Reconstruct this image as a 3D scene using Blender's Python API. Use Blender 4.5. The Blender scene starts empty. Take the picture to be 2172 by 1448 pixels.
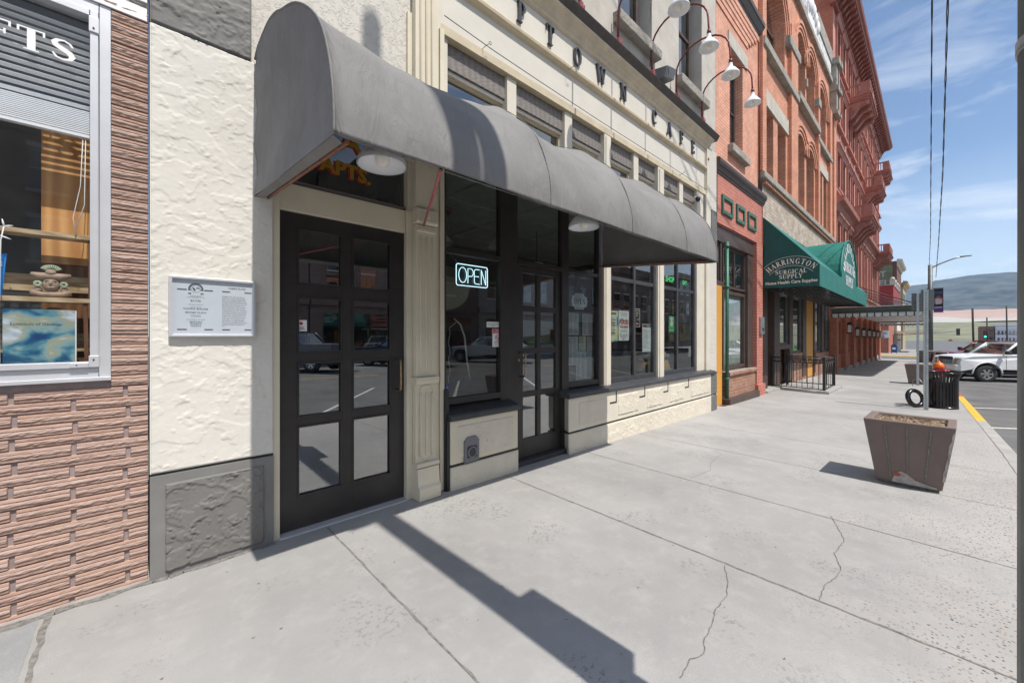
import bpy, math, random
from mathutils import Vector
R = math.radians
SC = bpy.context.scene
COL = SC.collection
rnd = random.Random(7)
# ---------------------------------------------------------------- camera
cam_d = bpy.data.cameras.new('camera'); cam = bpy.data.objects.new('camera', cam_d); COL.objects.link(cam)
cam_d.sensor_width = 36; cam_d.lens = 36*840/2172
cam_d.shift_y = -13/2172
cam_d.clip_start = .02; cam_d.clip_end = 20000
cam.location = (0, 0, 1.39); cam.rotation_euler = (R(90), 0, R(-43.22))
SC.camera = cam
SC.render.resolution_x = 1024; SC.render.resolution_y = 682
SC.view_settings.view_transform = 'Standard'
SC.view_settings.look = 'None'
SC.view_settings.exposure = 0.6
# ---------------------------------------------------------------- sky
W = bpy.data.worlds.new('World'); SC.world = W; W.use_nodes = True
nt = W.node_tree; nt.nodes.clear()
def N(t, kind, **kw):
    n = t.nodes.new(kind)
    for k, v in kw.items():
        if k.startswith('i_'):
            n.inputs[k[2:].replace('_', ' ')].default_value = v
        else:
            setattr(n, k, v)
    return n
def L(t, a, ao, b, bi): t.links.new(a.outputs[ao], b.inputs[bi])
wo = N(nt, 'ShaderNodeOutputWorld'); bg = N(nt, 'ShaderNodeBackground'); bg.inputs['Strength'].default_value = .115
sky = N(nt, 'ShaderNodeTexSky'); sky.sky_type = 'NISHITA'; sky.sun_disc = False
sky.sun_elevation = R(60); sky.sun_rotation = R(180); sky.altitude = 1700; sky.air_density = 1.0; sky.dust_density = 1.0; sky.ozone_density = 1.2
tc = N(nt, 'ShaderNodeTexCoord'); sep = N(nt, 'ShaderNodeSeparateXYZ'); L(nt, tc, 'Generated', sep, 0)
mp = N(nt, 'ShaderNodeMapping'); mp.inputs['Scale'].default_value = (1.0, 1.6, 5.5); mp.inputs['Rotation'].default_value = (R(20), 0, R(15))
L(nt, tc, 'Generated', mp, 0)
nz = N(nt, 'ShaderNodeTexNoise'); nz.inputs['Scale'].default_value = 1.9; nz.inputs['Detail'].default_value = 9; nz.inputs['Roughness'].default_value = .62; nz.inputs['Distortion'].default_value = .5
L(nt, mp, 0, nz, 'Vector')
cr = N(nt, 'ShaderNodeMapRange'); cr.inputs['From Min'].default_value = .50; cr.inputs['From Max'].default_value = .72; L(nt, nz, 'Fac', cr, 'Value')
hz = N(nt, 'ShaderNodeMapRange'); hz.inputs['From Min'].default_value = .5; hz.inputs['From Max'].default_value = .02; hz.inputs['To Min'].default_value = .42; hz.inputs['To Max'].default_value = .95; L(nt, sep, 'Z', hz, 'Value')
ml = N(nt, 'ShaderNodeMath', operation='MULTIPLY'); L(nt, cr, 0, ml, 0); L(nt, hz, 0, ml, 1)
h2 = N(nt, 'ShaderNodeMapRange'); h2.inputs['From Min'].default_value = .30; h2.inputs['From Max'].default_value = .0; h2.inputs['To Max'].default_value = .6; L(nt, sep, 'Z', h2, 'Value')
ad = N(nt, 'ShaderNodeMath', operation='ADD', use_clamp=True); L(nt, ml, 0, ad, 0); L(nt, h2, 0, ad, 1)
mx = N(nt, 'ShaderNodeMix', data_type='RGBA'); L(nt, ad, 0, mx, 0); L(nt, sky, 0, mx, 6); mx.inputs[7].default_value = (6.6, 6.9, 7.2, 1)
# added cloud out of view behind the camera, whitens and lifts the shade fill
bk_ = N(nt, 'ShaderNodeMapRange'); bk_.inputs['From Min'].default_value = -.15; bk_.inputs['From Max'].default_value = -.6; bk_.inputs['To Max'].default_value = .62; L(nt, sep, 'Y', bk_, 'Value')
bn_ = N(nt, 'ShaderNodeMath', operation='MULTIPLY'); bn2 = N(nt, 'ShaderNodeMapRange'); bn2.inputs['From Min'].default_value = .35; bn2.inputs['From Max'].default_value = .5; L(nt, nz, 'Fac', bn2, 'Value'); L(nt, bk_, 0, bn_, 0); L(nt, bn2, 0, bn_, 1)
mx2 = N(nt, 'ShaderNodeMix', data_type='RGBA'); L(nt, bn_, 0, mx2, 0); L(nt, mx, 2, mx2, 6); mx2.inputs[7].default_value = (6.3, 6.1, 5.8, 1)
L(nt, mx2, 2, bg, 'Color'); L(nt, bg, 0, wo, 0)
# ---------------------------------------------------------------- sun
sd = bpy.data.lights.new('sun', 'SUN'); sd.energy = 3.6; sd.angle = R(.53); sd.color = (1, .945, .87)
sun = bpy.data.objects.new('sun', sd); COL.objects.link(sun); sun.rotation_euler = (R(30), 0, R(1)); sun.location = (0, -10, 20)
# ---------------------------------------------------------------- helpers
def g(x): return -0.0135*max(0, min(x, 120)-1.5)
def kerb(x): return -.73+.0243*(min(max(x, -5), 46)-7.7)
class MB:
    def __init__(s): s.v = []; s.f = []; s.m = []; s.sm = []
    def face(s, pts, m=0, smooth=False):
        b = len(s.v); s.v += [tuple(p) for p in pts]; s.f.append(tuple(range(b, b+len(pts)))); s.m.append(m); s.sm.append(smooth)
    def mesh(s, vs, fs, m=0, smooth=False):
        b = len(s.v); s.v += [tuple(p) for p in vs]
        for f in fs: s.f.append(tuple(i+b for i in f)); s.m.append(m); s.sm.append(smooth)
    def box(s, x0, x1, y0, y1, z0, z1, m=0):
        if x0 > x1: x0, x1 = x1, x0
        if y0 > y1: y0, y1 = y1, y0
        if z0 > z1: z0, z1 = z1, z0
        v = [(x0,y0,z0),(x1,y0,z0),(x1,y1,z0),(x0,y1,z0),(x0,y0,z1),(x1,y0,z1),(x1,y1,z1),(x0,y1,z1)]
        s.mesh(v, [(0,3,2,1),(4,5,6,7),(0,1,5,4),(1,2,6,5),(2,3,7,6),(3,0,4,7)], m)
        return s
    def hexa(s, v, m=0):   # 8 corners bottom then top, both counter-clockwise from above
        s.mesh(v, [(0,3,2,1),(4,5,6,7),(0,1,5,4),(1,2,6,5),(2,3,7,6),(3,0,4,7)], m); return s
    def rail(s, x0, x1, prof, m=0, caps=True, smooth=False):   # profile of (y,z) swept along x
        n = len(prof); v = [(x0, y, z) for y, z in prof]+[(x1, y, z) for y, z in prof]
        s.mesh(v, [(i, (i+1) % n, n+(i+1) % n, n+i) for i in range(n)], m, smooth)
        if caps: s.face([(x0, y, z) for y, z in prof][::-1], m); s.face([(x1, y, z) for y, z in prof], m)
        return s
    def prism(s, poly, y0, y1, m=0):    # poly of (x,z) pushed from y0 to y1
        n = len(poly); v = [(x, y0, z) for x, z in poly]+[(x, y1, z) for x, z in poly]
        s.mesh(v, [tuple(range(n)), tuple(range(2*n-1, n-1, -1))]+[(i, n+i, n+(i+1) % n, (i+1) % n) for i in range(n)], m); return s
    def prismz(s, poly, z0, z1, m=0):
        n = len(poly); v = [(x, y, z0) for x, y in poly]+[(x, y, z1) for x, y in poly]
        s.mesh(v, [tuple(range(n))[::-1], tuple(range(n, 2*n))]+[(i, (i+1) % n, n+(i+1) % n, n+i) for i in range(n)], m); return s
    def prismx(s, poly, x0, x1, m=0):   # poly of (y,z)
        return s.rail(x0, x1, poly, m)
    def tube(s, pts, r, n=8, m=0, caps=True):
        pts = [Vector(p) for p in pts]; rs = r if isinstance(r, (list, tuple)) else [r]*len(pts)
        vs = []; up = None
        for i, p in enumerate(pts):
            d = (pts[min(i+1, len(pts)-1)]-pts[max(i-1, 0)]).normalized()
            if up is None:
                up = Vector((0,0,1)) if abs(d.z) < .9 else Vector((1,0,0))
            a = d.cross(up).normalized(); b = a.cross(d).normalized(); up = b
            for k in range(n):
                t = 2*math.pi*k/n; vs.append(p+(a*math.cos(t)+b*math.sin(t))*rs[i])
        fs = [(i*n+k, i*n+(k+1) % n, (i+1)*n+(k+1) % n, (i+1)*n+k) for i in range(len(pts)-1) for k in range(n)]
        s.mesh(vs, fs, m, True)
        if caps: s.face(vs[:n][::-1], m); s.face(vs[-n:], m)
        return s
    def lathe(s, prof, c=(0,0,0), n=24, m=0, axis='z', smooth=True):  # prof of (r,h)
        vs = []
        for r, h in prof:
            for k in range(n):
                t = 2*math.pi*k/n; a, b = r*math.cos(t), r*math.sin(t)
                p = (a, b, h) if axis == 'z' else ((a, h, b) if axis == 'y' else (h, a, b))
                vs.append((c[0]+p[0], c[1]+p[1], c[2]+p[2]))
        fs = [(i*n+k, i*n+(k+1) % n, (i+1)*n+(k+1) % n, (i+1)*n+k) for i in range(len(prof)-1) for k in range(n)]
        s.mesh(vs, fs, m, smooth); return s
    def ball(s, c, r, n=12, m=0):
        rx, ry, rz = r if isinstance(r, (list, tuple)) else (r, r, r)
        vs = []
        for i in range(n//2+1):
            ph = math.pi*i/(n//2)
            for k in range(n):
                t = 2*math.pi*k/n; vs.append((c[0]+rx*math.sin(ph)*math.cos(t), c[1]+ry*math.sin(ph)*math.sin(t), c[2]+rz*math.cos(ph)))
        s.mesh(vs, [(i*n+k, i*n+(k+1) % n, (i+1)*n+(k+1) % n, (i+1)*n+k) for i in range(n//2) for k in range(n)], m, True); return s
    def build(s, name, mats, parent=None, bevel=0, label=None, rec=True):
        me = bpy.data.meshes.new(name)
        off = Vector((0,0,0)); p = parent
        while p is not None: off += Vector(p.location); p = p.parent
        me.from_pydata([tuple(Vector(v)-off) for v in s.v], [], s.f)
        if not isinstance(mats, (list, tuple)): mats = [mats]
        for m in mats: me.materials.append(m)
        for p, mi, sm in zip(me.polygons, s.m, s.sm): p.material_index = mi; p.use_smooth = sm
        me.update()
        o = bpy.data.objects.new(name, me); COL.objects.link(o)
        if rec:
            import bmesh
            bm = bmesh.new(); bm.from_mesh(me); bmesh.ops.remove_doubles(bm, verts=bm.verts, dist=1e-5)
            bmesh.ops.recalc_face_normals(bm, faces=bm.faces); bm.to_mesh(me); bm.free()
        if parent: o.parent = parent
        if bevel:
            b = o.modifiers.new('bevel', 'BEVEL'); b.width = bevel; b.segments = 2; b.limit_method = 'ANGLE'
        if label: o['label'] = label
        return o
def tag(o, label, cat, group=None, kind=None):
    if label: o['label'] = label
    if cat: o['category'] = cat
    if group: o['group'] = group
    if kind: o['kind'] = kind
    return o
def thing(name, label, cat, loc, group=None):
    o = bpy.data.objects.new(name, None); COL.objects.link(o); o.location = loc; o.empty_display_size = .1
    return tag(o, label, cat, group)
def struct(o): o['kind'] = 'structure'; return o
def copy_tree(o, parent=None):
    c = o.copy(); COL.objects.link(c); c.parent = parent
    for ch in list(o.children): copy_tree(ch, c)
    return c
# ---------------------------------------------------------------- materials
def newmat(name):
    m = bpy.data.materials.new(name); m.use_nodes = True; t = m.node_tree; t.nodes.clear()
    o = N(t, 'ShaderNodeOutputMaterial'); b = N(t, 'ShaderNodeBsdfPrincipled'); L(t, b, 0, o, 0)
    return m, t, b
def coords(t, scale=(1,1,1)):
    c = N(t, 'ShaderNodeTexCoord'); mp = N(t, 'ShaderNodeMapping'); mp.inputs['Scale'].default_value = scale; L(t, c, 'Object', mp, 0); return mp
def noise(t, vec, scale, detail=4, rough=.55, dist=0):
    n = N(t, 'ShaderNodeTexNoise'); n.inputs['Scale'].default_value = scale; n.inputs['Detail'].default_value = detail
    n.inputs['Roughness'].default_value = rough; n.inputs['Distortion'].default_value = dist; L(t, vec, 0, n, 'Vector'); return n
def rng(t, a, ao, f0, f1, t0=0, t1=1):
    n = N(t, 'ShaderNodeMapRange'); n.inputs['From Min'].default_value = f0; n.inputs['From Max'].default_value = f1
    n.inputs['To Min'].default_value = t0; n.inputs['To Max'].default_value = t1; L(t, a, ao, n, 'Value'); return n
def mixc(t, f, c1, c2, fo=0):
    n = N(t, 'ShaderNodeMix', data_type='RGBA')
    if isinstance(f, float): n.inputs[0].default_value = f
    else: L(t, f, fo, n, 0)
    for i, c in ((6, c1), (7, c2)):
        if isinstance(c, (tuple, list)): n.inputs[i].default_value = (*c[:3], 1)
        else: L(t, c[0] if isinstance(c, list) else c, 2 if c.bl_idname == 'ShaderNodeMix' else 0, n, i)
    return n
def math_(t, op, a, ao, b=None, bo=0, v=None):
    n = N(t, 'ShaderNodeMath', operation=op); L(t, a, ao, n, 0)
    if b is not None: L(t, b, bo, n, 1)
    elif v is not None: n.inputs[1].default_value = v
    return n
def bump(t, b, h, ho=0, strength=.5, dist=.01, prev=None):
    n = N(t, 'ShaderNodeBump'); n.inputs['Strength'].default_value = strength; n.inputs['Distance'].default_value = dist
    L(t, h, ho, n, 'Height')
    if prev: L(t, prev, 0, n, 'Normal')
    L(t, n, 0, b, 'Normal'); return n
def dk(c, k): return tuple(x*k for x in c)
def paint(name, col, rough=.5, metal=0, var=.12, vs=6, bs=60, bst=.15, bd=.002, wear=None, spec=.5):
    m, t, b = newmat(name); v = coords(t)
    n = noise(t, v, vs, 6, .6); f = rng(t, n, 'Fac', .3, .7)
    c = mixc(t, f, dk(col, 1-var), dk(col, 1+var))
    if wear:
        n2 = noise(t, v, wear[1], 8, .7); f2 = rng(t, n2, 'Fac', wear[2], wear[2]+.03); c = mixc(t, f2, c, wear[0])
    L(t, c, 2, b, 'Base Color'); b.inputs['Roughness'].default_value = rough; b.inputs['Metallic'].default_value = metal
    b.inputs['Specular IOR Level'].default_value = spec
    n3 = noise(t, v, bs, 3); bump(t, b, n3, 'Fac', bst, bd)
    return m
def stucco(name, col, scale=1.0, strength=1.0, dirt=.15):
    m, t, b = newmat(name); v = coords(t)
    n1 = noise(t, v, 5.5*scale, 8, .68, .25); r1 = rng(t, n1, 'Fac', .50, .56)
    n2 = noise(t, v, 15*scale, 5, .7, .5); r2 = rng(t, n2, 'Fac', .54, .62)
    n3 = noise(t, v, 120*scale, 3, .6)
    n0 = noise(t, v, 2.2*scale, 2); r0 = rng(t, n0, 'Fac', .45, .65)
    a = math_(t, 'MULTIPLY', r2, 0, r0, 0); s = math_(t, 'ADD', r1, 0, a, 0)
    s2 = math_(t, 'MULTIPLY', n3, 'Fac', v=.22); s3 = math_(t, 'ADD', s, 0, s2, 0)
    e = math_(t, 'SUBTRACT', n1, 'Fac', v=.5); e = math_(t, 'ABSOLUTE', e, 0); e = rng(t, e, 0, 0, .01, .02, 0)
    d = noise(t, v, 3, 5); d = rng(t, d, 'Fac', .3, .75, 0, dirt)
    sm = math_(t, 'ADD', e, 0, d, 0)
    c = mixc(t, sm, col, dk(col, .35)); L(t, c, 2, b, 'Base Color'); b.inputs['Roughness'].default_value = .75
    bump(t, b, s3, 0, strength, .0065)
    return m
def brick(name, c1, c2, cm, bw=.22, rh=.075, ms=.010, uv='xy', bst=.6, var=.25, off=.5):
    m, t, b = newmat(name); c = N(t, 'ShaderNodeTexCoord'); sp = N(t, 'ShaderNodeSeparateXYZ'); L(t, c, 'Object', sp, 0)
    u = math_(t, 'ADD', sp, 'X', sp, 'Y'); cb = N(t, 'ShaderNodeCombineXYZ'); L(t, u, 0, cb, 0); L(t, sp, 'Z', cb, 1)
    k = N(t, 'ShaderNodeTexBrick'); k.offset = off; L(t, cb, 0, k, 'Vector')
    k.inputs['Color1'].default_value = (*c1, 1); k.inputs['Color2'].default_value = (*c2, 1); k.inputs['Mortar'].default_value = (*cm, 1)
    k.inputs['Scale'].default_value = 1; k.inputs['Mortar Size'].default_value = ms; k.inputs['Mortar Smooth'].default_value = .2
    k.inputs['Brick Width'].default_value = bw; k.inputs['Row Height'].default_value = rh; k.inputs['Bias'].default_value = 0
    n = noise(t, cb, 2.5, 7, .65); f = rng(t, n, 'Fac', .3, .7, 0, 1)
    hs = N(t, 'ShaderNodeMix', data_type='RGBA', blend_type='MULTIPLY'); hs.inputs[0].default_value = 1
    g1 = mixc(t, f, (1-var,)*3, (1+var*.5,)*3); L(t, k, 'Color', hs, 6); L(t, g1, 2, hs, 7)
    L(t, hs, 2, b, 'Base Color'); b.inputs['Roughness'].default_value = .8
    inv = math_(t, 'MULTIPLY', k, 'Fac', v=-1); n2 = noise(t, cb, 40, 4); h = math_(t, 'MULTIPLY', n2, 'Fac', v=.5); h = math_(t, 'ADD', h, 0, inv, 0)
    bump(t, b, h, 0, bst, .008)
    return m
def glass(name, tint=(.55,.6,.6), refl=.12, dirt=.05, ior=1.55):
    m = bpy.data.materials.new(name); m.use_nodes = True; t = m.node_tree; t.nodes.clear(); o = N(t, 'ShaderNodeOutputMaterial')
    tr = N(t, 'ShaderNodeBsdfTransparent'); tr.inputs[0].default_value = (*tint, 1)
    gl = N(t, 'ShaderNodeBsdfGlossy'); gl.inputs['Roughness'].default_value = .0; gl.inputs[0].default_value = (.95, .98, 1, 1)
    df = N(t, 'ShaderNodeBsdfDiffuse'); df.inputs[0].default_value = (.5, .5, .48, 1)
    fr = N(t, 'ShaderNodeLayerWeight'); fr.inputs['Blend'].default_value = .5; p4 = math_(t, 'POWER', fr, 'Facing', v=3.5)
    f = math_(t, 'MULTIPLY_ADD', p4, 0, v=.9); f.inputs[2].default_value = refl; f.use_clamp = True
    mx = N(t, 'ShaderNodeMixShader'); L(t, f, 0, mx, 0); L(t, tr, 0, mx, 1); L(t, gl, 0, mx, 2)
    v = coords(t); n = noise(t, v, 5, 6, .7); f2 = rng(t, n, 'Fac', .45, .8, 0, dirt)
    m2 = N(t, 'ShaderNodeMixShader'); L(t, f2, 0, m2, 0); L(t, mx, 0, m2, 1); L(t, df, 0, m2, 2); L(t, m2, 0, o, 0)
    return m
def emit(name, col, s):
    m = bpy.data.materials.new(name); m.use_nodes = True; t = m.node_tree; t.nodes.clear(); o = N(t, 'ShaderNodeOutputMaterial')
    e = N(t, 'ShaderNodeEmission'); e.inputs[0].default_value = (*col, 1); e.inputs[1].default_value = s; L(t, e, 0, o, 0); return m
def wood(name, c1, c2, sc=(3, 3, 40), knots=True):
    m, t, b = newmat(name); v = coords(t, sc); n = noise(t, v, 1.5, 6, .6, 1.5); w = N(t, 'ShaderNodeTexWave'); w.inputs['Scale'].default_value = 2.0
    w.inputs['Distortion'].default_value = 7; w.inputs['Detail'].default_value = 4; L(t, v, 0, w, 'Vector')
    f = math_(t, 'MULTIPLY', n, 'Fac', w, 'Fac'); f = rng(t, f, 0, .05, .55); c = mixc(t, f, c1, c2); L(t, c, 2, b, 'Base Color')
    b.inputs['Roughness'].default_value = .6; bump(t, b, f, 0, .2, .002); return m

CREAM = (.66, .625, .55)
M = {}
M['stucco'] = stucco('cream_stucco', CREAM, 1.5, 1.0, .1)
M['stucco_fine'] = stucco('cream_render', (.62, .59, .53), 3.0, .5, .1)
M['stucco_knee'] = stucco('cream_trowelled_panel', (.64, .595, .50), 2.4, 1.0, .12)
M['stucco_dark'] = stucco('charcoal_stucco', (.165, .16, .155), 1.7, 1.0, .3)
M['stucco_grey'] = stucco('grey_quoin', (.19, .19, .19), 5, 1.0, .3)
M['render_upper'] = paint('pebbled_render', (.50, .47, .42), .9, var=.15, vs=3, bs=90, bst=.8, bd=.006, wear=((.25,.23,.2), 30, .68))
M['cream'] = paint('cream_paint', (.64, .595, .50), .5, var=.07, vs=4, bs=50, bst=.15, wear=((.36, .27, .18), 9, .74))
M['cream_s'] = paint('cream_trim', (.66, .60, .47), .5, var=.06, vs=4, bs=60, bst=.1, wear=((.33, .28, .2), 14, .76))
M['white_sign'] = paint('sign_fascia_paint', (.63, .60, .53), .55, var=.05, vs=3, bs=30, bst=.12, wear=((.5, .47, .4), 20, .72))
M['tan_mould'] = paint('tan_moulding', (.56, .48, .34), .5, var=.12, vs=7, bs=40, bst=.2)
M['brown_gutter'] = paint('brown_gutter', (.09, .075, .062), .5, var=.2, vs=10)
M['black'] = paint('dark_bronze_paint', (.030, .026, .025), .42, var=.25, vs=5, bs=25, bst=.12, wear=((.12,.11,.1), 90, .76))
M['black_line'] = paint('black_groove', (.022, .022, .024), .5)
M['sill'] = paint('charcoal_sill', (.045, .047, .052), .45, var=.25, vs=8, bs=40, bst=.3)
M['steel'] = paint('galvanised_steel', (.42, .45, .46), .42, .85, var=.2, vs=12, bst=.1)
M['steel_dull'] = paint('weathered_pole', (.15, .165, .165), .55, .3, var=.2, vs=6, bst=.2)
M['alu'] = paint('aluminium_frame', (.58, .59, .62), .42, .35, var=.08, vs=3, bs=20, bst=.05)
M['canvas_grey'] = None
M['grey_board'] = wood('grey_brown_board', (.17, .15, .14), (.24, .22, .20), (2, 2, 30))
M['letter'] = paint('dark_letter_metal', (.09, .09, .095), .35, .5, var=.3, vs=30)
M['maroon'] = paint('maroon_pipe', (.17, .035, .03), .45, .2, var=.2, vs=20)
M['maroon_l'] = paint('maroon_bracket', (.42, .12, .12), .5, var=.2, vs=20)
M['enamel'] = paint('white_enamel', (.86, .87, .90), .22, var=.03, vs=5, bst=0)
M['bulb'] = paint('frosted_bulb', (.85, .82, .74), .3)
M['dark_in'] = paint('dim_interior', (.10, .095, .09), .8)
M['ceil'] = paint('ceiling_tile', (.50, .53, .45), .9)
M['glass'] = glass('window_glass', (.66, .70, .69), .13, .06)
M['glass_door'] = glass('door_glass', (.45, .55, .56), .34, .03)
M['glass_clear'] = glass('display_glass', (.93, .95, .95), .05, .03)
M['glass_sky'] = glass('transom_glass', (.12, .2, .3), .22, .06)
M['glass_dark'] = glass('dark_pane', (.1, .11, .12), .16, .08)
M['white'] = paint('white_paint', (.80, .80, .80), .5, var=.04)
M['paper'] = paint('paper', (.78, .80, .80), .7, var=.03, bst=.05)
M['ink'] = paint('ink', (.05, .05, .06), .6, var=.1)
M['orange'] = paint('ochre_paint', (.62, .30, .055), .5, var=.06, vs=2)
M['green_trim'] = paint('green_trim', (.035, .13, .08), .45, var=.25, vs=12)
M['brown'] = paint('brown_paint', (.075, .05, .042), .5, var=.2, vs=5)
M['pinkbrick'] = brick('painted_salmon_brick', (.50, .19, .145), (.56, .225, .17), (.42, .15, .11), .24, .075, .008, bst=.7, var=.2)
M['brickA'] = brick('orange_red_brick', (.66, .30, .19), (.74, .35, .22), (.44, .22, .15), .22, .072, .009, bst=.6, var=.25)
M['brickB'] = brick('salmon_brick', (.72, .35, .24), (.78, .40, .28), (.50, .27, .19), .22, .072, .009, bst=.6, var=.25)
M['brickP'] = brick('pale_weathered_brick', (.48, .36, .28), (.64, .55, .46), (.40, .36, .31), .26, .085, .012, bst=.9, var=.35)
M['brickR'] = brick('deep_red_brick', (.40, .15, .09), (.46, .18, .11), (.32, .12, .08), .3, .09, .006, bst=.4, var=.2)
M['brick_far'] = brick('brown_brick_opposite', (.25, .17, .135), (.30, .21, .165), (.22, .18, .16), .24, .08, .01, bst=.3)
M['redwall'] = paint('red_painted_wall', (.50, .24, .19), .7, var=.18, vs=1.5, bs=20, bst=.3, bd=.006)
M['redtrim'] = paint('dark_red_trim', (.28, .10, .075), .6, var=.2, vs=3)
M['redtrim_l'] = paint('red_stone_trim', (.42, .18, .14), .65, var=.18, vs=3)
M['stone'] = paint('grey_sandstone', (.33, .31, .27), .85, var=.25, vs=5, bs=18, bst=.9, bd=.02)
M['stone_l'] = paint('pale_sandstone', (.50, .47, .41), .8, var=.15, vs=5, bs=30, bst=.6, bd=.01)
M['curtain'] = paint('white_curtain', (.62, .66, .62), .9, var=.15, vs=8)
M['kneebrick'] = brick('brown_brick', (.36, .13, .07), (.44, .22, .13), (.33, .26, .22), .22, .075, .013, bst=1, var=.3)
# ---------------------------------------------------------------- more materials
def canvas(name, col, rough=.8):
    m, t, b = newmat(name); v = coords(t)
    n = noise(t, v, 2.2, 8, .65); f = rng(t, n, 'Fac', .3, .7); c0 = mixc(t, f, dk(col, .80), dk(col, 1.16))
    v2 = coords(t, (500, 500, 160)); n2 = noise(t, v2, 1, 2); f2 = rng(t, n2, 'Fac', .3, .7, 0, .22); c = mixc(t, f2, c0, dk(col, .75))
    L(t, c, 2, b, 'Base Color'); b.inputs['Roughness'].default_value = rough
    v3 = coords(t, (2.6, 1, .7)); n3 = noise(t, v3, 4, 5, .6, 1.2); p = bump(t, b, n3, 'Fac', .6, .03); bump(t, b, n2, 'Fac', .1, .002, p)
    return m
M['canvas_grey'] = canvas('grey_canvas', (.205, .20, .197))
M['canvas_teal'] = canvas('green_vinyl', (.010, .17, .14), .5)
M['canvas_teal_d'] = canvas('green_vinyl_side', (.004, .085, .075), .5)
def concrete(name, col, pebble=True):
    m, t, b = newmat(name); v = coords(t)
    n1 = noise(t, v, .8, 6, .6); n2 = noise(t, v, 260, 2, .7); n3 = noise(t, v, 3.2, 8, .7, .4)
    c = mixc(t, rng(t, n1, 'Fac', .35, .65), dk(col, .80), dk(col, 1.13))
    c = mixc(t, rng(t, n2, 'Fac', .35, .7, 0, .6), c, dk(col, .62))
    c = mixc(t, rng(t, n3, 'Fac', .57, .74, 0, .32), c, (.36, .30, .25))
    n4 = noise(t, v, 1.7, 3, .5); n5 = noise(t, v, 38, 3, .6)      # dark splash spots gathered in patches
    a = rng(t, n4, 'Fac', .55, .62); d = rng(t, n5, 'Fac', .55, .60, 0, .6); ad = math_(t, 'MULTIPLY', a, 0, d, 0)
    c = mixc(t, ad, c, (.19, .19, .175))
    sp0 = N(t, 'ShaderNodeSeparateXYZ'); L(t, v, 0, sp0, 0); fl_ = math_(t, 'MULTIPLY_ADD', sp0, 'X', v=.752); fl_.inputs[2].default_value = .248; fl_ = math_(t, 'FLOOR', fl_, 0); wn_ = N(t, 'ShaderNodeTexWhiteNoise', noise_dimensions='1D'); L(t, fl_, 0, wn_, 'W')
    c = mixc(t, rng(t, wn_, 'Value', 0, 1, 0, .22), c, dk(col, .72))
    n7 = noise(t, v, 6, 9, .75); c = mixc(t, rng(t, n7, 'Fac', .5, .7, 0, .3), c, dk(col, 1.25))
    h = n2
    if pebble:
        vo = N(t, 'ShaderNodeTexVoronoi'); vo.inputs['Scale'].default_value = 62; vo.inputs['Randomness'].default_value = 1; L(t, v, 0, vo, 'Vector')
        sp = N(t, 'ShaderNodeSeparateXYZ'); L(t, v, 0, sp, 0)
        yy = rng(t, sp, 'Y', 1.1, -.4); n6 = noise(t, v, 1.3, 5, .6); mm = math_(t, 'MULTIPLY', yy, 0, v=.42); mm = math_(t, 'ADD', mm, 0, n6, 'Fac')
        xx = rng(t, sp, 'X', 13, 7, 0, 1); mm = rng(t, mm, 0, .70, .88); mm = math_(t, 'MULTIPLY', mm, 0, xx, 0)
        st = rng(t, vo, 'Distance', .38, .32); sc = N(t, 'ShaderNodeSeparateColor'); L(t, vo, 'Color', sc, 0)
        pick = rng(t, sc, 0, .30, .36); st = math_(t, 'MULTIPLY', st, 0, pick, 0)
        st = math_(t, 'MULTIPLY', st, 0, mm, 0)
        pc = mixc(t, sc, (.06, .07, .09), (.42, .33, .26), 1); c = mixc(t, math_(t, 'MULTIPLY', mm, 0, v=.35), c, (.46, .44, .41)); c = mixc(t, st, c, pc)
    L(t, c, 2, b, 'Base Color'); b.inputs['Roughness'].default_value = .85
    p = bump(t, b, n2, 'Fac', .6, .003); bump(t, b, n3, 'Fac', .5, .008, p)
    return m
M['conc'] = concrete('sidewalk_concrete', (.385, .378, .368))
M['conc2'] = concrete('old_concrete', (.33, .34, .345), False)
M['kerbc'] = paint('kerb_concrete', (.36, .35, .33), .85, var=.15, vs=5, bs=120, bst=.4)
M['joint'] = paint('joint_grit', (.20, .19, .175), .95, var=.4, vs=40, bs=100, bst=.8)
M['crack'] = paint('crack_dirt', (.17, .165, .155), .95, var=.4, vs=40)
M['kerb_y'] = paint('yellow_kerb_paint', (.70, .42, .04), .7, var=.12, vs=8, wear=((.4,.36,.3), 14, .66))
M['kerb_r'] = paint('red_kerb_paint', (.45, .07, .07), .7, var=.2, vs=8, wear=((.4,.36,.3), 14, .66))
M['asphalt'] = paint('asphalt', (.135, .135, .135), .9, var=.3, vs=1.2, bs=160, bst=.9, bd=.006, wear=((.21,.2,.19), 60, .6))
M['roadline'] = paint('road_marking', (.62, .62, .60), .8, var=.15, vs=10, wear=((.15,.15,.15), 18, .6))
M['planter'] = paint('brown_planter_paint', (.185, .14, .122), .75, var=.1, vs=4, bs=50, bst=.35, bd=.004, wear=((.4, .37, .34), 26, .74))
M['planter_chip'] = paint('chipped_concrete', (.42, .38, .34), .9, var=.35, vs=14, bs=40, bst=.8, bd=.01)
M['mulch'] = paint('dry_mulch', (.22, .145, .09), .95, var=.6, vs=45, bs=90, bst=1, bd=.01)
M['straw'] = paint('straw', (.40, .29, .18), .9, var=.3)
M['black_gloss'] = paint('black_enamel', (.012, .012, .014), .22, var=.2)
M['iron'] = paint('wrought_iron', (.02, .02, .022), .45, var=.2)
M['splitbrick'] = None
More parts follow.
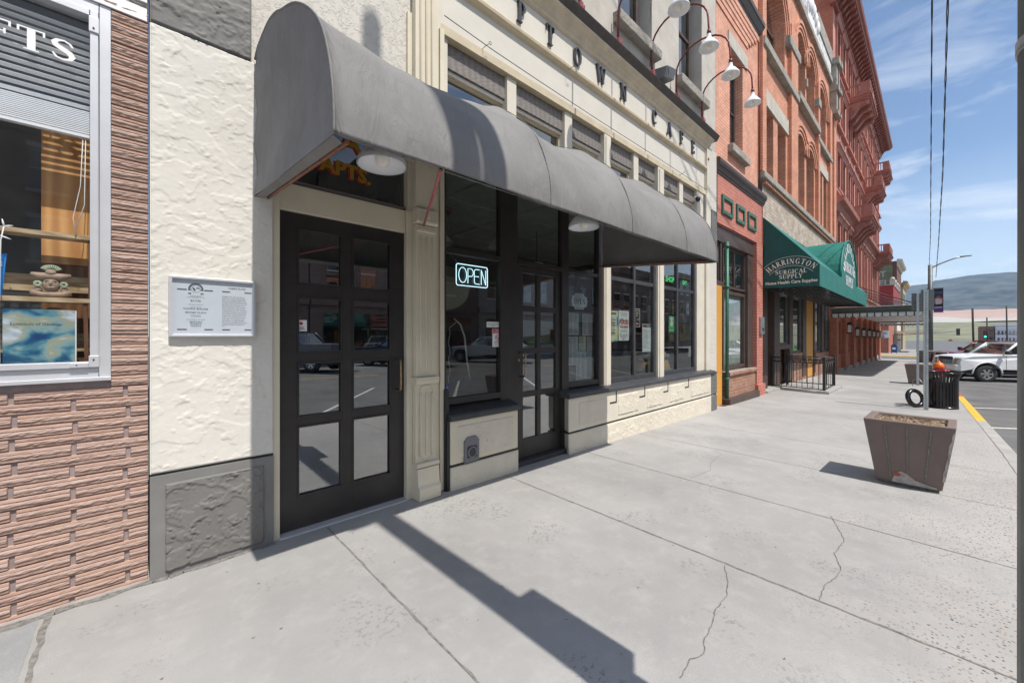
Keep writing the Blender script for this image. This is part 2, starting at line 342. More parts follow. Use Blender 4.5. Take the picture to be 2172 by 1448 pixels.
def ribbed():
    m, t, b = newmat('split_face_brick'); v = coords(t, (3, 3, 22)); n = noise(t, v, 2.2, 5, .6)
    at = N(t, 'ShaderNodeAttribute'); at.attribute_name = 'tone'; sc = N(t, 'ShaderNodeSeparateColor'); L(t, at, 'Color', sc, 0)
    c = mixc(t, sc, (.50, .35, .285), (.45, .285, .215), 0)
    c = mixc(t, rng(t, n, 'Fac', .42, .7, 0, .7), c, (.42, .29, .24))
    hf = math_(t, 'MULTIPLY', sc, 1, v=.62); c = mixc(t, hf, c, (.40, .32, .285)); sat = math_(t, 'MULTIPLY_ADD', sc, 0, v=7.0); sat.inputs[2].default_value = .3; sat = math_(t, 'FRACT', sat, 0); c = mixc(t, rng(t, sat, 0, 0, 1, 0, .45), c, (.33, .215, .175))          # rough split band is greyer
    L(t, c, 2, b, 'Base Color'); b.inputs['Roughness'].default_value = .85
    v2 = coords(t); n2 = noise(t, v2, 90, 5, .7); bump(t, b, n2, 'Fac', .8, .004); return m
M['splitbrick'] = ribbed()
M['mortar'] = paint('lilac_mortar', (.30, .24, .235), .9, var=.15, vs=30, bs=80, bst=.6)
# ---------------------------------------------------------------- lettering
T_, t_ = .17, .062
def arc(cx, cy, rx, ry, a0, a1, n=18, T=T_, t=t_):
    out = []
    for i in range(n+1):
        a = R(a0+(a1-a0)*i/n); w = t+(T-t)*abs(math.cos(a))**1.5; out.append((cx+(rx-w/2)*math.cos(a), cy+(ry-w/2)*math.sin(a), w))
    return out
def st(x0, y0, x1, y1, w): return [(x0, y0, w), (x1, y1, w)]
def sf(x, y, w=.30): return [(x-w/2, y, .05), (x+w/2, y, .05)]   # a serif
SPINE = [(.56,.72,.05),(.50,.86,.07),(.36,.95,.07),(.20,.90,.11),(.13,.78,.14),(.17,.65,.17),(.33,.54,.19),(.48,.43,.18),(.55,.28,.15),(.50,.12,.11),(.33,.05,.07),(.18,.10,.07),(.09,.27,.05)]
B0, T0 = .025, .975
GL = {
'A': (.78, [st(.12,0.03,.40,.97,t_), st(.40,.97,.66,.03,T_), st(.24,.33,.54,.33,.05), sf(.12,B0,.24), sf(.66,B0,.3)]),
'B': (.66, [st(.17,.03,.17,.97,T_), arc(.3,.73,.24,.245,-90,90), arc(.32,.26,.28,.26,-90,90), st(.06,B0,.34,B0,.05), st(.06,T0,.32,T0,.05), st(.2,.5,.34,.5,.05)]),
'C': (.70, [arc(.38,.5,.33,.5,48,312,24), st(.62,.70,.62,.92,.045)]),
'D': (.76, [st(.17,.03,.17,.97,T_), arc(.30,.5,.40,.5,-90,90,22), st(.06,B0,.32,B0,.05), st(.06,T0,.32,T0,.05)]),
'E': (.62, [st(.17,.03,.17,.97,T_), st(.05,B0,.56,B0,.055), st(.05,T0,.54,T0,.055), st(.2,.5,.42,.5,.05), st(.545,.0,.545,.22,.05), st(.525,1,.525,.78,.05), st(.42,.4,.42,.6,.04)]),
'F': (.60, [st(.17,.03,.17,.97,T_), sf(.17,B0,.32), st(.05,T0,.54,T0,.055), st(.2,.5,.42,.5,.05), st(.525,1,.525,.76,.05), st(.42,.38,.42,.62,.045)]),
'G': (.76, [arc(.38,.5,.33,.5,48,315,24), st(.62,.72,.62,.92,.045), st(.60,.05,.60,.42,.13), st(.46,.43,.72,.43,.05)]),
'H': (.80, [st(.18,.03,.18,.97,T_), st(.62,.03,.62,.97,T_), st(.2,.5,.6,.5,.055), sf(.18,B0), sf(.18,T0), sf(.62,B0), sf(.62,T0)]),
'I': (.36, [st(.18,.03,.18,.97,T_), sf(.18,B0), sf(.18,T0)]),
'K': (.78, [st(.18,.03,.18,.97,T_), st(.24,.42,.60,.97,t_), st(.34,.56,.66,.03,T_), sf(.18,B0), sf(.18,T0), sf(.62,T0,.22), sf(.66,B0,.26)]),
'L': (.60, [st(.18,.03,.18,.97,T_), st(.04,B0,.56,B0,.055), sf(.18,T0), st(.545,0,.545,.24,.05)]),
'M': (.94, [st(.14,.03,.14,.97,t_), st(.18,.97,.46,.06,T_), st(.46,.06,.74,.97,t_), st(.78,.03,.78,.97,T_), sf(.14,B0,.22), sf(.10,T0,.2), sf(.78,B0), sf(.82,T0,.24)]),
'N': (.80, [st(.14,.03,.14,.97,t_), st(.16,.97,.64,.03,T_), st(.66,.03,.66,.97,t_), sf(.14,B0,.22), sf(.10,T0,.2), sf(.66,T0,.22)]),
'O': (.80, [arc(.40,.5,.34,.51,0,360,32)]),
'P': (.64, [st(.18,.03,.18,.97,T_), arc(.32,.73,.27,.26,-90,90), sf(.18,B0,.34), st(.06,T0,.34,T0,.05), st(.2,.495,.34,.495,.05)]),
'R': (.74, [st(.18,.03,.18,.97,T_), arc(.32,.74,.25,.25,-90,90), st(.34,.5,.62,.03,T_), sf(.18,B0,.32), st(.06,T0,.34,T0,.05), st(.2,.5,.34,.5,.05), sf(.66,B0,.18)]),
'S': (.66, [SPINE]),
'T': (.70, [st(.35,.03,.35,.97,T_), st(.06,T0,.64,T0,.055), sf(.35,B0,.34), st(.07,1,.07,.76,.05), st(.63,1,.63,.76,.05)]),
'U': (.78, [st(.18,.97,.18,.32,T_), [(.18,.34,T_),(.20,.18,.14),(.28,.07,.09),(.40,.03,.065),(.52,.07,.06),(.60,.18,.06),(.62,.34,t_)], st(.62,.34,.62,.97,t_), sf(.18,T0), sf(.62,T0,.22)]),
'W': (1.04, [st(.14,.97,.34,.03,T_), st(.34,.03,.52,.94,t_), st(.52,.94,.70,.03,T_), st(.70,.03,.88,.97,t_), sf(.14,T0,.28), sf(.52,T0,.2), sf(.88,T0,.22)]),
'Y': (.76, [st(.14,.97,.38,.46,T_), st(.62,.97,.38,.46,t_), st(.38,.03,.38,.48,T_), sf(.14,T0), sf(.64,T0,.22), sf(.38,B0,.32)]),
' ': (.34, []), '.': (.3, [st(.15,0,.15,.14,.14)]),
}
def ribbon(s, j):
    """stroke of (x,y,w) -> polygon quads"""
    quads = []; n = len(s); Ls = []; Rs = []
    for i, (x, y, w) in enumerate(s):
        x0, y0, _ = s[max(i-1, 0)]; x1, y1, _ = s[min(i+1, n-1)]
        dx, dy = x1-x0, y1-y0; l = math.hypot(dx, dy) or 1; nx, ny = -dy/l*w/2, dx/l*w/2
        Ls.append((x+nx, y+ny)); Rs.append((x-nx, y-ny))
    for i in range(n-1): quads.append([Ls[i], Rs[i], Rs[i+1], Ls[i+1]])
    return quads
def text_w(s, sp=.04): return sum(GL[c][0]+sp for c in s)-sp
def serif(mb, s, fn, size, depth=.0, m=0, sx=1.0, sp=.04, x0=0.0, align='l', solid=True, bold=1.0):
    """fn(u,v,d)->point ; letters start at u=x0, v=0; d is the distance off the surface"""
    w = text_w(s, sp)*size*sx
    u = x0 - (w/2 if align == 'c' else 0)
    for c in s:
        aw, strokes = GL[c]
        for j, sk in enumerate(strokes):
            d = depth+.00025*j
            if bold != 1: sk = [(x, y, ww*bold) for x, y, ww in sk]
            pts = ribbon(sk, j); n = len(pts)
            front = [[fn(u+x*size*sx, y*size, d) for x, y in q] for q in pts]
            for q in front: mb.face(q, m)
            if solid:
                e = [(q[0], q[3]) for q in pts]; e2 = [(q[2], q[1]) for q in pts][::-1]
                loop = e+[(pts[-1][3], pts[-1][2])]+e2+[(pts[0][1], pts[0][0])]
                for a, b_ in loop:
                    mb.face([fn(u+a[0]*size*sx, a[1]*size, d), fn(u+b_[0]*size*sx, b_[1]*size, d), fn(u+b_[0]*size*sx, b_[1]*size, 0), fn(u+a[0]*size*sx, a[1]*size, 0)], m)
        u += (aw+sp)*size*sx
def font(mb, s, fn, size, m=0, align='l', x0=0.0, off=0.0, sx=1.0, d=0.0, extrude=0.0):
    """built-in plain font, flattened to faces"""
    cu = bpy.data.curves.new('txt', 'FONT'); cu.body = s; cu.size = size; cu.offset = off; cu.align_x = {'l': 'LEFT', 'c': 'CENTER', 'r': 'RIGHT'}[align]; cu.resolution_u = 2
    o = bpy.data.objects.new('txt', cu); COL.objects.link(o)
    dg = bpy.context.evaluated_depsgraph_get(); me = bpy.data.meshes.new_from_object(o.evaluated_get(dg))
    mb.mesh([fn(x0+v.co.x*sx, v.co.y, d) for v in me.vertices], [tuple(p.vertices) for p in me.polygons], m)
    bpy.data.objects.remove(o); bpy.data.curves.remove(cu); bpy.data.meshes.remove(me)
def wallfn(x, y, z):            # a facade surface looking towards -y
    return lambda u, v, d: (x+u, y-d, z+v)
# ---------------------------------------------------------------- openings in walls
def wall(mb, x0, x1, z0, z1, y, ops, depth=.2, m=0, mr=None):
    """wall face at y with openings (x0,x1,z0,z1[,arch]); reveals run back by depth"""
    mr = m if mr is None else mr
    xs = sorted({x0, x1, *[v for o in ops for v in o[:2]]}); zs = sorted({z0, z1, *[v for o in ops for v in o[2:4]]})
    for a, b in zip(xs, xs[1:]):
        for c, d in zip(zs, zs[1:]):
            cx, cz = (a+b)/2, (c+d)/2
            if any(o[0] < cx < o[1] and o[2] < cz < o[3] for o in ops): continue
            mb.face([(a, y, c), (b, y, c), (b, y, d), (a, y, d)], m)
    for o in ops:
        a, b, c, d = o[:4]; yb = y+depth
        arch = o[4] if len(o) > 4 else 0
        zs_ = d-arch if arch else d
        mb.face([(a,y,c),(a,y,zs_),(a,yb,zs_),(a,yb,c)], mr); mb.face([(b,y,c),(b,yb,c),(b,yb,zs_),(b,y,zs_)], mr); mb.face([(a,y,c),(a,yb,c),(b,yb,c),(b,y,c)], mr)
        if not arch: mb.face([(a,y,d),(b,y,d),(b,yb,d),(a,yb,d)], mr)
        else:
            n = 14; ap = [((a+b)/2-(b-a)/2*math.cos(math.pi*i/n), zs_+arch*math.sin(math.pi*i/n)) for i in range(n+1)]
            for (p, q), (r_, s_) in zip(ap, ap[1:]):
                mb.face([(p,y,q),(r_,y,s_),(r_,yb,s_),(p,yb,q)], mr)
                mb.face([(p,y,q),(r_,y,s_),(r_,y,d),(p,y,d)], m)
def window(parent, x0, x1, z0, z1, y, frame, pane, fw=.06, mull=(), rail_=(), name='window', fd=.06, back=None, label=None):
    f = MB(); f.box(x0, x0+fw, y, y+fd, z0, z1); f.box(x1-fw, x1, y, y+fd, z0, z1); f.box(x0+fw, x1-fw, y, y+fd, z0, z0+fw); f.box(x0+fw, x1-fw, y, y+fd, z1-fw, z1)
    for u in mull: f.box(u-fw*.4, u+fw*.4, y+.003, y+fd-.003, z0+fw, z1-fw)
    for u in rail_: f.box(x0+fw, x1-fw, y+.006, y+fd-.006, u-fw*.4, u+fw*.4)
    o = f.build(name, frame, parent, bevel=.003, label=label)
    p = MB(); p.face([(x0+fw*.5, y+fd*.5, z0+fw*.5), (x1-fw*.5, y+fd*.5, z0+fw*.5), (x1-fw*.5, y+fd*.5, z1-fw*.5), (x0+fw*.5, y+fd*.5, z1-fw*.5)])
    p.build('pane', pane, o, rec=False)
    if back:
        q = MB(); q.box(x0+.01, x1-.01, y+fd+.25, y+fd+.27, z0, z1); q.build('blind', back, o)
    return o
# ================================================================= GROUND
s = MB()
xs = [-30, 1.5, 10, 20, 30, 46]
for a, b in zip(xs, xs[1:]):
    s.face([(a, kerb(a)+.13, g(a)), (b, kerb(b)+.13, g(b)), (b, 3.35, g(b)), (a, 3.35, g(a))], 0)
def crackline(pts, w, m, zoff=.0022, jit=.3, seed=1, seg=.06):
    rr = random.Random(seed); P = []
    for (x0_, y0_), (x1_, y1_) in zip(pts, pts[1:]):
        n = max(1, int(math.hypot(x1_-x0_, y1_-y0_)/seg))
        for i in range(n): P.append((x0_+(x1_-x0_)*i/n, y0_+(y1_-y0_)*i/n))
    P.append(pts[-1]); Q = []
    for i, (x, y) in enumerate(P):
        if 0 < i < len(P)-1: x += rr.uniform(-jit, jit)*w; y += rr.uniform(-jit, jit)*w
        Q.append((x, y, w*rr.uniform(.55, 1.25)))
    for a, b in zip(Q, Q[1:]):
        dx, dy = b[0]-a[0], b[1]-a[1]; l = math.hypot(dx, dy) or 1; nx, ny = -dy/l/2, dx/l/2
        s.face([(a[0]+nx*a[2], a[1]+ny*a[2], g(a[0])+zoff), (a[0]-nx*a[2], a[1]-ny*a[2], g(a[0])+zoff), (b[0]-nx*b[2], b[1]-ny*b[2], g(b[0])+zoff), (b[0]+nx*b[2], b[1]+ny*b[2], g(b[0])+zoff)], m)
joints = [(-1.65, .014), (-.33, .022), (.99, .012), (2.66, .014), (3.95, .008), (5.33, .007), (6.7, .006), (8.05, .007)]+[(9.4+1.4*i, .008) for i in range(26)]
for i, (jx, w) in enumerate(joints):
    if jx > 1: crackline([(jx-.06, -.5 if jx < 40 else .1), (jx+.02, 3.05)], w, 1, seed=i)
    else: crackline([(jx, -.8), (jx, 3.0)], w, 1, seed=i)
crackline([(-5, -.775+.05), (8, kerb(8)+.135), (25, kerb(25)+.135), (46, kerb(46)+.135)], .008, 1, .003, seed=77, seg=.2)
crackline([(-4, 3.02), (.66, 3.02)], .05, 1, .0026, .2, seed=79)
crackline([(2.603, 0.873), (2.459, 0.81), (2.3, 0.762), (2.134, 0.762), (2.02, 0.729), (1.893, 0.722), (1.793, 0.688), (1.72, 0.715), (1.6, 0.705)], .0045, 2, .003, 1.0, seed=5, seg=.02)
crackline([(3.98, 0.555), (3.753, 0.482), (3.553, 0.418), (3.29, 0.44), (3.065, 0.377), (2.912, 0.398), (2.789, 0.42), (2.627, 0.415)], .004, 2, .003, 1.0, seed=6, seg=.02)
crackline([(5.3, 1.9), (5.1, 1.75), (4.7, 1.72), (4.4, 1.62), (4.0, 1.66)], .003, 2, .003, .9, seed=8, seg=.04)
s.face([(-30, kerb(-5)+.2, .0014), (-.36, kerb(-5)+.2, .0014), (-.36, 3.0, .0014), (-30, 3.0, .0014)], 3)
# bits of leaf and chewing gum
for i in range(110):
    x, y = rnd.uniform(-.3, 9), rnd.uniform(.4, 3.0)**1.0; r_ = rnd.uniform(.0018, .006); a = rnd.uniform(0, 3)
    s.face([(x+r_*math.cos(a+k*1.05)*(1+.6*(k % 2)), y+r_*.7*math.sin(a+k*1.05), g(x)+.004) for k in range(6)], 2)
struct(s.build('sidewalk', [M['conc'], M['joint'], M['crack'], M['conc2']]))
k = MB()
xs = [-30, 1.5, 10.2, 15.8, 19, 30, 46]
mats = [0, 0, 0, 1, 2, 0]
bounds = [-30, 1.5, 10.9, 15.5, 18.9, 30, 46]
for (a, b), mi in zip(zip(bounds, bounds[1:]), (0, 0, 1, 2, 0, 0)):
    pr = lambda x: [(x, kerb(x), g(x)-.3), (x, kerb(x), g(x)-.02), (x, kerb(x)+.02, g(x)), (x, kerb(x)+.13, g(x)), (x, kerb(x)+.13, g(x)-.3)]
    A_, B_ = pr(a), pr(b)
    for i in range(4): k.face([A_[i], B_[i], B_[i+1], A_[i+1]], mi)
struct(k.build('kerb', [M['kerbc'], M['kerb_y'], M['kerb_r']]))
r = MB()
for a, b in zip([-60, 1.5, 46, 62, 120, 200], [1.5, 46, 62, 120, 200, 320]):
    ya = 4 if a < 40 else 60
    r.face([(a, -18, g(a)-.13), (b, -18, g(b)-.13), (b, kerb(b)+.05 if a < 40 else 60, g(b)-.13), (a, kerb(a)+.05 if a < 40 else 60, g(a)-.13)], 0)
for i in range(9):      # angled parking lines on both sides of the street
    x = 1.5+i*3.1
    if x > 22: continue
    for (xa, ya, xb, yb) in ((x-6, kerb(x)-.1, x-2.6, -5.2), (x-9, -17.5, x-5.6, -12.9)):
        r.face([(xa-.05, ya, g(xa)-.126), (xb-.05, yb, g(xb)-.126), (xb+.05, yb, g(xb)-.126), (xa+.05, ya, g(xa)-.126)], 1)
for i in range(12): r.face([(-20+i*6, -9.1, g(-20+i*6)-.126), (-17+i*6, -9.1, g(-17+i*6)-.126), (-17+i*6, -9.0, g(-17+i*6)-.126), (-20+i*6, -9.0, g(-20+i*6)-.126)], 2)
struct(r.build('road', [M['asphalt'], M['roadline'], M['kerb_y']]))
# ================================================================= LEFT SHOP
shop = thing('corner_shop_building', 'shop front faced in long ribbed pinkish bricks around an aluminium display window', 'building', (-1.5, 3.1, 0))
WX0, WX1, WZ0, WZ1 = -2.6, -.115, 1.162, 3.17
def split_bricks(x0, x1, z0, z1, hole, y=3.085):
    vs, fs, tone = [], [], []
    prof = [(0, 0), (.0015, .012), (.011, .0135), (.0125, .010), (.014, .013), (.018, .017), (.023, .0185), (.028, .018), (.032, .015), (.034, .011), (.036, .0105), (.0375, .014), (.048, .013), (.0515, 0)]
    rr = random.Random(3); row = 0; z = z0
    while z < z1:
        off = (row % 2)*.2+.055+rr.uniform(-.008, .008); x = x0-.4+off
        while x < x1:
            a, b = max(x, x0), min(x+.383, x1)
            if hole and z+.05 > hole[2] and z < hole[3]:
                if a < hole[1] and b > hole[0]:
                    if b > hole[1] and a < hole[1]: a = hole[1]
                    elif a < hole[0]: b = hole[0]
                    else: x += .4; continue
            if hole and z+.05 > hole[2] and z < hole[3] and b > hole[1]-.01 and row % 1 == 0:
                a = hole[1]; b = x1      # narrow pier: single stretchers
                if x+.4 < hole[1]+.05: x += .4; continue
                x = x1
            if b-a > .02:
                n = max(2, int((b-a)/.016)); base = len(vs); t0 = rr.random(); dz = rr.uniform(-.0015, .0015); dy = rr.uniform(-.003, .003)
                bsh = rr.uniform(-.004, .003); tilt = rr.uniform(-.0015, .0015)
                for i in range(n+1):
                    xx = a+(b-a)*i/n if i in (0, n) else (a+.0025 if i == 1 else (b-.0025 if i == n-1 else a+(b-a)*i/n)); end = i in (0, n)
                    for j, (pz, py) in enumerate(prof):
                        if 3 < j < 10: pz += bsh
                        jy = rr.uniform(-.0025, .0035) if j in (5, 6, 7, 8) else rr.uniform(-.001, .001)
                        jz = rr.uniform(-.0014, .0014) if j in (4, 6, 8, 9) else 0
                        vs.append((xx, y-(py+dy+jy)*(0.25 if end else 1), z+pz+jz+dz+tilt*i/n))
                for i in range(n):
                    for j in range(len(prof)-1):
                        p = base+i*len(prof)+j; fs.append((p, p+len(prof), p+len(prof)+1, p+1)); tone.append((t0, 1.0 if j in (4, 5, 6, 7, 8) else 0.0, 0, 1))
                for i in (0, n): fs.append(tuple(base+i*len(prof)+j for j in range(len(prof)))); tone.append((t0, 0, 0, 1))
            x += .4
        z += .0572; row += 1
    me = bpy.data.meshes.new('brick_facing'); off = Vector(shop.location)
    me.from_pydata([tuple(Vector(v)-off) for v in vs], [], fs); me.materials.append(M['splitbrick'])
    ca = me.attributes.new('tone', 'FLOAT_COLOR', 'FACE')
    for i, t in enumerate(tone): ca.data[i].color = t
    o = bpy.data.objects.new('brick_facing', me); COL.objects.link(o); o.parent = shop
split_bricks(-1.5, .035, -.03, 4.2, (WX0, WX1, WZ0, WZ1))
b = MB()
wall(b, -6, .035, -.2, 4.6, 3.085, [(WX0, WX1, WZ0, WZ1)], .12); b.box(-6, .03, 3.9, 8, -.2, 4.6)
b.build('wall', M['mortar'], shop)
w = MB()
ff = [(WX0, WX1, WZ0, WZ1)]
fo = 3.075
w.box(WX1-.045, WX1, fo, fo+.09, WZ0, WZ1); w.box(WX0, WX1-.045, fo, fo+.09, WZ0, WZ0+.055); w.box(WX0, WX1-.045, fo, fo+.09, WZ1-.05, WZ1)
w.box(WX1-.078, WX1-.047, fo-.012, fo+.07, WZ0+.057, WZ1-.052); w.box(WX0, WX1-.08, fo-.016, fo+.07, WZ0+.057, WZ0+.087); w.box(WX0, WX1-.08, fo-.012, fo+.07, WZ1-.085, WZ1-.052)
w.box(WX1-.082, WX1-.044, fo-.020, fo, WZ0+.06, WZ0+.12); w.box(WX1-.15, WX1-.084, fo-.024, fo, WZ0+.06, WZ0+.084)
w.box(WX1-.082, WX1-.044, fo-.020, fo, WZ1-.17, WZ1-.09)
w.box(WX0, WX1+.002, fo-.03, fo-.002, WZ0-.014, WZ0+.006)
shw = w.build('display_window', M['alu'], shop, bevel=.002)
w = MB()
for x, z in ((WX1-.064, WZ0+.10), (WX1-.125, WZ0+.072), (WX1-.064, WZ1-.15)): w.lathe([(0, -.003), (.004, -.002), (.004, .002)], (x, fo-.022, z), 8, axis='y')
w.build('screw', M['black_line'], shw)
w = MB(); w.face([(WX0, 3.115, WZ0+.05), (WX1-.07, 3.115, WZ0+.05), (WX1-.07, 3.115, WZ1-.06), (WX0, 3.115, WZ1-.06)]); w.build('pane', M['glass_clear'], shw, rec=False)
w = MB(); serif(w, 'GIFTS', wallfn(-.722, 3.1135, 2.824), .110, solid=False, sp=.03, sx=1.36, bold=1.1); w.build('window_lettering', M['white'], shw, rec=False)
w = MB(); w.box(-6, .03, 3.05, 3.084, WZ1+.10, WZ1+.18); w.box(-6, .03, 3.065, 3.084, WZ1+.004, WZ1+.095); w.build('header_trim', M['white'], shop)
# the display inside
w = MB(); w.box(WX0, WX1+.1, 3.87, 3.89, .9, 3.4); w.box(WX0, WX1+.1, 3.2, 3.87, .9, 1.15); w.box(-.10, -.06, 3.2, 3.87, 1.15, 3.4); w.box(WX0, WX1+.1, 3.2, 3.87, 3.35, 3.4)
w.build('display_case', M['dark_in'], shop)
vb = thing('window_blind', 'raised white venetian blind hanging in the display window above the shelves', 'blind', (-1.2, 3.17, 3.1))
w = MB()
for i in range(12): z = 3.04-i*.037; w.hexa([(-2.5, 3.155, z), (-.2, 3.155, z), (-.2, 3.175, z-.012), (-2.5, 3.175, z-.012), (-2.5, 3.155, z+.002), (-.2, 3.155, z+.002), (-.2, 3.175, z-.010), (-2.5, 3.175, z-.010)])
for i in range(13): z = 2.60-i*.0095; w.box(-2.5, -.2, 3.155, 3.18, z, z+.0055)
w.build('slats', M['enamel'], vb)
w = MB(); w.box(-2.5, -.2, 3.15, 3.185, 2.462, 2.478); w.build('bottom_rail', M['enamel'], vb)
w = MB(); w.tube([(-.225, 3.16, 2.46), (-.235, 3.17, 2.2), (-.262, 3.17, 2.02), (-.25, 3.17, 1.93)], .0018, 5); w.tube([(-.215, 3.16, 2.46), (-.22, 3.17, 2.1), (-.255, 3.17, 1.95)], .0018, 5); w.build('cord', M['white'], vb)
rack = thing('display_shelf', 'rough wooden shelf unit standing inside the gift shop window', 'shelf', (-.4, 3.3, 1.15))
wd = wood('knotty_pine', (.50, .23, .075), (.72, .40, .15), (2.5, 2.5, .5)); wg = wood('grey_lath', (.36, .25, .14), (.55, .42, .27), (1, 3, 20)); wdk = wood('dark_plank', (.12, .05, .02), (.22, .10, .04), (4, 4, .8))
w = MB(); w.box(-.395, -.20, 3.36, 3.385, 1.79, 2.6); w.build('back_board', wd, rack)
w = MB(); w.box(-.395, -.20, 3.358, 3.384, 1.2, 1.786); w.build('lower_board', wdk, rack)
for z, zz in ((1.925, .012), (1.578, .012)):
    w = MB(); w.box(-1.4, -.185, 3.19, 3.30, z-.012, z+zz); w.build('shelf', wg, rack, bevel=.001)
w = MB(); w.box(-1.2, -.19, 3.335, 3.355, 1.63, 1.72); w.box(-1.2, -.19, 3.335, 3.355, 1.30, 1.40); w.build('rail', wg, rack)
w = MB(); w.box(-.208, -.19, 3.2, 3.225, 1.59, 1.912); w.hexa([(-.222, 3.2, 1.24), (-.205, 3.2, 1.24), (-.205, 3.22, 1.24), (-.222, 3.22, 1.24), (-.228, 3.2, 1.565), (-.212, 3.2, 1.565), (-.212, 3.22, 1.565), (-.228, 3.22, 1.565)]); w.build('post', wdk, rack)
# clay figure
clay = paint('fired_clay', (.36, .26, .20), .8, var=.25, vs=30, bs=60, bst=.6, bd=.002); clg = paint('green_glaze', (.32, .38, .28), .7, var=.2, vs=40)
fx, fy, fz = -.345, 3.235, 1.592
fg_s = 1.12; fg = thing('clay_figurine', 'small clay head figurine with fan headdress on the middle shelf', 'figurine', (fx, fy, fz))
w = MB(); w.ball((fx, fy, fz+.062), (.030, .028, .040), 16)
w.ball((fx, fy-.028, fz+.066), (.006, .008, .011), 8); w.ball((fx, fy-.024, fz+.046), (.016, .007, .006), 10)
for sx in (-1, 1): w.ball((fx+sx*.042, fy, fz+.035), (.015, .015, .014), 10); w.ball((fx+sx*.012, fy-.024, fz+.078), (.007, .005, .003), 8)
w.tube([(fx-.058, fy, fz+.022), (fx-.03, fy-.02, fz+.012), (fx+.03, fy-.022, fz+.014), (fx+.058, fy, fz+.024)], [.014, .012, .012, .014], 10); w.build('head', clay, fg)
w = MB(); w.tube([(fx-.062, fy, fz+.108), (fx-.03, fy-.012, fz+.100), (fx+.03, fy-.012, fz+.100), (fx+.062, fy, fz+.108)], [.009, .016, .016, .009], 10); w.ball((fx, fy-.02, fz+.118), (.018, .012, .014), 12); w.build('headband', clay, fg)
w = MB()
for k in range(11): a = R(25+13*k); w.tube([(fx+.012*math.cos(a), fy-.008, fz+.122+.010*math.sin(a)), (fx+.036*math.cos(a), fy-.006, fz+.126+.030*math.sin(a))], [.0018, .0034], 6)
w.build('fan_crest', clg, fg)
for sx in (-1, 1):
    w = MB(); w.lathe([(.004, -.004), (.013, -.004), (.015, 0), (.013, .004), (.004, .004), (.004, -.004)], (fx+sx*.041, fy-.014, fz+.062), 16, axis='y'); w.build('ear_disc', clg, fg)
fg.scale = (1.12, 1.12, 1.12)
# book
m, t, bb = newmat('rocks_cover'); v = coords(t, (9, 9, 13)); n = noise(t, v, .75, 3, .5, .35)
cr_ = N(t, 'ShaderNodeValToRGB'); e = cr_.color_ramp.elements; e[0].position = .34; e[0].color = (.01, .05, .16, 1); e[1].position = .68; e[1].color = (.62, .66, .72, 1)
for p_, c_ in ((.42, (.02, .10, .20)), (.47, (.08, .22, .28)), (.52, (.22, .34, .36)), (.57, (.33, .33, .22)), (.62, (.40, .46, .52))): q = e.new(p_); q.color = (*c_, 1)
L(t, n, 'Fac', cr_, 0); L(t, cr_, 0, bb, 'Base Color'); bb.inputs['Roughness'].default_value = .3
bk = thing('geology_book', 'book with river rocks on its cover standing under the lower shelf', 'book', (-.375, 3.2, 1.235))
w = MB(); w.box(-.500, -.256, 3.185, 3.188, 1.236, 1.525); w.build('cover', m, bk)
w = MB(); w.box(-.498, -.251, 3.189, 3.202, 1.236, 1.523); w.build('pages', M['paper'], bk)
w = MB(); font(w, 'Essentials of Geology', wallfn(-.478, 3.1845, 1.442), .0205, sx=1.0); w.build('title', M['ink'], bk, rec=False)
bl = thing('blue_booklet', 'blue booklet leaning at the left edge of the display window', 'booklet', (-.53, 3.2, 1.59))
w = MB(); w.hexa([(-.62, 3.19, 1.59), (-.503, 3.19, 1.59), (-.503, 3.2, 1.59), (-.62, 3.2, 1.59), (-.605, 3.20, 1.80), (-.489, 3.20, 1.80), (-.489, 3.21, 1.80), (-.605, 3.21, 1.80)]); w.build('cover', paint('blue_print', (.02, .22, .62), .35), bl)
w = MB(); font(w, 'S', wallfn(-.513, 3.19, 1.735), .03); w.build('title', M['white'], bl, rec=False)
lt = thing('string_light', 'white mini string lights tacked at the left of the display window', 'string lights', (-.5, 3.15, 1.9))
w = MB(); w.tube([(-.503, 3.15, 1.24), (-.506, 3.15, 1.5), (-.502, 3.15, 1.75), (-.500, 3.15, 1.86), (-.490, 3.15, 1.93)], .0028, 6); w.build('wire', M['white'], lt)
for a, c in (((-.490, 3.15, 1.93), (-.496, 3.15, 1.965)), ((-.490, 3.15, 1.93), (-.462, 3.15, 1.938)), ((-.499, 3.15, 1.88), (-.468, 3.15, 1.868)), ((-.5, 3.15, 1.882), (-.52, 3.15, 1.885))):
    w = MB(); w.tube([a, tuple((p+q)/2 for p, q in zip(a, c)), c], [.0035, .004, .0015], 6); w.build('bulb', M['enamel'], lt)

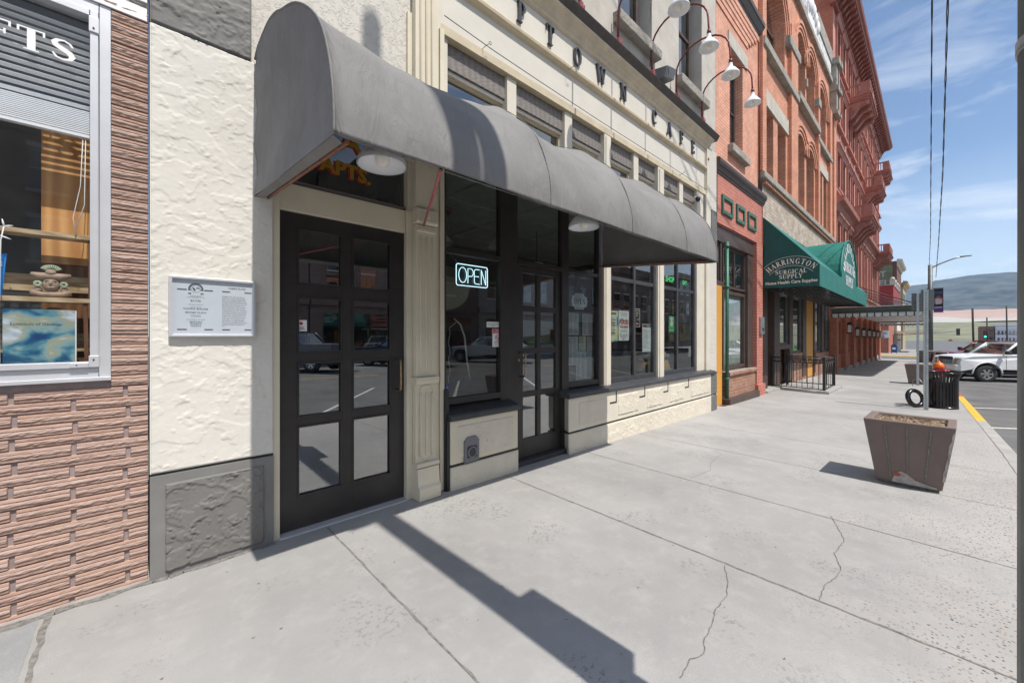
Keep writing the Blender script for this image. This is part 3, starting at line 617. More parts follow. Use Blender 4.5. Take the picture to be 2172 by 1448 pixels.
# ================================================================= CAFE BUILDING
from mathutils import noise as MN
def plaster(name, mat, parent, x0, x1, z0, z1, y, res, amp, sc=1.0, seed=0.0, dens=.5, flat=False, slant=0.0):
    nx, nz = max(2, int((x1-x0)/res)), max(2, int((z1-z0)/res)); vs = []
    def hgt(x, z):
        u, w_ = (x+slant*z)*sc, (z-slant*x)*sc
        wx_, wz_ = MN.noise((u*3, w_*3, seed+5))*.10, MN.noise((u*3, w_*3, seed+9))*.10
        a = MN.fractal((u*3.2+wx_*4+seed, w_*4.2+wz_*4, seed), .8, 2.1, 4)
        b_ = MN.fractal((u*7+seed*2, w_*9, seed+3), .7, 2.1, 4)
        c = MN.fractal((u*16+seed, w_*20, seed+7), .7, 2.0, 3)
        m_ = MN.fractal((u*1.6, w_*1.3, seed+21), 1, 2, 2)
        t1 = max(0, min(1, (a-.06)/.035)); t2 = max(0, min(1, (b_-.30+.22*(1-dens)*2-.1-.3*m_)/.05)); t3 = max(0, min(1, (c-.28-.45*max(0, .25-m_))/.08))
        ridge = math.exp(-((a-.06)/.035)**2)*max(0, min(1, .5+2.2*MN.noise((u*5, w_*5, seed+31))))
        return amp*(.55*t1+.45*t2*(.3+dens)+.5*t3*t2+.75*ridge)+.0007*MN.noise((x*40, z*40, seed))
    for i in range(nx+1):
        for j in range(nz+1):
            x, z = x0+(x1-x0)*i/nx, z0+(z1-z0)*j/nz; e = i in (0, nx) or j in (0, nz)
            vs.append((x, y+(.012 if e else -hgt(x, z)), z))
    q = MB(); q.mesh(vs, [(i*(nz+1)+j, (i+1)*(nz+1)+j, (i+1)*(nz+1)+j+1, i*(nz+1)+j+1) for i in range(nx) for j in range(nz)], 0, True)
    return q.build(name, mat, parent, rec=False)
PL = paint('trowelled_cream_plaster', (.655, .632, .578), .8, var=.05, vs=3, bs=170, bst=.5, bd=.002, wear=((.50, .45, .37), 5, .68))
PLk = paint('trowelled_cream_base', (.64, .59, .49), .8, var=.07, vs=4, bs=150, bst=.5, bd=.002, wear=((.34, .30, .25), 11, .68))
PLd = paint('trowelled_grey_plaster', (.165, .16, .152), .7, var=.10, vs=4, bs=150, bst=.5, bd=.002, wear=((.32, .31, .29), 26, .73))

cafe = thing('cafe_building', 'cream painted cafe front with dark framed glass, sign fascia and trowelled stucco base', 'building', (4.4, 3.1, 0))
# left stucco pier
b = MB(); b.box(.041, .655, 3.044, 3.45, .60, 3.168); b.build('pier_core', PL, cafe); plaster('stucco_pier', PL, cafe, .041, .655, .60, 3.169, 3.040, .0062, .0042, 1.6, 2.0, .5)
b = MB(); b.box(.041, .53, 3.040, 3.45, 3.172, 4.6); b.build('dark_band', PLd, cafe); plaster('dark_plaster', PLd, cafe, .041, .53, 3.172, 3.75, 3.034, .008, .007, 2.4, 6.0, .7)
b = MB(); b.box(.041, .655, 3.030, 3.45, -.08, .585)
b.build('pier_base', paint('charcoal_base', (.19, .187, .18), .6, var=.12, vs=4, bst=.3), cafe)
plaster('base_panel', PLd, cafe, .105, .60, .03, .535, 3.022, .0058, .008, 2.0, 11.0, .9, slant=-.5)
b = MB(); b.box(.043, .655, 3.05, 3.4, .5855, .5995); b.build('groove', M['black_line'], cafe)
# upper render wall with two windows, plus white render between pier and pilaster
b = MB(); wall(b, .53, 1.72, 3.165, 9.5, 3.09, [], .2); b.box(.53, 1.72, 3.1, 3.4, 3.205, 9.5)
b.build('render_wall', M['stucco_fine'], cafe)
b = MB(); ops = [(2.9, 4.0, 5.95, 8.2), (5.0, 6.0, 5.95, 8.2), (6.98, 8.0, 5.95, 8.2)]
wall(b, 1.72, 8.72, 5.1, 9.5, 3.10, ops, .34); b.box(1.72, 8.72, 3.45, 3.5, 5.1, 5.94); b.box(.041, 8.72, 3.1, 12, 9.5, 9.6); b.box(.041, .06, 3.5, 12, 4.6, 9.5); b.box(.06, 8.72, 3.09, 3.4, 9.3, 9.5)
b.build('upper_wall', M['render_upper'], cafe)
for o in ops:
    window(cafe, o[0]+.02, o[1]-.12, o[2]+.06, o[3], 3.27, M['brown'], M['glass_dark'], .07, rail_=(7.1,), mull=(), back=M['curtain'])
    b = MB(); b.hexa([(o[0]-.13, 2.98, 5.80), (o[1]+.1, 2.98, 5.80), (o[1]+.1, 3.3, 5.80), (o[0]-.13, 3.3, 5.80), (o[0]-.13, 2.97, 5.94), (o[1]+.1, 2.97, 5.94), (o[1]+.1, 3.3, 5.97), (o[0]-.13, 3.3, 5.97)])
    b.build('window_sill', M['stone'], cafe, bevel=.012)
    for sx in (o[0]-.06, o[0]+.06):
        pass
# pilaster by the apartment door
pl = MB(); PX0, PX1 = 1.70, 1.90
pl.box(1.66, 2.02, 3.06, 3.2, -.03, 4.15)
pl.box(PX0, PX1, 3.0, 3.059, .30, .97); pl.box(PX0, PX1, 2.995, 3.059, 1.035, 2.33); pl.box(PX0, PX1, 3.0, 3.059, 2.47, 5.2)
pl.prismx([(3.058, 1.034), (3.058, .965), (2.975, .972), (2.960, 1.0), (2.962, 1.034)], PX0-.012, PX1+.012)
pl.prismx([(3.058, .305), (3.058, .262), (2.965, .268), (2.955, .285), (2.965, .305)], PX0-.012, PX1+.012)
pl.prismx([(3.058, .262), (3.058, .0), (2.925, .0), (2.92, .10), (2.945, .125), (2.958, .262)], PX0-.005, PX1+.005)
pl.prismx([(3.058, 2.47), (3.058, 2.33), (2.972, 2.345), (2.965, 2.36), (2.975, 2.47)], PX0-.006, PX1+.006)
pl.box(PX1+.008, PX1+.05, 3.03, 3.059, 0.0, 5.2); pl.box(PX1+.055, PX1+.10, 3.015, 3.059, 0.0, 4.14)
po = pl.build('pilaster', M['cream_s'], cafe, bevel=.004)
q = MB()
for k in range(3):
    xx = PX0+.045+k*.055
    for z0_, z1_ in ((1.08, 2.24), (.36, .90), (3.42, 5.1)):
        q.rail(0, 1, [(0, 0)]*3) if False else q.tube([(xx, 2.997, z0_), (xx, 2.992, z0_+.02), (xx, 2.992, z1_-.02), (xx, 2.997, z1_)], [.004, .0085, .0085, .004], 6)
for zc in (2.41, 3.22, 4.35):
    for k in range(8): a = k*math.pi/4; q.ball((1.80+.018*math.cos(a), 2.968 if zc < 3 else 2.996, zc+.018*math.sin(a)), (.010, .006, .010), 8)
    q.ball((1.80, 2.964 if zc < 3 else 2.992, zc), .011, 8)
for zc in (3.36, 3.32, 3.12, 3.08, 2.285, 2.27): q.prismx([(3.0, zc), (3.0, zc+.016), (2.985, zc+.012)], PX0+.01, PX1-.01)
pts = [(PX0+.03+.07*(1-math.cos(R(a))), .90+.06*math.sin(R(a))) for a in range(0, 181, 20)]
q.tube([(PX0+.03, 2.996, .36)]+[(x, 2.996, z) for x, z in pts]+[(PX1-.03, 2.996, .36), (1.80, 2.996, .31), (PX0+.03, 2.996, .36)], .005, 6)
q.build('ornament', M['cream_s'], po)
# apartment doorway
b = MB(); b.box(.655, .697, 3.055, 3.2, -.02, 3.2); b.box(.697, 1.648, 3.075, 3.2, 2.262, 2.45); b.box(1.648, 1.66, 3.07, 3.2, -.02, 2.45); b.box(1.645, 1.699, 3.05, 3.069, -.02, 2.45)
b.box(.697, 1.69, 3.09, 3.2, 3.12, 3.2); b.build('door_surround', M['cream_s'], cafe, bevel=.004)
dr = MB(); dy0, dy1 = 3.104, 3.15
dr.box(.697, .817, dy0, dy1, .012, 2.258); dr.box(1.53, 1.645, dy0, dy1, .012, 2.258); dr.box(1.132, 1.207, dy0, dy1, .235, 2.16)
cols = ((.817, 1.132), (1.207, 1.53)); rows = ((.235, .742), (.752, 1.196), (1.262, 1.668), (1.757, 2.16))
for c0, c1 in cols:
    dr.box(c0, c1, dy0, dy1, 2.16, 2.258) ; dr.box(c0, c1, dy0, dy1, .012, .235)
    for (a, b_), (c, d) in zip(rows, rows[1:]): dr.box(c0, c1, dy0+.003, dy1-.003, b_ if b_ != .742 else .742, c if c != .752 else .80)
rows = ((.235, .742), (.80, 1.196), (1.262, 1.668), (1.757, 2.16))
dr.box(1.132, 1.207, dy0+.001, dy1, .012, .234); dr.box(1.132, 1.207, dy0+.001, dy1, 2.161, 2.258)
for c0, c1 in cols:
    for r0, r1 in rows:
        for bx in ((c0, c0+.012, r0, r1), (c1-.012, c1, r0, r1), (c0+.012, c1-.012, r0, r0+.012), (c0+.012, c1-.012, r1-.012, r1)): dr.box(bx[0], bx[1], dy0-.006, dy0+.012, bx[2], bx[3])
door = dr.build('door', M['black'], cafe)
g_ = MB()
for c0, c1 in cols:
    for r0, r1 in rows: g_.face([(c0, dy0+.02, r0), (c1, dy0+.02, r0), (c1, dy0+.02, r1), (c0, dy0+.02, r1)])
g_.build('pane', M['glass_door'], door, rec=False)
h = MB(); h.tube([(1.585, 3.10, 1.185), (1.585, 3.055, 1.188), (1.582, 3.035, 1.175), (1.582, 3.03, 1.06), (1.582, 3.035, .945), (1.585, 3.055, .93), (1.585, 3.10, .935)], .0095, 10)
h.build('handle', paint('worn_bronze', (.30, .21, .13), .35, .8, var=.3, vs=30), door)
h = MB(); h.box(.9, 1.13, 3.152, 3.20, 2.06, 2.14); h.box(.82, 1.53, 3.16, 3.18, 1.155, 1.18); h.build('door_closer', M['brown'], door)
b = MB(); b.box(.69, 1.65, 3.03, 3.19, -.02, .010); b.build('threshold', M['alu'], cafe, bevel=.003)
tw = window(cafe, .70, 1.70, 2.452, 3.118, 3.10, paint('grey_transom_frame', (.20, .18, .165), .5), M['glass_dark'], .035, name='transom_window')
w = MB(); gold = paint('gold_leaf', (.46, .27, .035), .35, .5, var=.1); redp = paint('red_shade', (.28, .03, .02), .5)
def apts(dx, dz, yy, m_, bb):
    font(w, 'APTS.', lambda u, v, d: (1.05+dx+u, yy, 2.63+dz+v-.10*(u)), .20, m_, sx=1.15, off=bb); font(w, 'LEWIS', lambda u, v, d: (.95+dx+u, yy, 2.86+dz+v-.06*u), .20, m_, sx=1.15, off=bb)
def apts2(dx, dz, yy, m_, bb):
    font(w, 'APTS.', lambda u, v, d: (.98+dx+u, yy, 2.63+dz+v-.06*u), .15, m_, sx=1.05, off=bb)
    font(w, 'LA', lambda u, v, d: (1.0+dx+u, yy, 2.83+dz+v), .2, m_, sx=1.25, off=bb)
apts2(0, 0, 3.1235, 0, .006); apts2(-.018, -.012, 3.1255, 1, .006)
w.build('gilt_lettering', [gold, redp], tw, rec=False)
# storefront frames. x positions of members
FY0, FY1 = 3.09, 3.16
b = MB()
def mem(x0, x1, z0, z1, y0=FY0, y1=FY1): b.box(x0, x1, y0, y1, z0, z1)
mem(2.0, 2.06, .70, 3.2, 3.08); mem(2.74, 2.86, .70, 3.2); mem(3.74, 3.87, .02, 3.2); mem(4.50, 4.60, .70, 3.2, 3.085)
mem(2.06, 2.74, .74, .80); mem(3.87, 4.50, .74, .80); mem(2.86, 3.0, .02, 3.2, 3.10)
mem(3.0, 3.74, 2.165, 2.215); mem(2.06, 2.74, 2.16, 2.21); mem(3.87, 4.5, 2.17, 2.215)
fr = b.build('storefront_frame', M['black'], cafe, bevel=.003)
for (x0, x1, z0, z1) in ((2.06, 2.74, .80, 2.16), (2.06, 2.74, 2.21, 3.2), (3.0, 3.74, 2.215, 3.2), (3.87, 4.50, .80, 2.17), (3.87, 4.50, 2.215, 3.2)):
    p = MB(); p.face([(x0, 3.128, z0), (x1, 3.128, z0), (x1, 3.128, z1), (x0, 3.128, z1)]); p.build('pane', M['glass'], fr, rec=False)
# cafe door
d2 = MB(); X0, X1 = 3.0, 3.74; e0, e1 = 3.115, 3.16
d2.box(X0, X0+.095, e0, e1, .03, 2.16); d2.box(X1-.09, X1, e0, e1, .03, 2.16)
cols = ((X0+.095, 3.325), (3.385, X1-.09)); rows = ((.24, .70), (.765, 1.185), (1.25, 1.655), (1.72, 2.085))
d2.box(3.325, 3.385, e0, e1, .24, 2.085); d2.box(X0+.095, X1-.09, e0, e1, 2.085, 2.16); d2.box(X0+.095, X1-.09, e0, e1, .03, .24)
for c0, c1 in cols:
    for (a, b_), (c, d) in zip(rows, rows[1:]): d2.box(c0, c1, e0+.003, e1-.003, b_, c)
door2 = d2.build('door', M['black'], cafe, bevel=.003)
p = MB()
for c0, c1 in cols:
    for r0, r1 in rows: p.face([(c0, e0+.02, r0), (c1, e0+.02, r0), (c1, e0+.02, r1), (c0, e0+.02, r1)])
p.build('pane', M['glass_door'], door2, rec=False)
h = MB(); h.tube([(3.05, 3.11, 1.20), (3.05, 3.06, 1.205), (3.05, 3.035, 1.19), (3.05, 3.03, 1.07), (3.05, 3.035, .95), (3.05, 3.06, .935), (3.05, 3.11, .94)], .0095, 10); h.lathe([(.0, -.008), (.014, -.008), (.016, .004)], (3.025, 3.112, 1.12), 12, axis='y')
h.build('handle', paint('worn_bronze_pull', (.34, .25, .17), .35, .8, var=.3, vs=30), door2)
b = MB(); b.box(2.88, 3.9, 3.03, 3.2, -.06, .025); b.build('threshold', M['sill'], cafe, bevel=.003)
# cream posts and window pairs
b = MB()
for x0, x1, pr in ((4.60, 4.76, .03), (6.13, 6.34, .03), (7.70, 8.05, .02), (8.05, 8.22, .06)): b.box(x0, x1, 3.09-pr, 3.2, .68, 4.15)
b.box(4.625, 4.735, 3.045, 3.06, .70, 4.10); b.box(6.17, 6.30, 3.045, 3.06, .70, 4.10); b.box(8.22, 8.28, 3.06, 3.2, .66, 4.6)
b.build('window_post', M['cream'], cafe, bevel=.004)
for x0, x1, mu in ((4.76, 6.13, 5.47), (6.34, 7.70, 6.94)):
    window(cafe, x0, x1, .72, 3.2, 3.10, M['sill'], M['glass'], .07, mull=(mu,), rail_=(2.20,))
b = MB(); b.box(8.22, 8.60, 3.04, 3.4, .66, 5.1); b.box(8.601, 8.73, 3.10, 3.4, -.2, 5.099); b.build('end_pier', M['stucco_fine'], cafe)
b = MB(); b.box(8.30, 8.595, 3.025, 3.039, 2.95, 3.9); b.build('pier_block', M['stucco_grey'], cafe, bevel=.01)
# bulkheads
def panel_stucco(x0, x1, z0, z1, y, parent): return plaster('stucco_panel', PLk, parent, x0, x1, z0, z1, y-.007, .0075, .0055, 2.6, x0*3, .8)
LB, RB = 2.965, 2.975
b = MB(); b.box(2.03, 2.87, LB, 3.2, .222, .615); kl = b.build('bulkhead', M['cream_s'], cafe, bevel=.006)
b = MB(); b.box(2.03, 2.875, LB-.001, 3.2, -.04, .198); b.build('plinth', PLk, cafe); plaster('plinth_plaster', PLk, cafe, 2.03, 2.875, -.04, .198, LB-.005, .0075, .004, 2.6, 40, .5)
b = MB(); b.box(2.04, 2.868, LB+.008, 3.2, .198, .222); b.build('groove', M['black_line'], cafe)
panel_stucco(2.11, 2.80, .27, .565, LB, kl)
b = MB(); b.prismx([(2.94, .618), (2.94, .655), (2.955, .675), (3.2, .742), (3.2, .618)], 2.02, 2.885); b.build('sill', M['sill'], cafe, bevel=.004)
b = MB(); b.hexa([(3.72, RB, .232), (8.28, RB, .232), (8.28, 3.2, .232), (3.85, 3.2, .232), (3.72, RB, .632), (8.28, RB, .632), (8.28, 3.2, .632), (3.85, 3.2, .632)]); kr = b.build('bulkhead', M['cream'], cafe, bevel=.005)
b = MB(); b.hexa([(3.725, RB-.003, -.2), (8.28, RB-.003, -.2), (8.28, 3.2, -.2), (3.86, 3.2, -.2), (3.715, RB-.003, .208), (8.28, RB-.003, .208), (8.28, 3.2, .208), (3.85, 3.2, .208)]); b.build('plinth', PLk, cafe); plaster('plinth_plaster', PLk, cafe, 3.73, 8.12, -.2, .207, RB-.007, .010, .0055, 2.4, 50, .8)
b = MB(); b.box(3.74, 8.41, RB+.008, 3.19, .208, .232); b.build('groove', M['black_line'], cafe)
for a, c in ((3.92, 4.53), (4.80, 5.34), (5.60, 6.10), (6.36, 6.90), (7.18, 8.05)): panel_stucco(a, c, .29, .565, RB, kr)
for a in (4.60, 5.38, 6.14, 6.94): b = MB(); b.box(a, a+.165, RB-.004, RB+.01, .47, .49); b.box(a+.145, a+.165, RB-.004, RB+.01, .489, .63); b.build('bracket_groove', M['black_line'], kr)
b = MB(); b.box(8.13, 8.425, RB-.008, 3.2, -.2, .205); b.box(8.13, 8.425, RB-.008, 3.2, .235, .63); b.build('grey_end_block', M['stucco_grey'], cafe, bevel=.006)
b = MB(); b.prismx([(2.94, .636), (2.94, .672), (2.955, .69), (3.2, .742), (3.2, .636)], 3.70, 8.30); b.box(8.30, 8.43, 2.96, 3.2, .636, .66); b.build('sill', M['sill'], cafe, bevel=.004)
b = MB(); b.box(1.99, 2.03, 2.99, 3.2, -.02, .9); b.box(2.0, 2.03, 2.975, 2.989, -.02, .62); b.build('bay_corner_trim', M['black_line'], cafe)
# pet hatch
ph = MB(); cx, z0_ = 2.255, .215; gp = paint('grey_plastic', (.17, .17, .185), .5)
ou = [(cx-.085, z0_), (cx+.085, z0_), (cx+.085, z0_+.20), (cx+.05, z0_+.235), (cx-.05, z0_+.235), (cx-.085, z0_+.20)]; ph.prism(ou, LB-.024, LB-.005)
pet = ph.build('pet_hatch', gp, cafe, bevel=.004)
ph = MB(); ph.box(cx-.055, cx+.055, LB-.027, LB-.0245, z0_+.04, z0_+.15); ph.build('hatch_opening', M['ink'], pet); ph = MB(); ph.lathe([(.052, -.006), (.052, .006), (.040, .006), (.040, -.006), (.052, -.006)], (cx, LB-.028, z0_+.092), 20, axis='y'); ph.build('hatch_ring', gp, pet)
# transom lights above the awning
TP = [(2.08, 2.83), (2.965, 3.785), (3.93, 4.62), (4.765, 5.41), (5.55, 6.20), (6.345, 6.975), (7.125, 7.75)]
b = MB(); edges = [2.02]+[v for p in TP for v in p]+[8.0]
for i in range(0, len(edges), 2): b.box(edges[i], edges[i+1], 3.085, 3.25, 3.2, 4.135)
for a, c in TP: b.box(a, c, 3.14, 3.24, 3.856, 3.892)
b.build('transom_post', M['cream'], cafe, bevel=.003)
for a, c in TP:
    q = MB(); q.box(a, c, 3.125, 3.15, 4.005, 4.13); q.box(a, c, 3.118, 3.145, 3.896, 4.0); q.build('transom_board', M['grey_board'], cafe, bevel=.002)
    window(cafe, a, c, 3.2, 3.853, 3.17, M['tan_mould'], M['glass_sky'], .018, name='transom_light')
# fascia, ledge, sign band, cornice
b = MB(); b.box(2.0, 8.12, 3.10, 3.3, 4.2205, 4.62); b.box(2.0, 8.12, 3.09, 3.3, 4.705, 5.06); b.build('sign_fascia', M['white_sign'], cafe)
b = MB(); b.box(1.99, 8.14, 3.055, 3.3, 4.136, 4.22); b.prismx([(3.3, 4.6205), (3.099, 4.6205), (3.085, 4.64), (3.045, 4.655), (3.04, 4.685), (3.05, 4.704), (3.3, 4.704)], 2.0, 8.2)
b.build('moulding', M['tan_mould'], cafe, bevel=.002)
b = MB(); b.prismx([(3.3, 5.062), (3.085, 5.062), (3.06, 5.075), (3.055, 5.11), (3.03, 5.125), (3.01, 5.17), (2.975, 5.19), (2.955, 5.215), (2.95, 5.235), (3.3, 5.235)], 1.98, 8.25)
b.build('cornice', paint('cornice_paint', (.60, .52, .39), .5, var=.15, vs=5, wear=((.3,.22,.15), 12, .72)), cafe, bevel=.002)
b = MB(); b.prismx([(3.3, 5.237), (2.945, 5.237), (2.90, 5.31), (2.89, 5.33), (2.90, 5.335), (3.3, 5.345)], 1.97, 8.36); b.build('gutter', M['brown_gutter'], cafe)
for bx_ in ((1.72, 2.0, 3.06, 3.3, 4.15, 5.1), (8.12, 8.22, 3.04, 3.3, 4.135, 5.06), (8.0, 8.12, 3.07, 3.3, 3.2, 4.135)): b = MB(); b.box(*bx_); b.build('end_console', M['cream'], cafe, bevel=.004)
b = MB(); b.lathe([(.0, -.01), (.025, -.01), (.03, 0)], (8.17, 3.04, 4.86), 12, axis='y'); b.build('rosette', M['brown_gutter'], cafe)
for ch, x in zip('UPTOWNCAFE', (2.45, 3.03, 3.50, 4.02, 4.54, 5.10, 6.03, 6.55, 7.03, 7.52)):
    q = MB(); aw = GL[ch][0]*.215; serif(q, ch, wallfn(x-aw/2, 3.089, 4.785), .222, depth=.03, sx=.97); q.build('sign_letter', M['letter'], cafe)
b = MB(); b.tube([(2.02, 3.05, 4.30), (2.6, 3.04, 4.262), (3.3, 3.04, 4.25), (4.4, 3.045, 4.245), (6, 3.045, 4.25), (8.1, 3.05, 4.24)], .004, 5); b.build('sagging_wire', M['black_line'], cafe)
for x, z in ((2.47, 4.22), (3.82, 4.63), (6.9, 4.2)):
    q = MB(); q.tube([(x, 3.06, z), (x+.005, 3.0, z+.01), (x+.03, 2.99, z+.03)], .003, 5); q.tube([(x+.045+.015*math.cos(R(a)), 2.99, z+.045+.015*math.sin(R(a))) for a in range(0, 361, 30)], .0028, 5); q.build('hook', M['iron'], cafe)
# interior
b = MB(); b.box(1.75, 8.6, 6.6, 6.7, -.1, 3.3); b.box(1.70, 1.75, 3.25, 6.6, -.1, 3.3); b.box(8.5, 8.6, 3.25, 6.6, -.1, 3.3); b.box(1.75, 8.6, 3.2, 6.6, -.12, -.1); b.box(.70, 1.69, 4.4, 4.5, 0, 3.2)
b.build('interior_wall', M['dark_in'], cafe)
b = MB(); b.box(1.75, 8.6, 3.25, 6.6, 3.22, 3.27)
for i in range(6): b.box(1.75+i*1.2, 1.77+i*1.2, 3.3, 6.6, 3.205, 3.219)
for i in range(4): b.box(1.8, 8.5, 3.6+i*.8, 3.62+i*.8, 3.203, 3.218)
b.build('interior_ceiling', M['ceil'], cafe)
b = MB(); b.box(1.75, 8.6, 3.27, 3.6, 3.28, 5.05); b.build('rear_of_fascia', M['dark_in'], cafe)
# ================================================================= THINGS ON THE CAFE
# awning
prof = [(3.055, 3.20), (2.95, 3.235), (2.7, 3.235), (2.52, 3.19), (2.38, 3.125), (2.24, 3.065), (2.1, 2.99), (1.94, 2.875), (1.785, 2.73), (1.69, 2.585), (1.63, 2.43), (1.603, 2.30), (1.60, 2.175)]
aw = thing('shop_awning', 'long grey canvas awning with rounded ribs over the cafe doors', 'awning', (2.5, 3.05, 2.3))
ribs = [.55, 1.83, 2.79, 3.78, 4.55]
s = MB(); vs = []; cols_ = []; rr = random.Random(9)
for a, c in zip(ribs, ribs[1:]):
    n = 16
    for i in range(n if c != ribs[-1] else n+1): cols_.append((a+(c-a)*i/n, i/n))
pl_ = []
for i_ in range(len(prof)-1):
    p0_, p1_, p2_, p3_ = [Vector(prof[max(0, min(len(prof)-1, i_+k))]) for k in (-1, 0, 1, 2)]
    for k in range(4):
        u = k/4; pp = .5*((2*p1_)+(p2_-p0_)*u+(2*p0_-5*p1_+4*p2_-p3_)*u*u+(3*p1_-p0_-3*p2_+p3_)*u*u*u); pl_.append((pp.x, pp.y))
pl_.append(prof[-1]); nP = len(pl_)
for x, u in cols_:
    sag = math.sin(math.pi*u)**.8
    for j, (y, z) in enumerate(pl_):
        q = j/(nP-1); k = math.sin(math.pi*min(q*1.05, 1))
        d = (.085 if x < 4 else .05)*sag*k*(1.25-q)+.005*math.sin(x*23+q*9)*k*sag+.004*math.sin(x*61+q*3)*(1-q)*k
        d += .007*k*(math.sin(34*q+26*u)*math.exp(-u/.10)+math.sin(31*q-24*(1-u)+1)*math.exp(-(1-u)/.10))*(1-q*.6)
        # inward = towards wall and down
        vs.append((x, y+d*.75, z-d*.95+(.012*math.sin(math.pi*u) if j == nP-1 else 0)))
s.mesh(vs, [(i*nP+j, (i+1)*nP+j, (i+1)*nP+j+1, i*nP+j+1) for i in range(len(cols_)-1) for j in range(nP-1)], 0, True)
o = s.build('canvas', M['canvas_grey'], aw)
so = o.modifiers.new('thick', 'SOLIDIFY'); so.thickness = .004
for x in ribs: sm_ = MB(); sm_.tube([(x, y-.002, z+.001) for y, z in pl_], .003 if x in ribs[1:-1] else .005, 6); sm_.build('seam', M['canvas_grey'], aw)
for xe, inner in ((.55, 1), (4.55, -1)):
    e = MB(); ctr = (2.9, 2.5); n = nP; rings = 6; base = []
    loop = list(pl_)+[(1.60+(3.055-1.60)*k/12, 2.175+(2.30-2.175)*k/12) for k in range(1, 13)]+[(3.055, 2.30+.9*k/8) for k in range(1, 8)]
    c = (2.45, 2.6); vs = []
    for r_ in range(rings+1):
        f_ = r_/rings
        for (y, z) in loop:
            yy, zz = y+(c[0]-y)*f_, z+(c[1]-z)*f_
            bul = -.03*math.sin(f_*math.pi/2)*inner*-1+.006*math.sin(14*zz+6*yy)*f_+(.012*math.sin(40*zz) if yy > 2.9 else 0)*(1-f_)
            vs.append((xe+bul, yy, zz))
    m_ = len(loop); e.mesh(vs, [(r_*m_+i, r_*m_+(i+1) % m_, (r_+1)*m_+(i+1) % m_, (r_+1)*m_+i) for r_ in range(rings) for i in range(m_)], 0, True)
    eo = e.build('end_panel', M['canvas_grey'], aw)
    e = MB()
    hemx = xe+.05*inner
    e.face([(xe, 1.605, 2.172), (xe, 3.05, 2.298), (hemx, 3.05, 2.298), (hemx, 1.65, 2.172)]); e.build('hem', M['canvas_grey'], aw, rec=False)
    rust = paint('rusty_tube', (.26, .12, .075), .7, .2, var=.4, vs=30)
    e = MB(); e.tube([(xe+.075*inner, 1.66, 2.19), (xe+.075*inner, 3.05, 2.31)], .011, 8); e.tube([(xe+.02*inner, 1.62, 2.21), (xe+.14*inner, 1.64, 2.20)], .009, 8)
    e.build('frame_tube', rust, aw)
    e = MB()
    for k in range(11):
        y = 1.72+k*.12; z = 2.172+(y-1.6)*.0866; e.tube([(hemx, y, z), (xe+.078*inner, y+.03, z+.033), (hemx, y+.06, z+.005)], .0022, 5)
    e.build('lacing', M['black_line'], aw)
e = MB(); e.face([(.55, 1.602, 2.176), (4.55, 1.602, 2.176), (4.55, 1.66, 2.20), (.55, 1.66, 2.20)]); e.build('front_hem', M['canvas_grey'], aw, rec=False)
e = MB(); e.tube([(.6, 1.63, 2.21), (4.5, 1.63, 2.21)], .011, 8); e.build('frame_tube', M['steel'], aw)
e = MB(); e.tube([(1.77, 2.985, 2.33), (1.06, 1.63, 2.19)], .0095, 8); e.build('brace', M['maroon_l'], aw)
for i, (x, lab) in enumerate(((1.16, 'white enamel dome lamp under the awning above the apartment door'), (3.35, 'white enamel dome lamp under the awning beside the cafe door'))):
    if i == 0:
        lp = thing('dome_lamp', lab, 'lamp', (x, 2.48, 2.52), 'dome lamps under the awning')
        q = MB(); q.lathe([(.158, -.018), (.158, 0), (.152, .02), (.115, .075), (.06, .115), (.045, .125), (.045, .17), (.03, .18)], (x, 2.48, 2.52), 32); q.lathe([(.150, -.014), (.145, .012), (.11, .066), (.05, .105)], (x, 2.48, 2.52), 32); q.build('lamp_shade', M['enamel'], lp)
        q = MB(); q.ball((x, 2.48, 2.545), (.05, .05, .055), 16); q.build('bulb', M['bulb'], lp)
        q = MB(); q.tube([(x, 2.48, 2.69), (x, 2.48, 2.82), (x, 2.7, 2.95), (x, 3.05, 2.98)], .010, 8); q.build('arm', M['steel_dull'], lp)
    else:
        c = copy_tree(lp); c.location = (x, 2.48, 2.52); c['label'] = lab
# plaque
pq = thing('historic_plaque', 'silver framed historic register plaque on the cream stucco pier', 'plaque', (.333, 3.03, 1.56))
q = MB(); q.box(.128, .540, 3.020, 3.034, 1.39, 1.728); q.build('plate', paint('pale_plate', (.52, .57, .63), .38, .15, var=.03), pq)
q = MB(); q.box(.121, .136, 3.004, 3.036, 1.383, 1.735); q.box(.532, .547, 3.004, 3.036, 1.383, 1.735); q.box(.136, .532, 3.004, 3.036, 1.383, 1.396); q.box(.136, .532, 3.004, 3.036, 1.722, 1.735); q.build('frame', M['alu'], pq, bevel=.002)
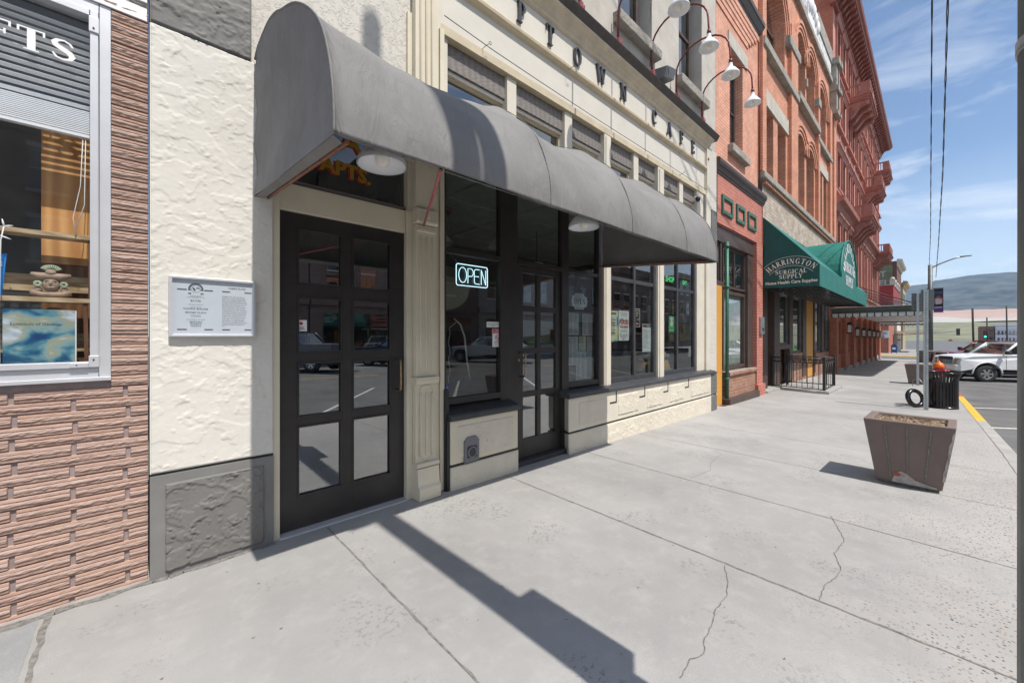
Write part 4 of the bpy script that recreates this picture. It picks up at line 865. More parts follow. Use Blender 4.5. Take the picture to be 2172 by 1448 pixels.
# plaque content in local unit: image crop scale -> metres
q = MB(); PF = wallfn(.136, 3.0185, 1.396)
def pt(u, v): return u, v
def bar(u0, u1, v, h=.006): q.face([PF(u0, v, 0), PF(u1, v, 0), PF(u1, v+h, 0), PF(u0, v+h, 0)])
bar(.022, .066, .262); bar(.148, .190, .262); bar(.072, .086, .262); bar(.130, .144, .262); bar(.072, .086, .240); bar(.130, .144, .240)
bar(.236, .276, .262); bar(.352, .390, .262); bar(.236, .276, .026); bar(.352, .390, .026); bar(.022, .066, .026); bar(.148, .190, .026)
for k in range(12):
    a0, a1 = R(180*k/12), R(180*(k+1)/12)
    q.face([PF(.108+r_*math.cos(a), .268+r_*math.sin(a)*1.05, 0) for r_, a in ((.036, a0), (.036, a1), (.027, a1), (.027, a0))])
for k in range(24):
    a0, a1 = R(15*k), R(15*(k+1)); q.face([PF(.108+r_*math.cos(a), .270+r_*math.sin(a), .0002) for r_, a in ((.0215, a0), (.0215, a1), (.0205, a1), (.0205, a0))])
q.face([PF(.108+x, .27+y, 0) for x, y in ((-.017, .008), (-.010, .009), (-.004, .001), (.0, -.009), (-.006, -.012), (-.012, -.004))])
q.face([PF(.108+x, .27+y, 0) for x, y in ((.0, .009), (.017, .008), (.016, .0), (.009, .004), (.003, .003))])
def ps(s_, u, v, h, sx=1.15): serif(q, s_, lambda a, b_, d: PF(a+u, b_+v, d*.3), h, solid=False, sx=sx, align='c', bold=1.1)
ps('FORBIS BLOCK', .313, .283, .0095); ps('BUTTE', .108, .195, .0105, 1.3); ps('NATIONAL REGISTER', .108, .148, .0088, 1.12); ps('HISTORIC PLACES', .108, .126, .0088, 1.12)
ps('MONTANA', .108, .070, .0088, 1.15); ps('HISTORICAL', .108, .0585, .0078, 1.0); ps('SOCIETY', .108, .046, .0082, 1.25)
def pf(s_, u, v, h, al='c', sx=1): font(q, s_, lambda a, b_, d: PF(a+u, b_+v, 0), h, align=al, sx=sx)
for s_, v in (('THIS PROPERTY', .226), ('CONTRIBUTES TO THE', .219), ('HISTORIC DISTRICT', .175), ('LISTED IN THE', .160), ('DEPARTMENT', .112), ('OF INTERIOR', .104), ('IN COOPERATION WITH', .086)): pf(s_, .108, v, .0062, sx=1.25)
para = ['Originally a hotel with ground floor, of', 'three, this three story masonry building', 'typifies the combination lodging/comm-', 'city space demanded by Butte\'s growing', 'population. Owner James W. Forbis be-', 'gan construction of the building circa', '1890. He and John F. Forbis practised', 'here law offices here in 1892, and other', 'continued work after 1901. Though the', 'storefronts have been removed, win-', 'dows replaced and the original pressed', 'modified, stone stringcourse and an orn-', 'mental with tooled blocks that remain', 'remains largely. The Forbis Block is signif-', 'icant today for its association with Butte\'s', 'copper boom years (1888-1916) and retains', 'its original commercial residential func-', 'tion.']
for i, l_ in enumerate(para): font(q, l_, lambda a, b_, d: PF(a+.235, b_+.232-i*.0108, 0), .0088, align='l', sx=min(1.0, .92*.155/(len(l_)*.0042)) if i < 17 else .9)
q.build('engraving', paint('grey_ink', (.075, .085, .11), .5), pq, rec=False)
# neon sign
ns = thing('neon_open_sign', 'glowing white neon OPEN sign hanging inside the cafe window', 'sign', (2.44, 3.19, 2.0))
ne = emit('neon_tube', (.62, .90, 1.0), 1.6); nb = MB()
def NF(u, v): return (2.247+u, 3.185, 1.882+v)
w_, h_ = .394, .210; rc = .022
rect = []
for cx_, cz_, a0 in ((w_-rc, h_-rc, 0), (rc, h_-rc, 90), (rc, rc, 180), (w_-rc, rc, 270)):
    for k in range(5): a = R(a0+22.5*k); rect.append(NF(cx_+rc*math.cos(a), cz_+rc*math.sin(a)))
nb.tube(rect+[rect[0]], .0042, 8, caps=False)
nb.tube([NF(.078+.048*math.cos(R(a)), .105+.075*math.sin(R(a))) for a in range(0, 361, 20)], .0036, 8, caps=False)
nb.tube([NF(.142, .028), NF(.142, .176), NF(.175, .176)]+[NF(.178+.032*math.cos(R(a)), .137+.039*math.sin(R(a))) for a in (75, 45, 15, -15, -45, -75)]+[NF(.175, .098), NF(.148, .098)], .0036, 8)
nb.tube([NF(.290, .176), NF(.245, .176), NF(.228, .170), NF(.222, .155), NF(.222, .05), NF(.230, .034), NF(.245, .029), NF(.290, .029)], .0036, 8); nb.tube([NF(.228, .105), NF(.280, .105)], .0036, 8)
nb.tube([NF(.312, .026), NF(.312, .178)], .0036, 8); nb.tube([NF(.312, .178), NF(.372, .026)], .0036, 8); nb.tube([NF(.372, .026), NF(.372, .178)], .0036, 8)
nb.build('tube', ne, ns)
nb = MB(); nb.box(2.247, 2.641, 3.20, 3.21, 1.882, 2.092); nb.build('backing', paint('dark_teal_backing', (.012, .035, .045), .3), ns)
nb = MB(); nb.tube([(2.28, 3.19, 2.092), (2.16, 3.16, 2.16)], .0015, 5); nb.tube([(2.61, 3.19, 2.092), (2.71, 3.16, 2.15)], .0015, 5); nb.build('chain', M['steel'], ns)
# pale cloth drape, cords
dp = MB(); pts = [(1.95, 1.62), (2.2, 1.62)]+[(2.2+.30*math.sin(R(a)), 1.86-.22*math.cos(R(a))) for a in range(10, 100, 10)]+[(2.56, 1.93), (2.55, 2.08), (1.95, 2.08)]
dp.prism([(x*1.06-.14, z) for x, z in pts], 3.33, 3.34); tag(dp.build('hanging_cloth', paint('pale_olive_cloth', (.30, .29, .21), .9)), 'pale olive rounded cloth hanging behind the neon sign', 'cloth')
cd = MB(); cd.tube([(2.30, 3.3, 1.56), (2.38, 3.3, 1.50), (2.43, 3.3, 1.38), (2.46, 3.3, 1.15), (2.50, 3.3, .93)], [.005, .008, .009, .009, .006], 8); tag(cd.build('white_cable', M['white']), 'thick white cable drooping inside the cafe window below the neon sign', 'cable')
cd = MB(); cd.tube([(2.33, 3.31, 1.52)]+[(2.25+.012*math.sin(k*1.7), 3.31, 1.46-k*.05) for k in range(12)], .004, 6); tag(cd.build('thin_cable', M['white']), 'thin crinkled white cord dangling left of the thicker cable in the cafe window', 'cable')
# pendants inside
for i, (x, y, z, lab) in enumerate(((2.75, 4.3, 2.55, 'round pendant lamp glimpsed inside the cafe behind the neon sign'), (4.9, 4.6, 2.5, 'round pendant lamp glimpsed inside the cafe behind the window pair'))):
    if i == 0:
        pn = thing('pendant_lamp', lab, 'lamp', (x, y, z), 'pendant lamps inside the cafe'); q = MB(); q.lathe([(.2, 0), (.19, .04), (.12, .10), (.05, .13)], (x, y, z), 24); q.build('lamp_shade', M['enamel'], pn); q = MB(); q.tube([(x, y, z+.13), (x, y, 3.2)], .006, 6); q.build('stem', M['black_line'], pn)
    else: c = copy_tree(pn); c.location = (x, y, z); c['label'] = lab
q = MB(); q.lathe([(.0, .0), (.09, 0), (.10, .02), (.08, .04), (0, .045)], (2.45, 3.7, 2.75), 20); cl = thing('chandelier_mount', 'brown round lamp mount hung by three rods high in the cafe window', 'lamp mount', (2.45, 3.7, 2.75)); q.build('disc', M['maroon'], cl)
q = MB()
for k in range(3): a = R(120*k+20); q.tube([(2.45+.07*math.cos(a), 3.7+.07*math.sin(a), 2.76), (2.45+.2*math.cos(a), 3.7+.2*math.sin(a), 2.3)], .003, 5)
q.build('rod', M['iron'], cl)
# little notices
def notice(name, lab, cat, x0, x1, z0, z1, y, build_=None, col='paper', group=None):
    t_h = thing(name, lab, cat, ((x0+x1)/2, y, z0), group); q = MB(); q.box(x0, x1, y, y+.0015, z0, z1); q.build('sheet', M[col] if isinstance(col, str) else col, t_h)
    if build_:
        mats_, fn_ = build_; q = MB(); fn_(q, wallfn(x0, y-.0008, z0), x1-x0, z1-z0); q.build('print', mats_, t_h, rec=False)
    return t_h
def rct(q, F, u0, u1, v0, v1, m=0, d=0): q.face([F(u0, v0, d), F(u1, v0, d), F(u1, v1, d), F(u0, v1, d)], m)
def lines(n, cols=1, m=0, top=.95, bot=.05, seed=1):
    def f(q, F, w, h):
        r2 = random.Random(seed)
        for c in range(cols):
            for i in range(n):
                v = h*(top-(top-bot)*i/n); u0 = w*(.06+c/cols*.94); L_ = w*(.86/cols)*r2.uniform(.45, .95); rct(q, F, u0, u0+L_, v-h*.008, v, m)
    return f
red = paint('magenta_red', (.62, .03, .10), .5); green = paint('bright_green', (.03, .48, .14), .5)
def nosmoke(q, F, w, h):
    rct(q, F, .004, w-.004, h*.76, h-.004, 1); font(q, 'NO', F2(F, w/2, h*.90), .022, 2, 'c'); font(q, 'SMOKING', F2(F, w/2, h*.80), .022, 2, 'c', sx=.95)
    for k in range(20): a0, a1 = R(18*k), R(18*(k+1)); q.face([F(w/2+r_*math.cos(a), h*.52+r_*math.sin(a), 0) for r_, a in ((.030, a0), (.030, a1), (.024, a1), (.024, a0))], 1)
    q.face([F(w/2+x, h*.52+y, .0003) for x, y in ((-.022, .017), (-.017, .022), (.022, -.017), (.017, -.022))], 1); rct(q, F, w/2-.018, w/2+.016, h*.52-.003, h*.52+.003, 0)
    for v in (.28, .22, .08): rct(q, F, w*.2, w*.8, h*v, h*v+.004, 0)
def F2(F, u0, v0): return lambda u, v, d: F(u0+u, v0+v, .0004)
notice('no_smoking_notice', 'small red topped no smoking notice in the cafe window corner', 'notice', 2.655, 2.785, 1.27, 1.455, 3.12, ([M['ink'], red, M['white']], nosmoke))
notice('window_notice', 'narrow pale no solicitors strip above the no smoking notice', 'notice', 2.578, 2.748, 1.472, 1.53, 3.12, ([M['ink']], lambda q, F, w, h: (font(q, 'NO SOLICITORS', F2(F, w/2, h*.45), .018, 0, 'c', sx=1.05), rct(q, F, w*.35, w*.65, h*.25, h*.3, 0))))
notice('door_sticker', 'small pale no smoking sticker inside the apartment door glass', 'sticker', .822, .885, 1.42, 1.50, 3.121, ([M['ink'], red], lambda q, F, w, h: (rct(q, F, w*.2, w*.7, h*.3, h*.36, 0), rct(q, F, w*.2, w*.8, h*.15, h*.2, 0), q.face([F(w*.4+.012*math.cos(R(a)), h*.7+.012*math.sin(R(a)), 0) for a in range(0, 360, 30)], 1))))
notice('badge_sticker', 'blue badge sticker at the lower left of the neon sign window', 'sticker', 2.07, 2.115, .85, .93, 3.12, ([M['white']], lambda q, F, w, h: (font(q, 'CAFE', F2(F, w/2, h*.6), .014, 0, 'c'), font(q, 'TOUR', F2(F, w/2, h*.35), .012, 0, 'c'))), paint('badge_blue', (.04, .10, .30), .4))
ho = thing('hanging_open_sign', 'white scalloped OPEN sign hung on twine in the narrow window', 'sign', (4.186, 3.16, 1.83))
q = MB(); sh = []
for u, v in ((-.5, 0), (-.44, .62), (-.30, .72), (-.26, 1), (.26, 1), (.30, .72), (.44, .62), (.5, 0), (.44, -.62), (.30, -.72), (.26, -1), (-.26, -1), (-.30, -.72), (-.44, -.62)): sh.append((4.186+u*.345, 1.833+v*.103))
q.prism(sh, 3.165, 3.173); q.build('board', paint('pale_board', (.66, .70, .72), .5), ho)
q = MB(); HF = lambda u, v, d: (4.186+u, 3.1635-d*.3, 1.833+v)
serif(q, 'OPEN', lambda u, v, d: HF(u, v-.036, d), .072, solid=False, align='c', sx=1.15, sp=.02); font(q, 'COME IN, WE\'RE', lambda u, v, d: HF(u, v+.045, 0), .026, align='c')
for sx_ in (-1, 1):
    for sz in (-1, 1): q.mesh(*(lambda P: ([HF(*p, 0) for p in P], [(0, 1, 2, 3)]))([(sx_*.01, sz*.083), (sx_*.075, sz*.078), (sx_*.075, sz*.084), (sx_*.01, sz*.089)]))
q.build('lettering', M['ink'], ho, rec=False)
q = MB(); q.tube([(4.09, 3.165, 1.935), (4.183, 3.16, 2.165), (4.28, 3.165, 1.935)], .003, 6); q.build('twine', paint('jute', (.35, .24, .12), .9), ho)
men = [((3.984, 4.192, 1.394, 1.678), 2, 'upper left'), ((4.275, 4.504, 1.386, 1.674), 2, 'upper right'), ((3.984, 4.181, 1.005, 1.373), 2, 'long lower left'), ((4.204, 4.356, 1.192, 1.372), 1, 'small cream centre'), ((4.143, 4.374, .805, 1.182), 2, 'large bottom centre'), ((4.392, 4.504, 1.089, 1.366), 1, 'narrow right'), ((4.383, 4.504, .806, 1.088), 1, 'narrow bottom right')]
for i, ((a, c, z0, z1), cols2, nm) in enumerate(men):
    notice('menu_sheet', nm+' printed menu sheet taped inside the window below the hanging sign', 'menu', a, c, z0, z1, 3.185+.002*i, ([M['ink']], lines(26, cols2, seed=i)), paint('menu_paper', (.62, .68, .70) if i != 3 else (.66, .68, .52), .7), 'menu sheets in the narrow window')
q = MB(); q.box(3.95, 4.52, 3.21, 3.215, .78, 1.70); tag(q.build('menu_backing', paint('grey_backing', (.22, .24, .23), .8)), 'grey backing board behind the menu sheets', 'board')
yel = paint('poster_yellow', (.72, .70, .10), .5); cyan = paint('poster_cyan', (.05, .42, .60), .5)
def posterY(q, F, w, h):
    rct(q, F, w*.1, w*.8, h*.87, h*.94, 3); rct(q, F, w*.84, w, 0, h*.5, 1); rct(q, F, w*.84, w, h*.5, h*.8, 2); rct(q, F, 0, w*.5, 0, h*.05, 1, .0003); rct(q, F, w*.5, w, 0, h*.05, 2, .0003)
    for i, v in enumerate((.74, .69, .62, .58, .54, .50, .42, .36, .30, .26, .22)): rct(q, F, w*.15, w*(.75 if i % 2 else .65), h*v, h*(v+.022), 2 if i in (0, 6) else 0)
def posterF(q, F, w, h):
    rr2 = random.Random(4)
    font(q, 'FOOD', F2(F, w*.5, h*.555), .085, 1, 'c', off=.006, sx=1.05)
    for k in range(14): a = rr2.uniform(.1, .9); r_ = w*.045; c0 = (w*a, h*rr2.uniform(.64, .72)); q.face([F(c0[0]+r_*math.cos(R(t)), c0[1]+r_*math.sin(R(t)), .0002+.0001*k) for t in range(0, 360, 45)], rr2.choice((1, 2, 3, 4)))
    font(q, 'LETTER CARRIERS', F2(F, w/2, h*.46), .03, 0, 'c'); font(q, 'FOOD DRIVE', F2(F, w/2, h*.41), .035, 0, 'c', off=.001)
    for i in range(5): rct(q, F, w*.15, w*.85, h*(.36-.022*i), h*(.365-.022*i), 0)
    for k in range(10): a0, a1 = R(36*k), R(36*k+36); q.face([F(w*.22+r_*math.cos(a), h*.19+r_*math.sin(a), 0) for r_, a in ((.026, a0), (.026, a1), (.018, a1), (.018, a0))], 0)
    rct(q, F, w*.72, w*.82, h*.17, h*.22, 4); rct(q, F, w*.4, w*.65, h*.18, h*.2, 0); font(q, 'SATURDAY', F2(F, w/2, h*.1), .03, 0, 'c'); font(q, 'MAY 11', F2(F, w/2, h*.03), .03, 0, 'c')
    for i in range(4): rct(q, F, w*.2, w*.8, h*(.92-.03*i), h*(.925-.03*i), 0)
notice('yellow_poster', 'yellow edged event poster at the left of the bright window pair', 'poster', 4.845, 5.077, 1.30, 1.746, 3.15, ([M['ink'], yel, cyan, paint('olive_block', (.2, .2, .03), .5)], posterY), paint('cream_paper', (.74, .74, .58), .6))
notice('food_drive_poster', 'white food drive poster with colourful lettering beside the yellow edged poster', 'poster', 5.096, 5.385, 1.312, 1.755, 3.15, ([M['ink'], paint('poster_red', (.7, .06, .04), .5), yel, green, paint('poster_blue', (.05, .15, .5), .5)], posterF), 'white')
notice('dark_poster', 'small dark poster with a white border in the second pane', 'poster', 5.56, 5.712, 1.519, 1.806, 3.15, ([paint('plum_ink', (.05, .03, .06), .5), yel, M['white']], lambda q, F, w, h: (rct(q, F, .008, w-.012, .010, h-.010, 0), rct(q, F, w*.2, w*.7, h*.72, h*.77, 1, .0003), rct(q, F, w*.2, w*.6, h*.6, h*.64, 1, .0003), font(q, 'LIVE MUSIC', F2(F, w*.45, h*.84), .028, 2, 'c'), rct(q, F, w*.55, w*.7, h*.38, h*.45, 2, .0003), rct(q, F, w*.2, w*.7, h*.15, h*.2, 1, .0003))), 'white')
notice('letter_poster', 'tall white notice with a black and red heading in the second pane', 'poster', 5.788, 6.09, 1.128, 1.571, 3.15, ([M['ink'], paint('head_red', (.6, .04, .04), .5), M['white']], lambda q, F, w, h: (rct(q, F, .01, w-.02, h*.88, h*.98, 0), rct(q, F, w*.08, w*.3, h*.90, h*.96, 1, .0003), font(q, 'Notice', F2(F, w*.6, h*.905), .04, 2, 'c'), lines(16, 1, 0, .8, .1)(q, F, w, h))), paint('white_gloss_paper', (.76, .80, .84), .4))
notice('green_notice', 'small bright green notice in the far window pane', 'notice', 6.70, 6.91, 1.448, 1.728, 3.15, ([M['white']], lambda q, F, w, h: (q.face([F(w/2+w*.28*math.cos(R(a)), h*.55+w*.28*math.sin(R(a)), 0) for a in range(0, 360, 30)], 0), q.face([F(w/2+w*.35*math.cos(R(a)), h*.85+h*.09*math.sin(R(a)), 0) for a in range(0, 360, 30)], 0), rct(q, F, w*.15, w*.85, h*.1, h*.14, 0))), green)
for (x, lab, tx, sz) in ((6.52, 'green word decal high on the left pane of the far window', 'SHOP', .13), (7.19, 'green word decal high on the right pane of the far window', 'EAT', .10)):
    q = MB(); font(q, tx, wallfn(x, 3.124, 2.315), sz, 0, off=.004, sx=1.0); tag(q.build('window_decal', paint('green_decal', (.06, .55, .16), .5), rec=False), lab, 'decal', 'green word decals')
# barrel table
bt = thing('barrel_table', 'wooden barrel with a blue-grey band standing inside the far cafe window', 'barrel', (7.2, 3.75, -.1)); ow = wood('barrel_oak', (.30, .17, .06), (.52, .34, .14), (8, 8, 1))
q = MB(); q.lathe([(.28, 0), (.36, .35), (.38, .55), (.36, .8), (.28, 1.12), (0, 1.12)], (7.2, 3.75, -.05), 28); q.build('staves', ow, bt); q = MB()
for z, r_ in ((.15, .33), (.42, .375), (.72, .375), (1.0, .325)): q.lathe([(r_, 0), (r_+.012, .01), (r_+.012, .08), (r_-.01, .09)], (7.2, 3.75, -.05+z), 28)
q.build('hoop', paint('blue_hoop', (.10, .16, .19), .5), bt)
# gooseneck lamps
gl = None
for i, (x, lab) in enumerate(((3.97, 'white gooseneck sign lamp nearest the stucco end of the cafe sign'), (4.84, 'white gooseneck sign lamp above the W of the sign'), (5.80, 'white gooseneck sign lamp above the gap in the sign words'), (6.66, 'white gooseneck sign lamp between the two upper windows'), (7.75, 'white gooseneck sign lamp at the brick end of the cafe sign'))):
    if gl is None:
        gl = thing('gooseneck_lamp', lab, 'lamp', (x, 3.02, 5.34), 'gooseneck lamps above the cafe sign')
        q = MB(); pts = [(3.0, 5.50), (3.0, 5.84)]+[(2.58+.42*math.cos(R(a)), 5.84+.36*math.sin(R(a))) for a in range(15, 181, 15)]+[(2.155, 5.72), (2.15, 5.64)]
        q.tube([(x, y, z) for y, z in pts], .0135, 10); q.tube([(x, 3.0, 5.50), (x, 3.0, 5.84)], .018, 8); q.build('pipe', M['maroon'], gl)
        q = MB(); q.box(x-.03, x+.03, 2.96, 3.06, 5.335, 5.5); q.box(x-.045, x-.034, 2.95, 3.08, 5.335, 5.47); q.box(x+.034, x+.045, 2.95, 3.08, 5.335, 5.47); q.build('bracket', M['maroon_l'], gl, bevel=.003)
        q = MB(); q.tube([(x, 2.15, 5.60), (x, 2.15, 5.66)], [.030, .024], 12); q.tube([(x-.02, 3.0, 5.82), (x+.03, 3.0, 5.82)], .012, 6); q.tube([(x-.02, 3.0, 5.55), (x+.03, 3.0, 5.55)], .012, 6); q.build('collar', M['maroon'], gl)
        q = MB(); tilt = .25
        pr_ = [(.026, .20), (.030, .16), (.042, .13), (.075, .10), (.085, .085), (.125, .03), (.130, 0), (.124, 0), (.118, .022), (.07, .08), (.0, .10)]
        q.lathe(pr_, (x, 2.15, 5.40), 28); q.build('lamp_shade', M['enamel'], gl)
        q = MB(); q.ball((x, 2.15, 5.43), (.04, .04, .045), 12); q.build('bulb', M['bulb'], gl)
    else:
        c = copy_tree(gl); c.location = (x, 3.02, 5.34); c['label'] = lab
fl = thing('flood_light', 'grey box flood light on a short arm beside the gooseneck pipes', 'lamp', (6.05, 3.0, 5.45)); q = MB()
q.hexa([(5.93, 2.85, 5.40), (6.13, 2.80, 5.40), (6.15, 3.0, 5.42), (5.95, 3.05, 5.42), (5.92, 2.80, 5.55), (6.12, 2.75, 5.55), (6.16, 3.0, 5.62), (5.96, 3.05, 5.62)]); q.build('housing', paint('grey_cast', (.22, .24, .25), .5, .3), fl, bevel=.01)
q = MB(); q.tube([(5.84, 3.02, 5.38), (5.95, 3.0, 5.46)], .014, 8); q.build('arm', M['steel_dull'], fl)
q = MB()
for k in range(7): q.box(5.945+.0*k, 5.95, 2.80+.028*k, 2.81+.028*k, 5.42, 5.54)
q.build('fins', M['ink'], fl)
ch = MB(); ch.tube([(5.72, 2.99, 5.52), (5.78, 3.0, 5.9), (5.86, 3.05, 6.6)], .006, 5); tag(ch.build('hanging_chain', M['iron']), 'thin dark chain rising past the sign lamps on the cafe wall', 'chain')
sc_ = thing('security_camera', 'small dark dome camera at the last transom window', 'camera', (7.62, 3.06, 3.93)); q = MB(); q.lathe([(.02, .06), (.035, .05), (.045, .02), (.04, -.01), (.025, -.035), (0, -.045)], (7.62, 3.02, 3.93), 16); q.build('dome', M['iron'], sc_); q = MB(); q.tube([(7.62, 3.08, 3.98), (7.62, 3.02, 3.97)], .02, 8); q.build('mount', M['white'], sc_)
# ================================================================= NARROW SALMON BUILDING
b1 = thing('narrow_brick_building', 'narrow salmon brick building with three green squares over its shop window', 'building', (10.2, 3.1, -.1))
b = MB(); wall(b, 8.73, 11.62, 5.0, 10.2, 3.10, [(9.55, 10.42, 5.60, 7.78)], .28, 0)
for k in range(5): b.box(8.73, 11.5-.18*k, 3.04+.01*k, 3.099, 8.34+.13*(4-k), 8.45+.13*(4-k))
b.box(8.73, 11.62, 3.5, 12, 9.9, 10.2); b.build('upper_wall', M['brickB'], b1)
b = MB(); b.prismx([(3.3, 8.98), (3.08, 8.98), (3.05, 9.08), (3.03, 9.10), (2.97, 9.22), (2.945, 9.24), (2.94, 9.34), (3.3, 9.40)], 8.7, 11.66); b.build('cornice', M['brown_gutter'], b1)
b = MB(); b.hexa([(9.42, 3.07, 7.785), (10.72, 3.07, 7.785), (10.72, 3.098, 7.785), (9.42, 3.098, 7.785), (9.42, 3.07, 8.1), (10.72, 3.07, 8.1), (10.72, 3.098, 8.1), (9.42, 3.098, 8.1)]); b.build('stone_lintel', M['stone_l'], b1)
b = MB(); b.box(9.42, 10.6, 2.98, 3.3, 5.42, 5.595); b.build('stone_sill', M['stone'], b1, bevel=.015)
window(b1, 9.57, 10.40, 5.62, 7.76, 3.26, M['brown'], M['glass_sky'], .06, rail_=(6.62,), back=M['curtain'])
b = MB(); wall(b, 8.73, 11.84, 3.74, 4.78, 3.07, [], .1); wall(b, 11.33, 11.86, -.30, 3.74, 3.05, [], .1); b.box(11.84, 11.86, 3.05, 3.4, -.3, 4.78); b.box(11.33, 11.35, 3.06, 3.5, -.3, 3.7); b.box(11.29, 11.90, 3.0, 3.2, -.32, .14)
b.box(8.73, 11.84, 3.09, 3.6, 3.72, 3.739); b.build('lower_wall', M['pinkbrick'], b1)
b = MB(); b.prismx([(3.2, 4.76), (3.055, 4.76), (3.045, 4.80), (3.03, 4.81), (3.0, 4.89), (2.985, 4.90), (2.965, 4.95), (2.965, 5.0), (2.975, 5.03), (3.2, 5.09)], 8.6, 11.93); b.build('shop_cornice', M['brown'], b1)
for a, c in ((8.95, 9.60), (9.85, 10.42), (10.66, 11.28)):
    b = MB(); z0_, z1_ = 3.97, 4.37; e_ = .075
    for bx in ((a, c, z0_, z0_+e_), (a, c, z1_-e_, z1_), (a, a+e_, z0_+e_, z1_-e_), (c-e_, c, z0_+e_, z1_-e_)): b.box(bx[0], bx[1], 3.035, 3.069, bx[2], bx[3])
    b.build('green_square', M['green_trim'], b1, bevel=.004)
b = MB(); b.box(8.74, 11.33, 3.12, 3.24, 3.40, 3.72); b.box(8.74, 9.2, 3.12, 3.2, 2.45, 2.55); b.box(10.95, 11.33, 3.14, 3.3, .50, 3.40); b.box(9.12, 9.2, 3.14, 3.2, .0, 3.4); b.build('shop_frame', M['brown'], b1, bevel=.004)
b = MB(); b.box(8.80, 9.14, 3.12, 3.2, -.12, 2.45); b.build('ochre_door', M['orange'], b1)
window(b1, 8.76, 9.12, 2.55, 3.40, 3.18, M['brown'], M['glass_dark'], .04, name='transom_window')
window(b1, 9.44, 10.95, .62, 2.40, 3.2, M['brown'], M['glass'], .07); window(b1, 9.44, 10.95, 2.46, 3.40, 3.2, M['brown'], M['glass_dark'], .05, mull=(10.2,), name='transom_window')
b = MB(); n = 60
vs = []
for i in range(n+1):
    x = 9.5+1.4*i/n; yy = 3.29+.018*math.sin(i*1.3)+.008*math.sin(i*3.1); vs += [(x, yy, .7), (x, yy, 2.38)]
b.mesh(vs, [(2*i, 2*i+2, 2*i+3, 2*i+1) for i in range(n)], 0, True); b.build('curtain', M['curtain'], b1)
b = MB(); font(b, 'BEARINGS', wallfn(9.56, 3.214, 1.72), .26, 0, off=.004, sx=.82); b.build('window_lettering', paint('ghost_lettering', (.22, .25, .32), .6), b1, rec=False)
b = MB(); b.tube([(9.30, 3.07, -.1), (9.30, 3.07, 3.42)], .036, 12)
for z in (2.42, .42, 3.3): b.tube([(9.30, 3.07, z), (9.30, 3.07, z+.05)], .050, 12)
b.build('iron_column', M['green_trim'], b1); b = MB(); b.box(9.2, 9.4, 3.02, 3.2, -.2, .0); b.build('column_foot', M['brown'], b1)
b = MB(); b.box(9.42, 11.33, 3.08, 3.4, .02, .50); b.build('knee_wall', M['kneebrick'], b1); b = MB(); b.box(9.38, 11.345, 3.03, 3.4, .50, .585); b.build('brick_sill', M['kneebrick'], b1, bevel=.01)
b = MB(); b.box(8.44, 9.19, 2.99, 3.4, -.3, -.10); b.box(9.19, 11.3, 2.97, 3.4, -.3, .02); b.build('plinth', M['brown'], b1, bevel=.012)
b = MB(); b.tube([(11.60, 3.06, 5.2), (11.60, 3.06, 9.1)], .012, 6); b.build('conduit', M['maroon'], b1)
nb_ = thing('call_box', 'small grey metal call box on the salmon pier', 'box', (11.6, 3.03, 1.55)); q = MB(); q.box(11.52, 11.78, 2.99, 3.045, 1.42, 1.86); q.build('cover', M['steel'], nb_, bevel=.008); q = MB(); q.box(11.58, 11.72, 2.985, 2.9895, 1.5, 1.58); q.build('button', M['iron'], nb_)
# ================================================================= ARCHED BRICK BUILDING
b2 = thing('arched_brick_building', 'orange brick building with stone bands and round arched upper windows', 'building', (17, 3.1, -.2))
ops = [(12.18, 13.05, 5.58, 7.55), (13.50, 14.42, 5.58, 7.55), (12.28, 14.30, 9.12, 11.55, 1.0), (15.72, 17.0, 5.62, 8.15, .45), (17.3, 18.6, 5.62, 8.15, .45), (15.76, 17.10, 9.28, 11.6, .67), (17.30, 18.72, 9.28, 11.6, .70), (19.3, 20.2, 5.6, 7.9), (20.5, 21.2, 5.6, 7.9), (19.2, 21.0, 9.0, 11.3, .9)]
b = MB(); wall(b, 11.62, 22.85, 5.5, 12.30, 3.10, ops, .34); b.box(11.62, 22.85, 3.5, 12, 12.0, 12.3)
for a, c in ((11.62, 11.95), (14.64, 15.5), (18.82, 19.15), (21.35, 21.8), (22.3, 22.85)): b.box(a, c, 2.99, 3.095, 5.62, 11.0 if a != 11.62 else 12.2)
b.build('brick_wall', M['brickA'], b2)
for o in ops:
    a, c, z0_, z1_ = o[:4]
    if len(o) > 4:
        ar = o[4]; b = MB()
        for rg in range(3):
            n = 18; R0 = (c-a)/2+.02+.12*rg; hh = ar+.02+.12*rg; cx = (a+c)/2; zs_ = z1_-ar
            for i in range(n):
                t0, t1 = math.pi*i/n, math.pi*(i+1)/n; yo = 3.07-.028*rg
                P = [(cx-r_*math.cos(t), zs_+h_*math.sin(t)) for r_, h_, t in ((R0, hh, t0), (R0, hh, t1), (R0+.10, hh+.10, t1), (R0+.10, hh+.10, t0))]
                b.prism(P, yo, 3.098)
        b.build('arch_ring', M['brickA'], b2)
    if c-a > 1.7: window(b2, a+.02, c-.02, z0_+.02, z1_-(o[4] if len(o) > 4 else 0), 3.38, M['brown'], M['glass_sky'], .08, mull=((a+c)/2,), rail_=(z0_+.95,))
    else: window(b2, a+.02, c-.02, z0_+.02, z1_-(o[4]*.3 if len(o) > 4 else 0), 3.38, M['brown'], M['glass_dark'], .07, rail_=((z0_+z1_)/2,))
    if len(o) > 4:
        b = MB(); b.box(a, c, 3.42, 3.44, z1_-o[4], z1_); b.build('fanlight', M['glass_sky'], b2)
for a, c, z0_, z1_ in ((12.05, 14.62, 7.56, 8.0), (19.15, 21.35, 7.91, 8.3)): b = MB(); b.box(a, c, 3.06, 3.098, z0_, z1_); b.build('stone_lintel', M['stone_l'], b2)
b = MB()
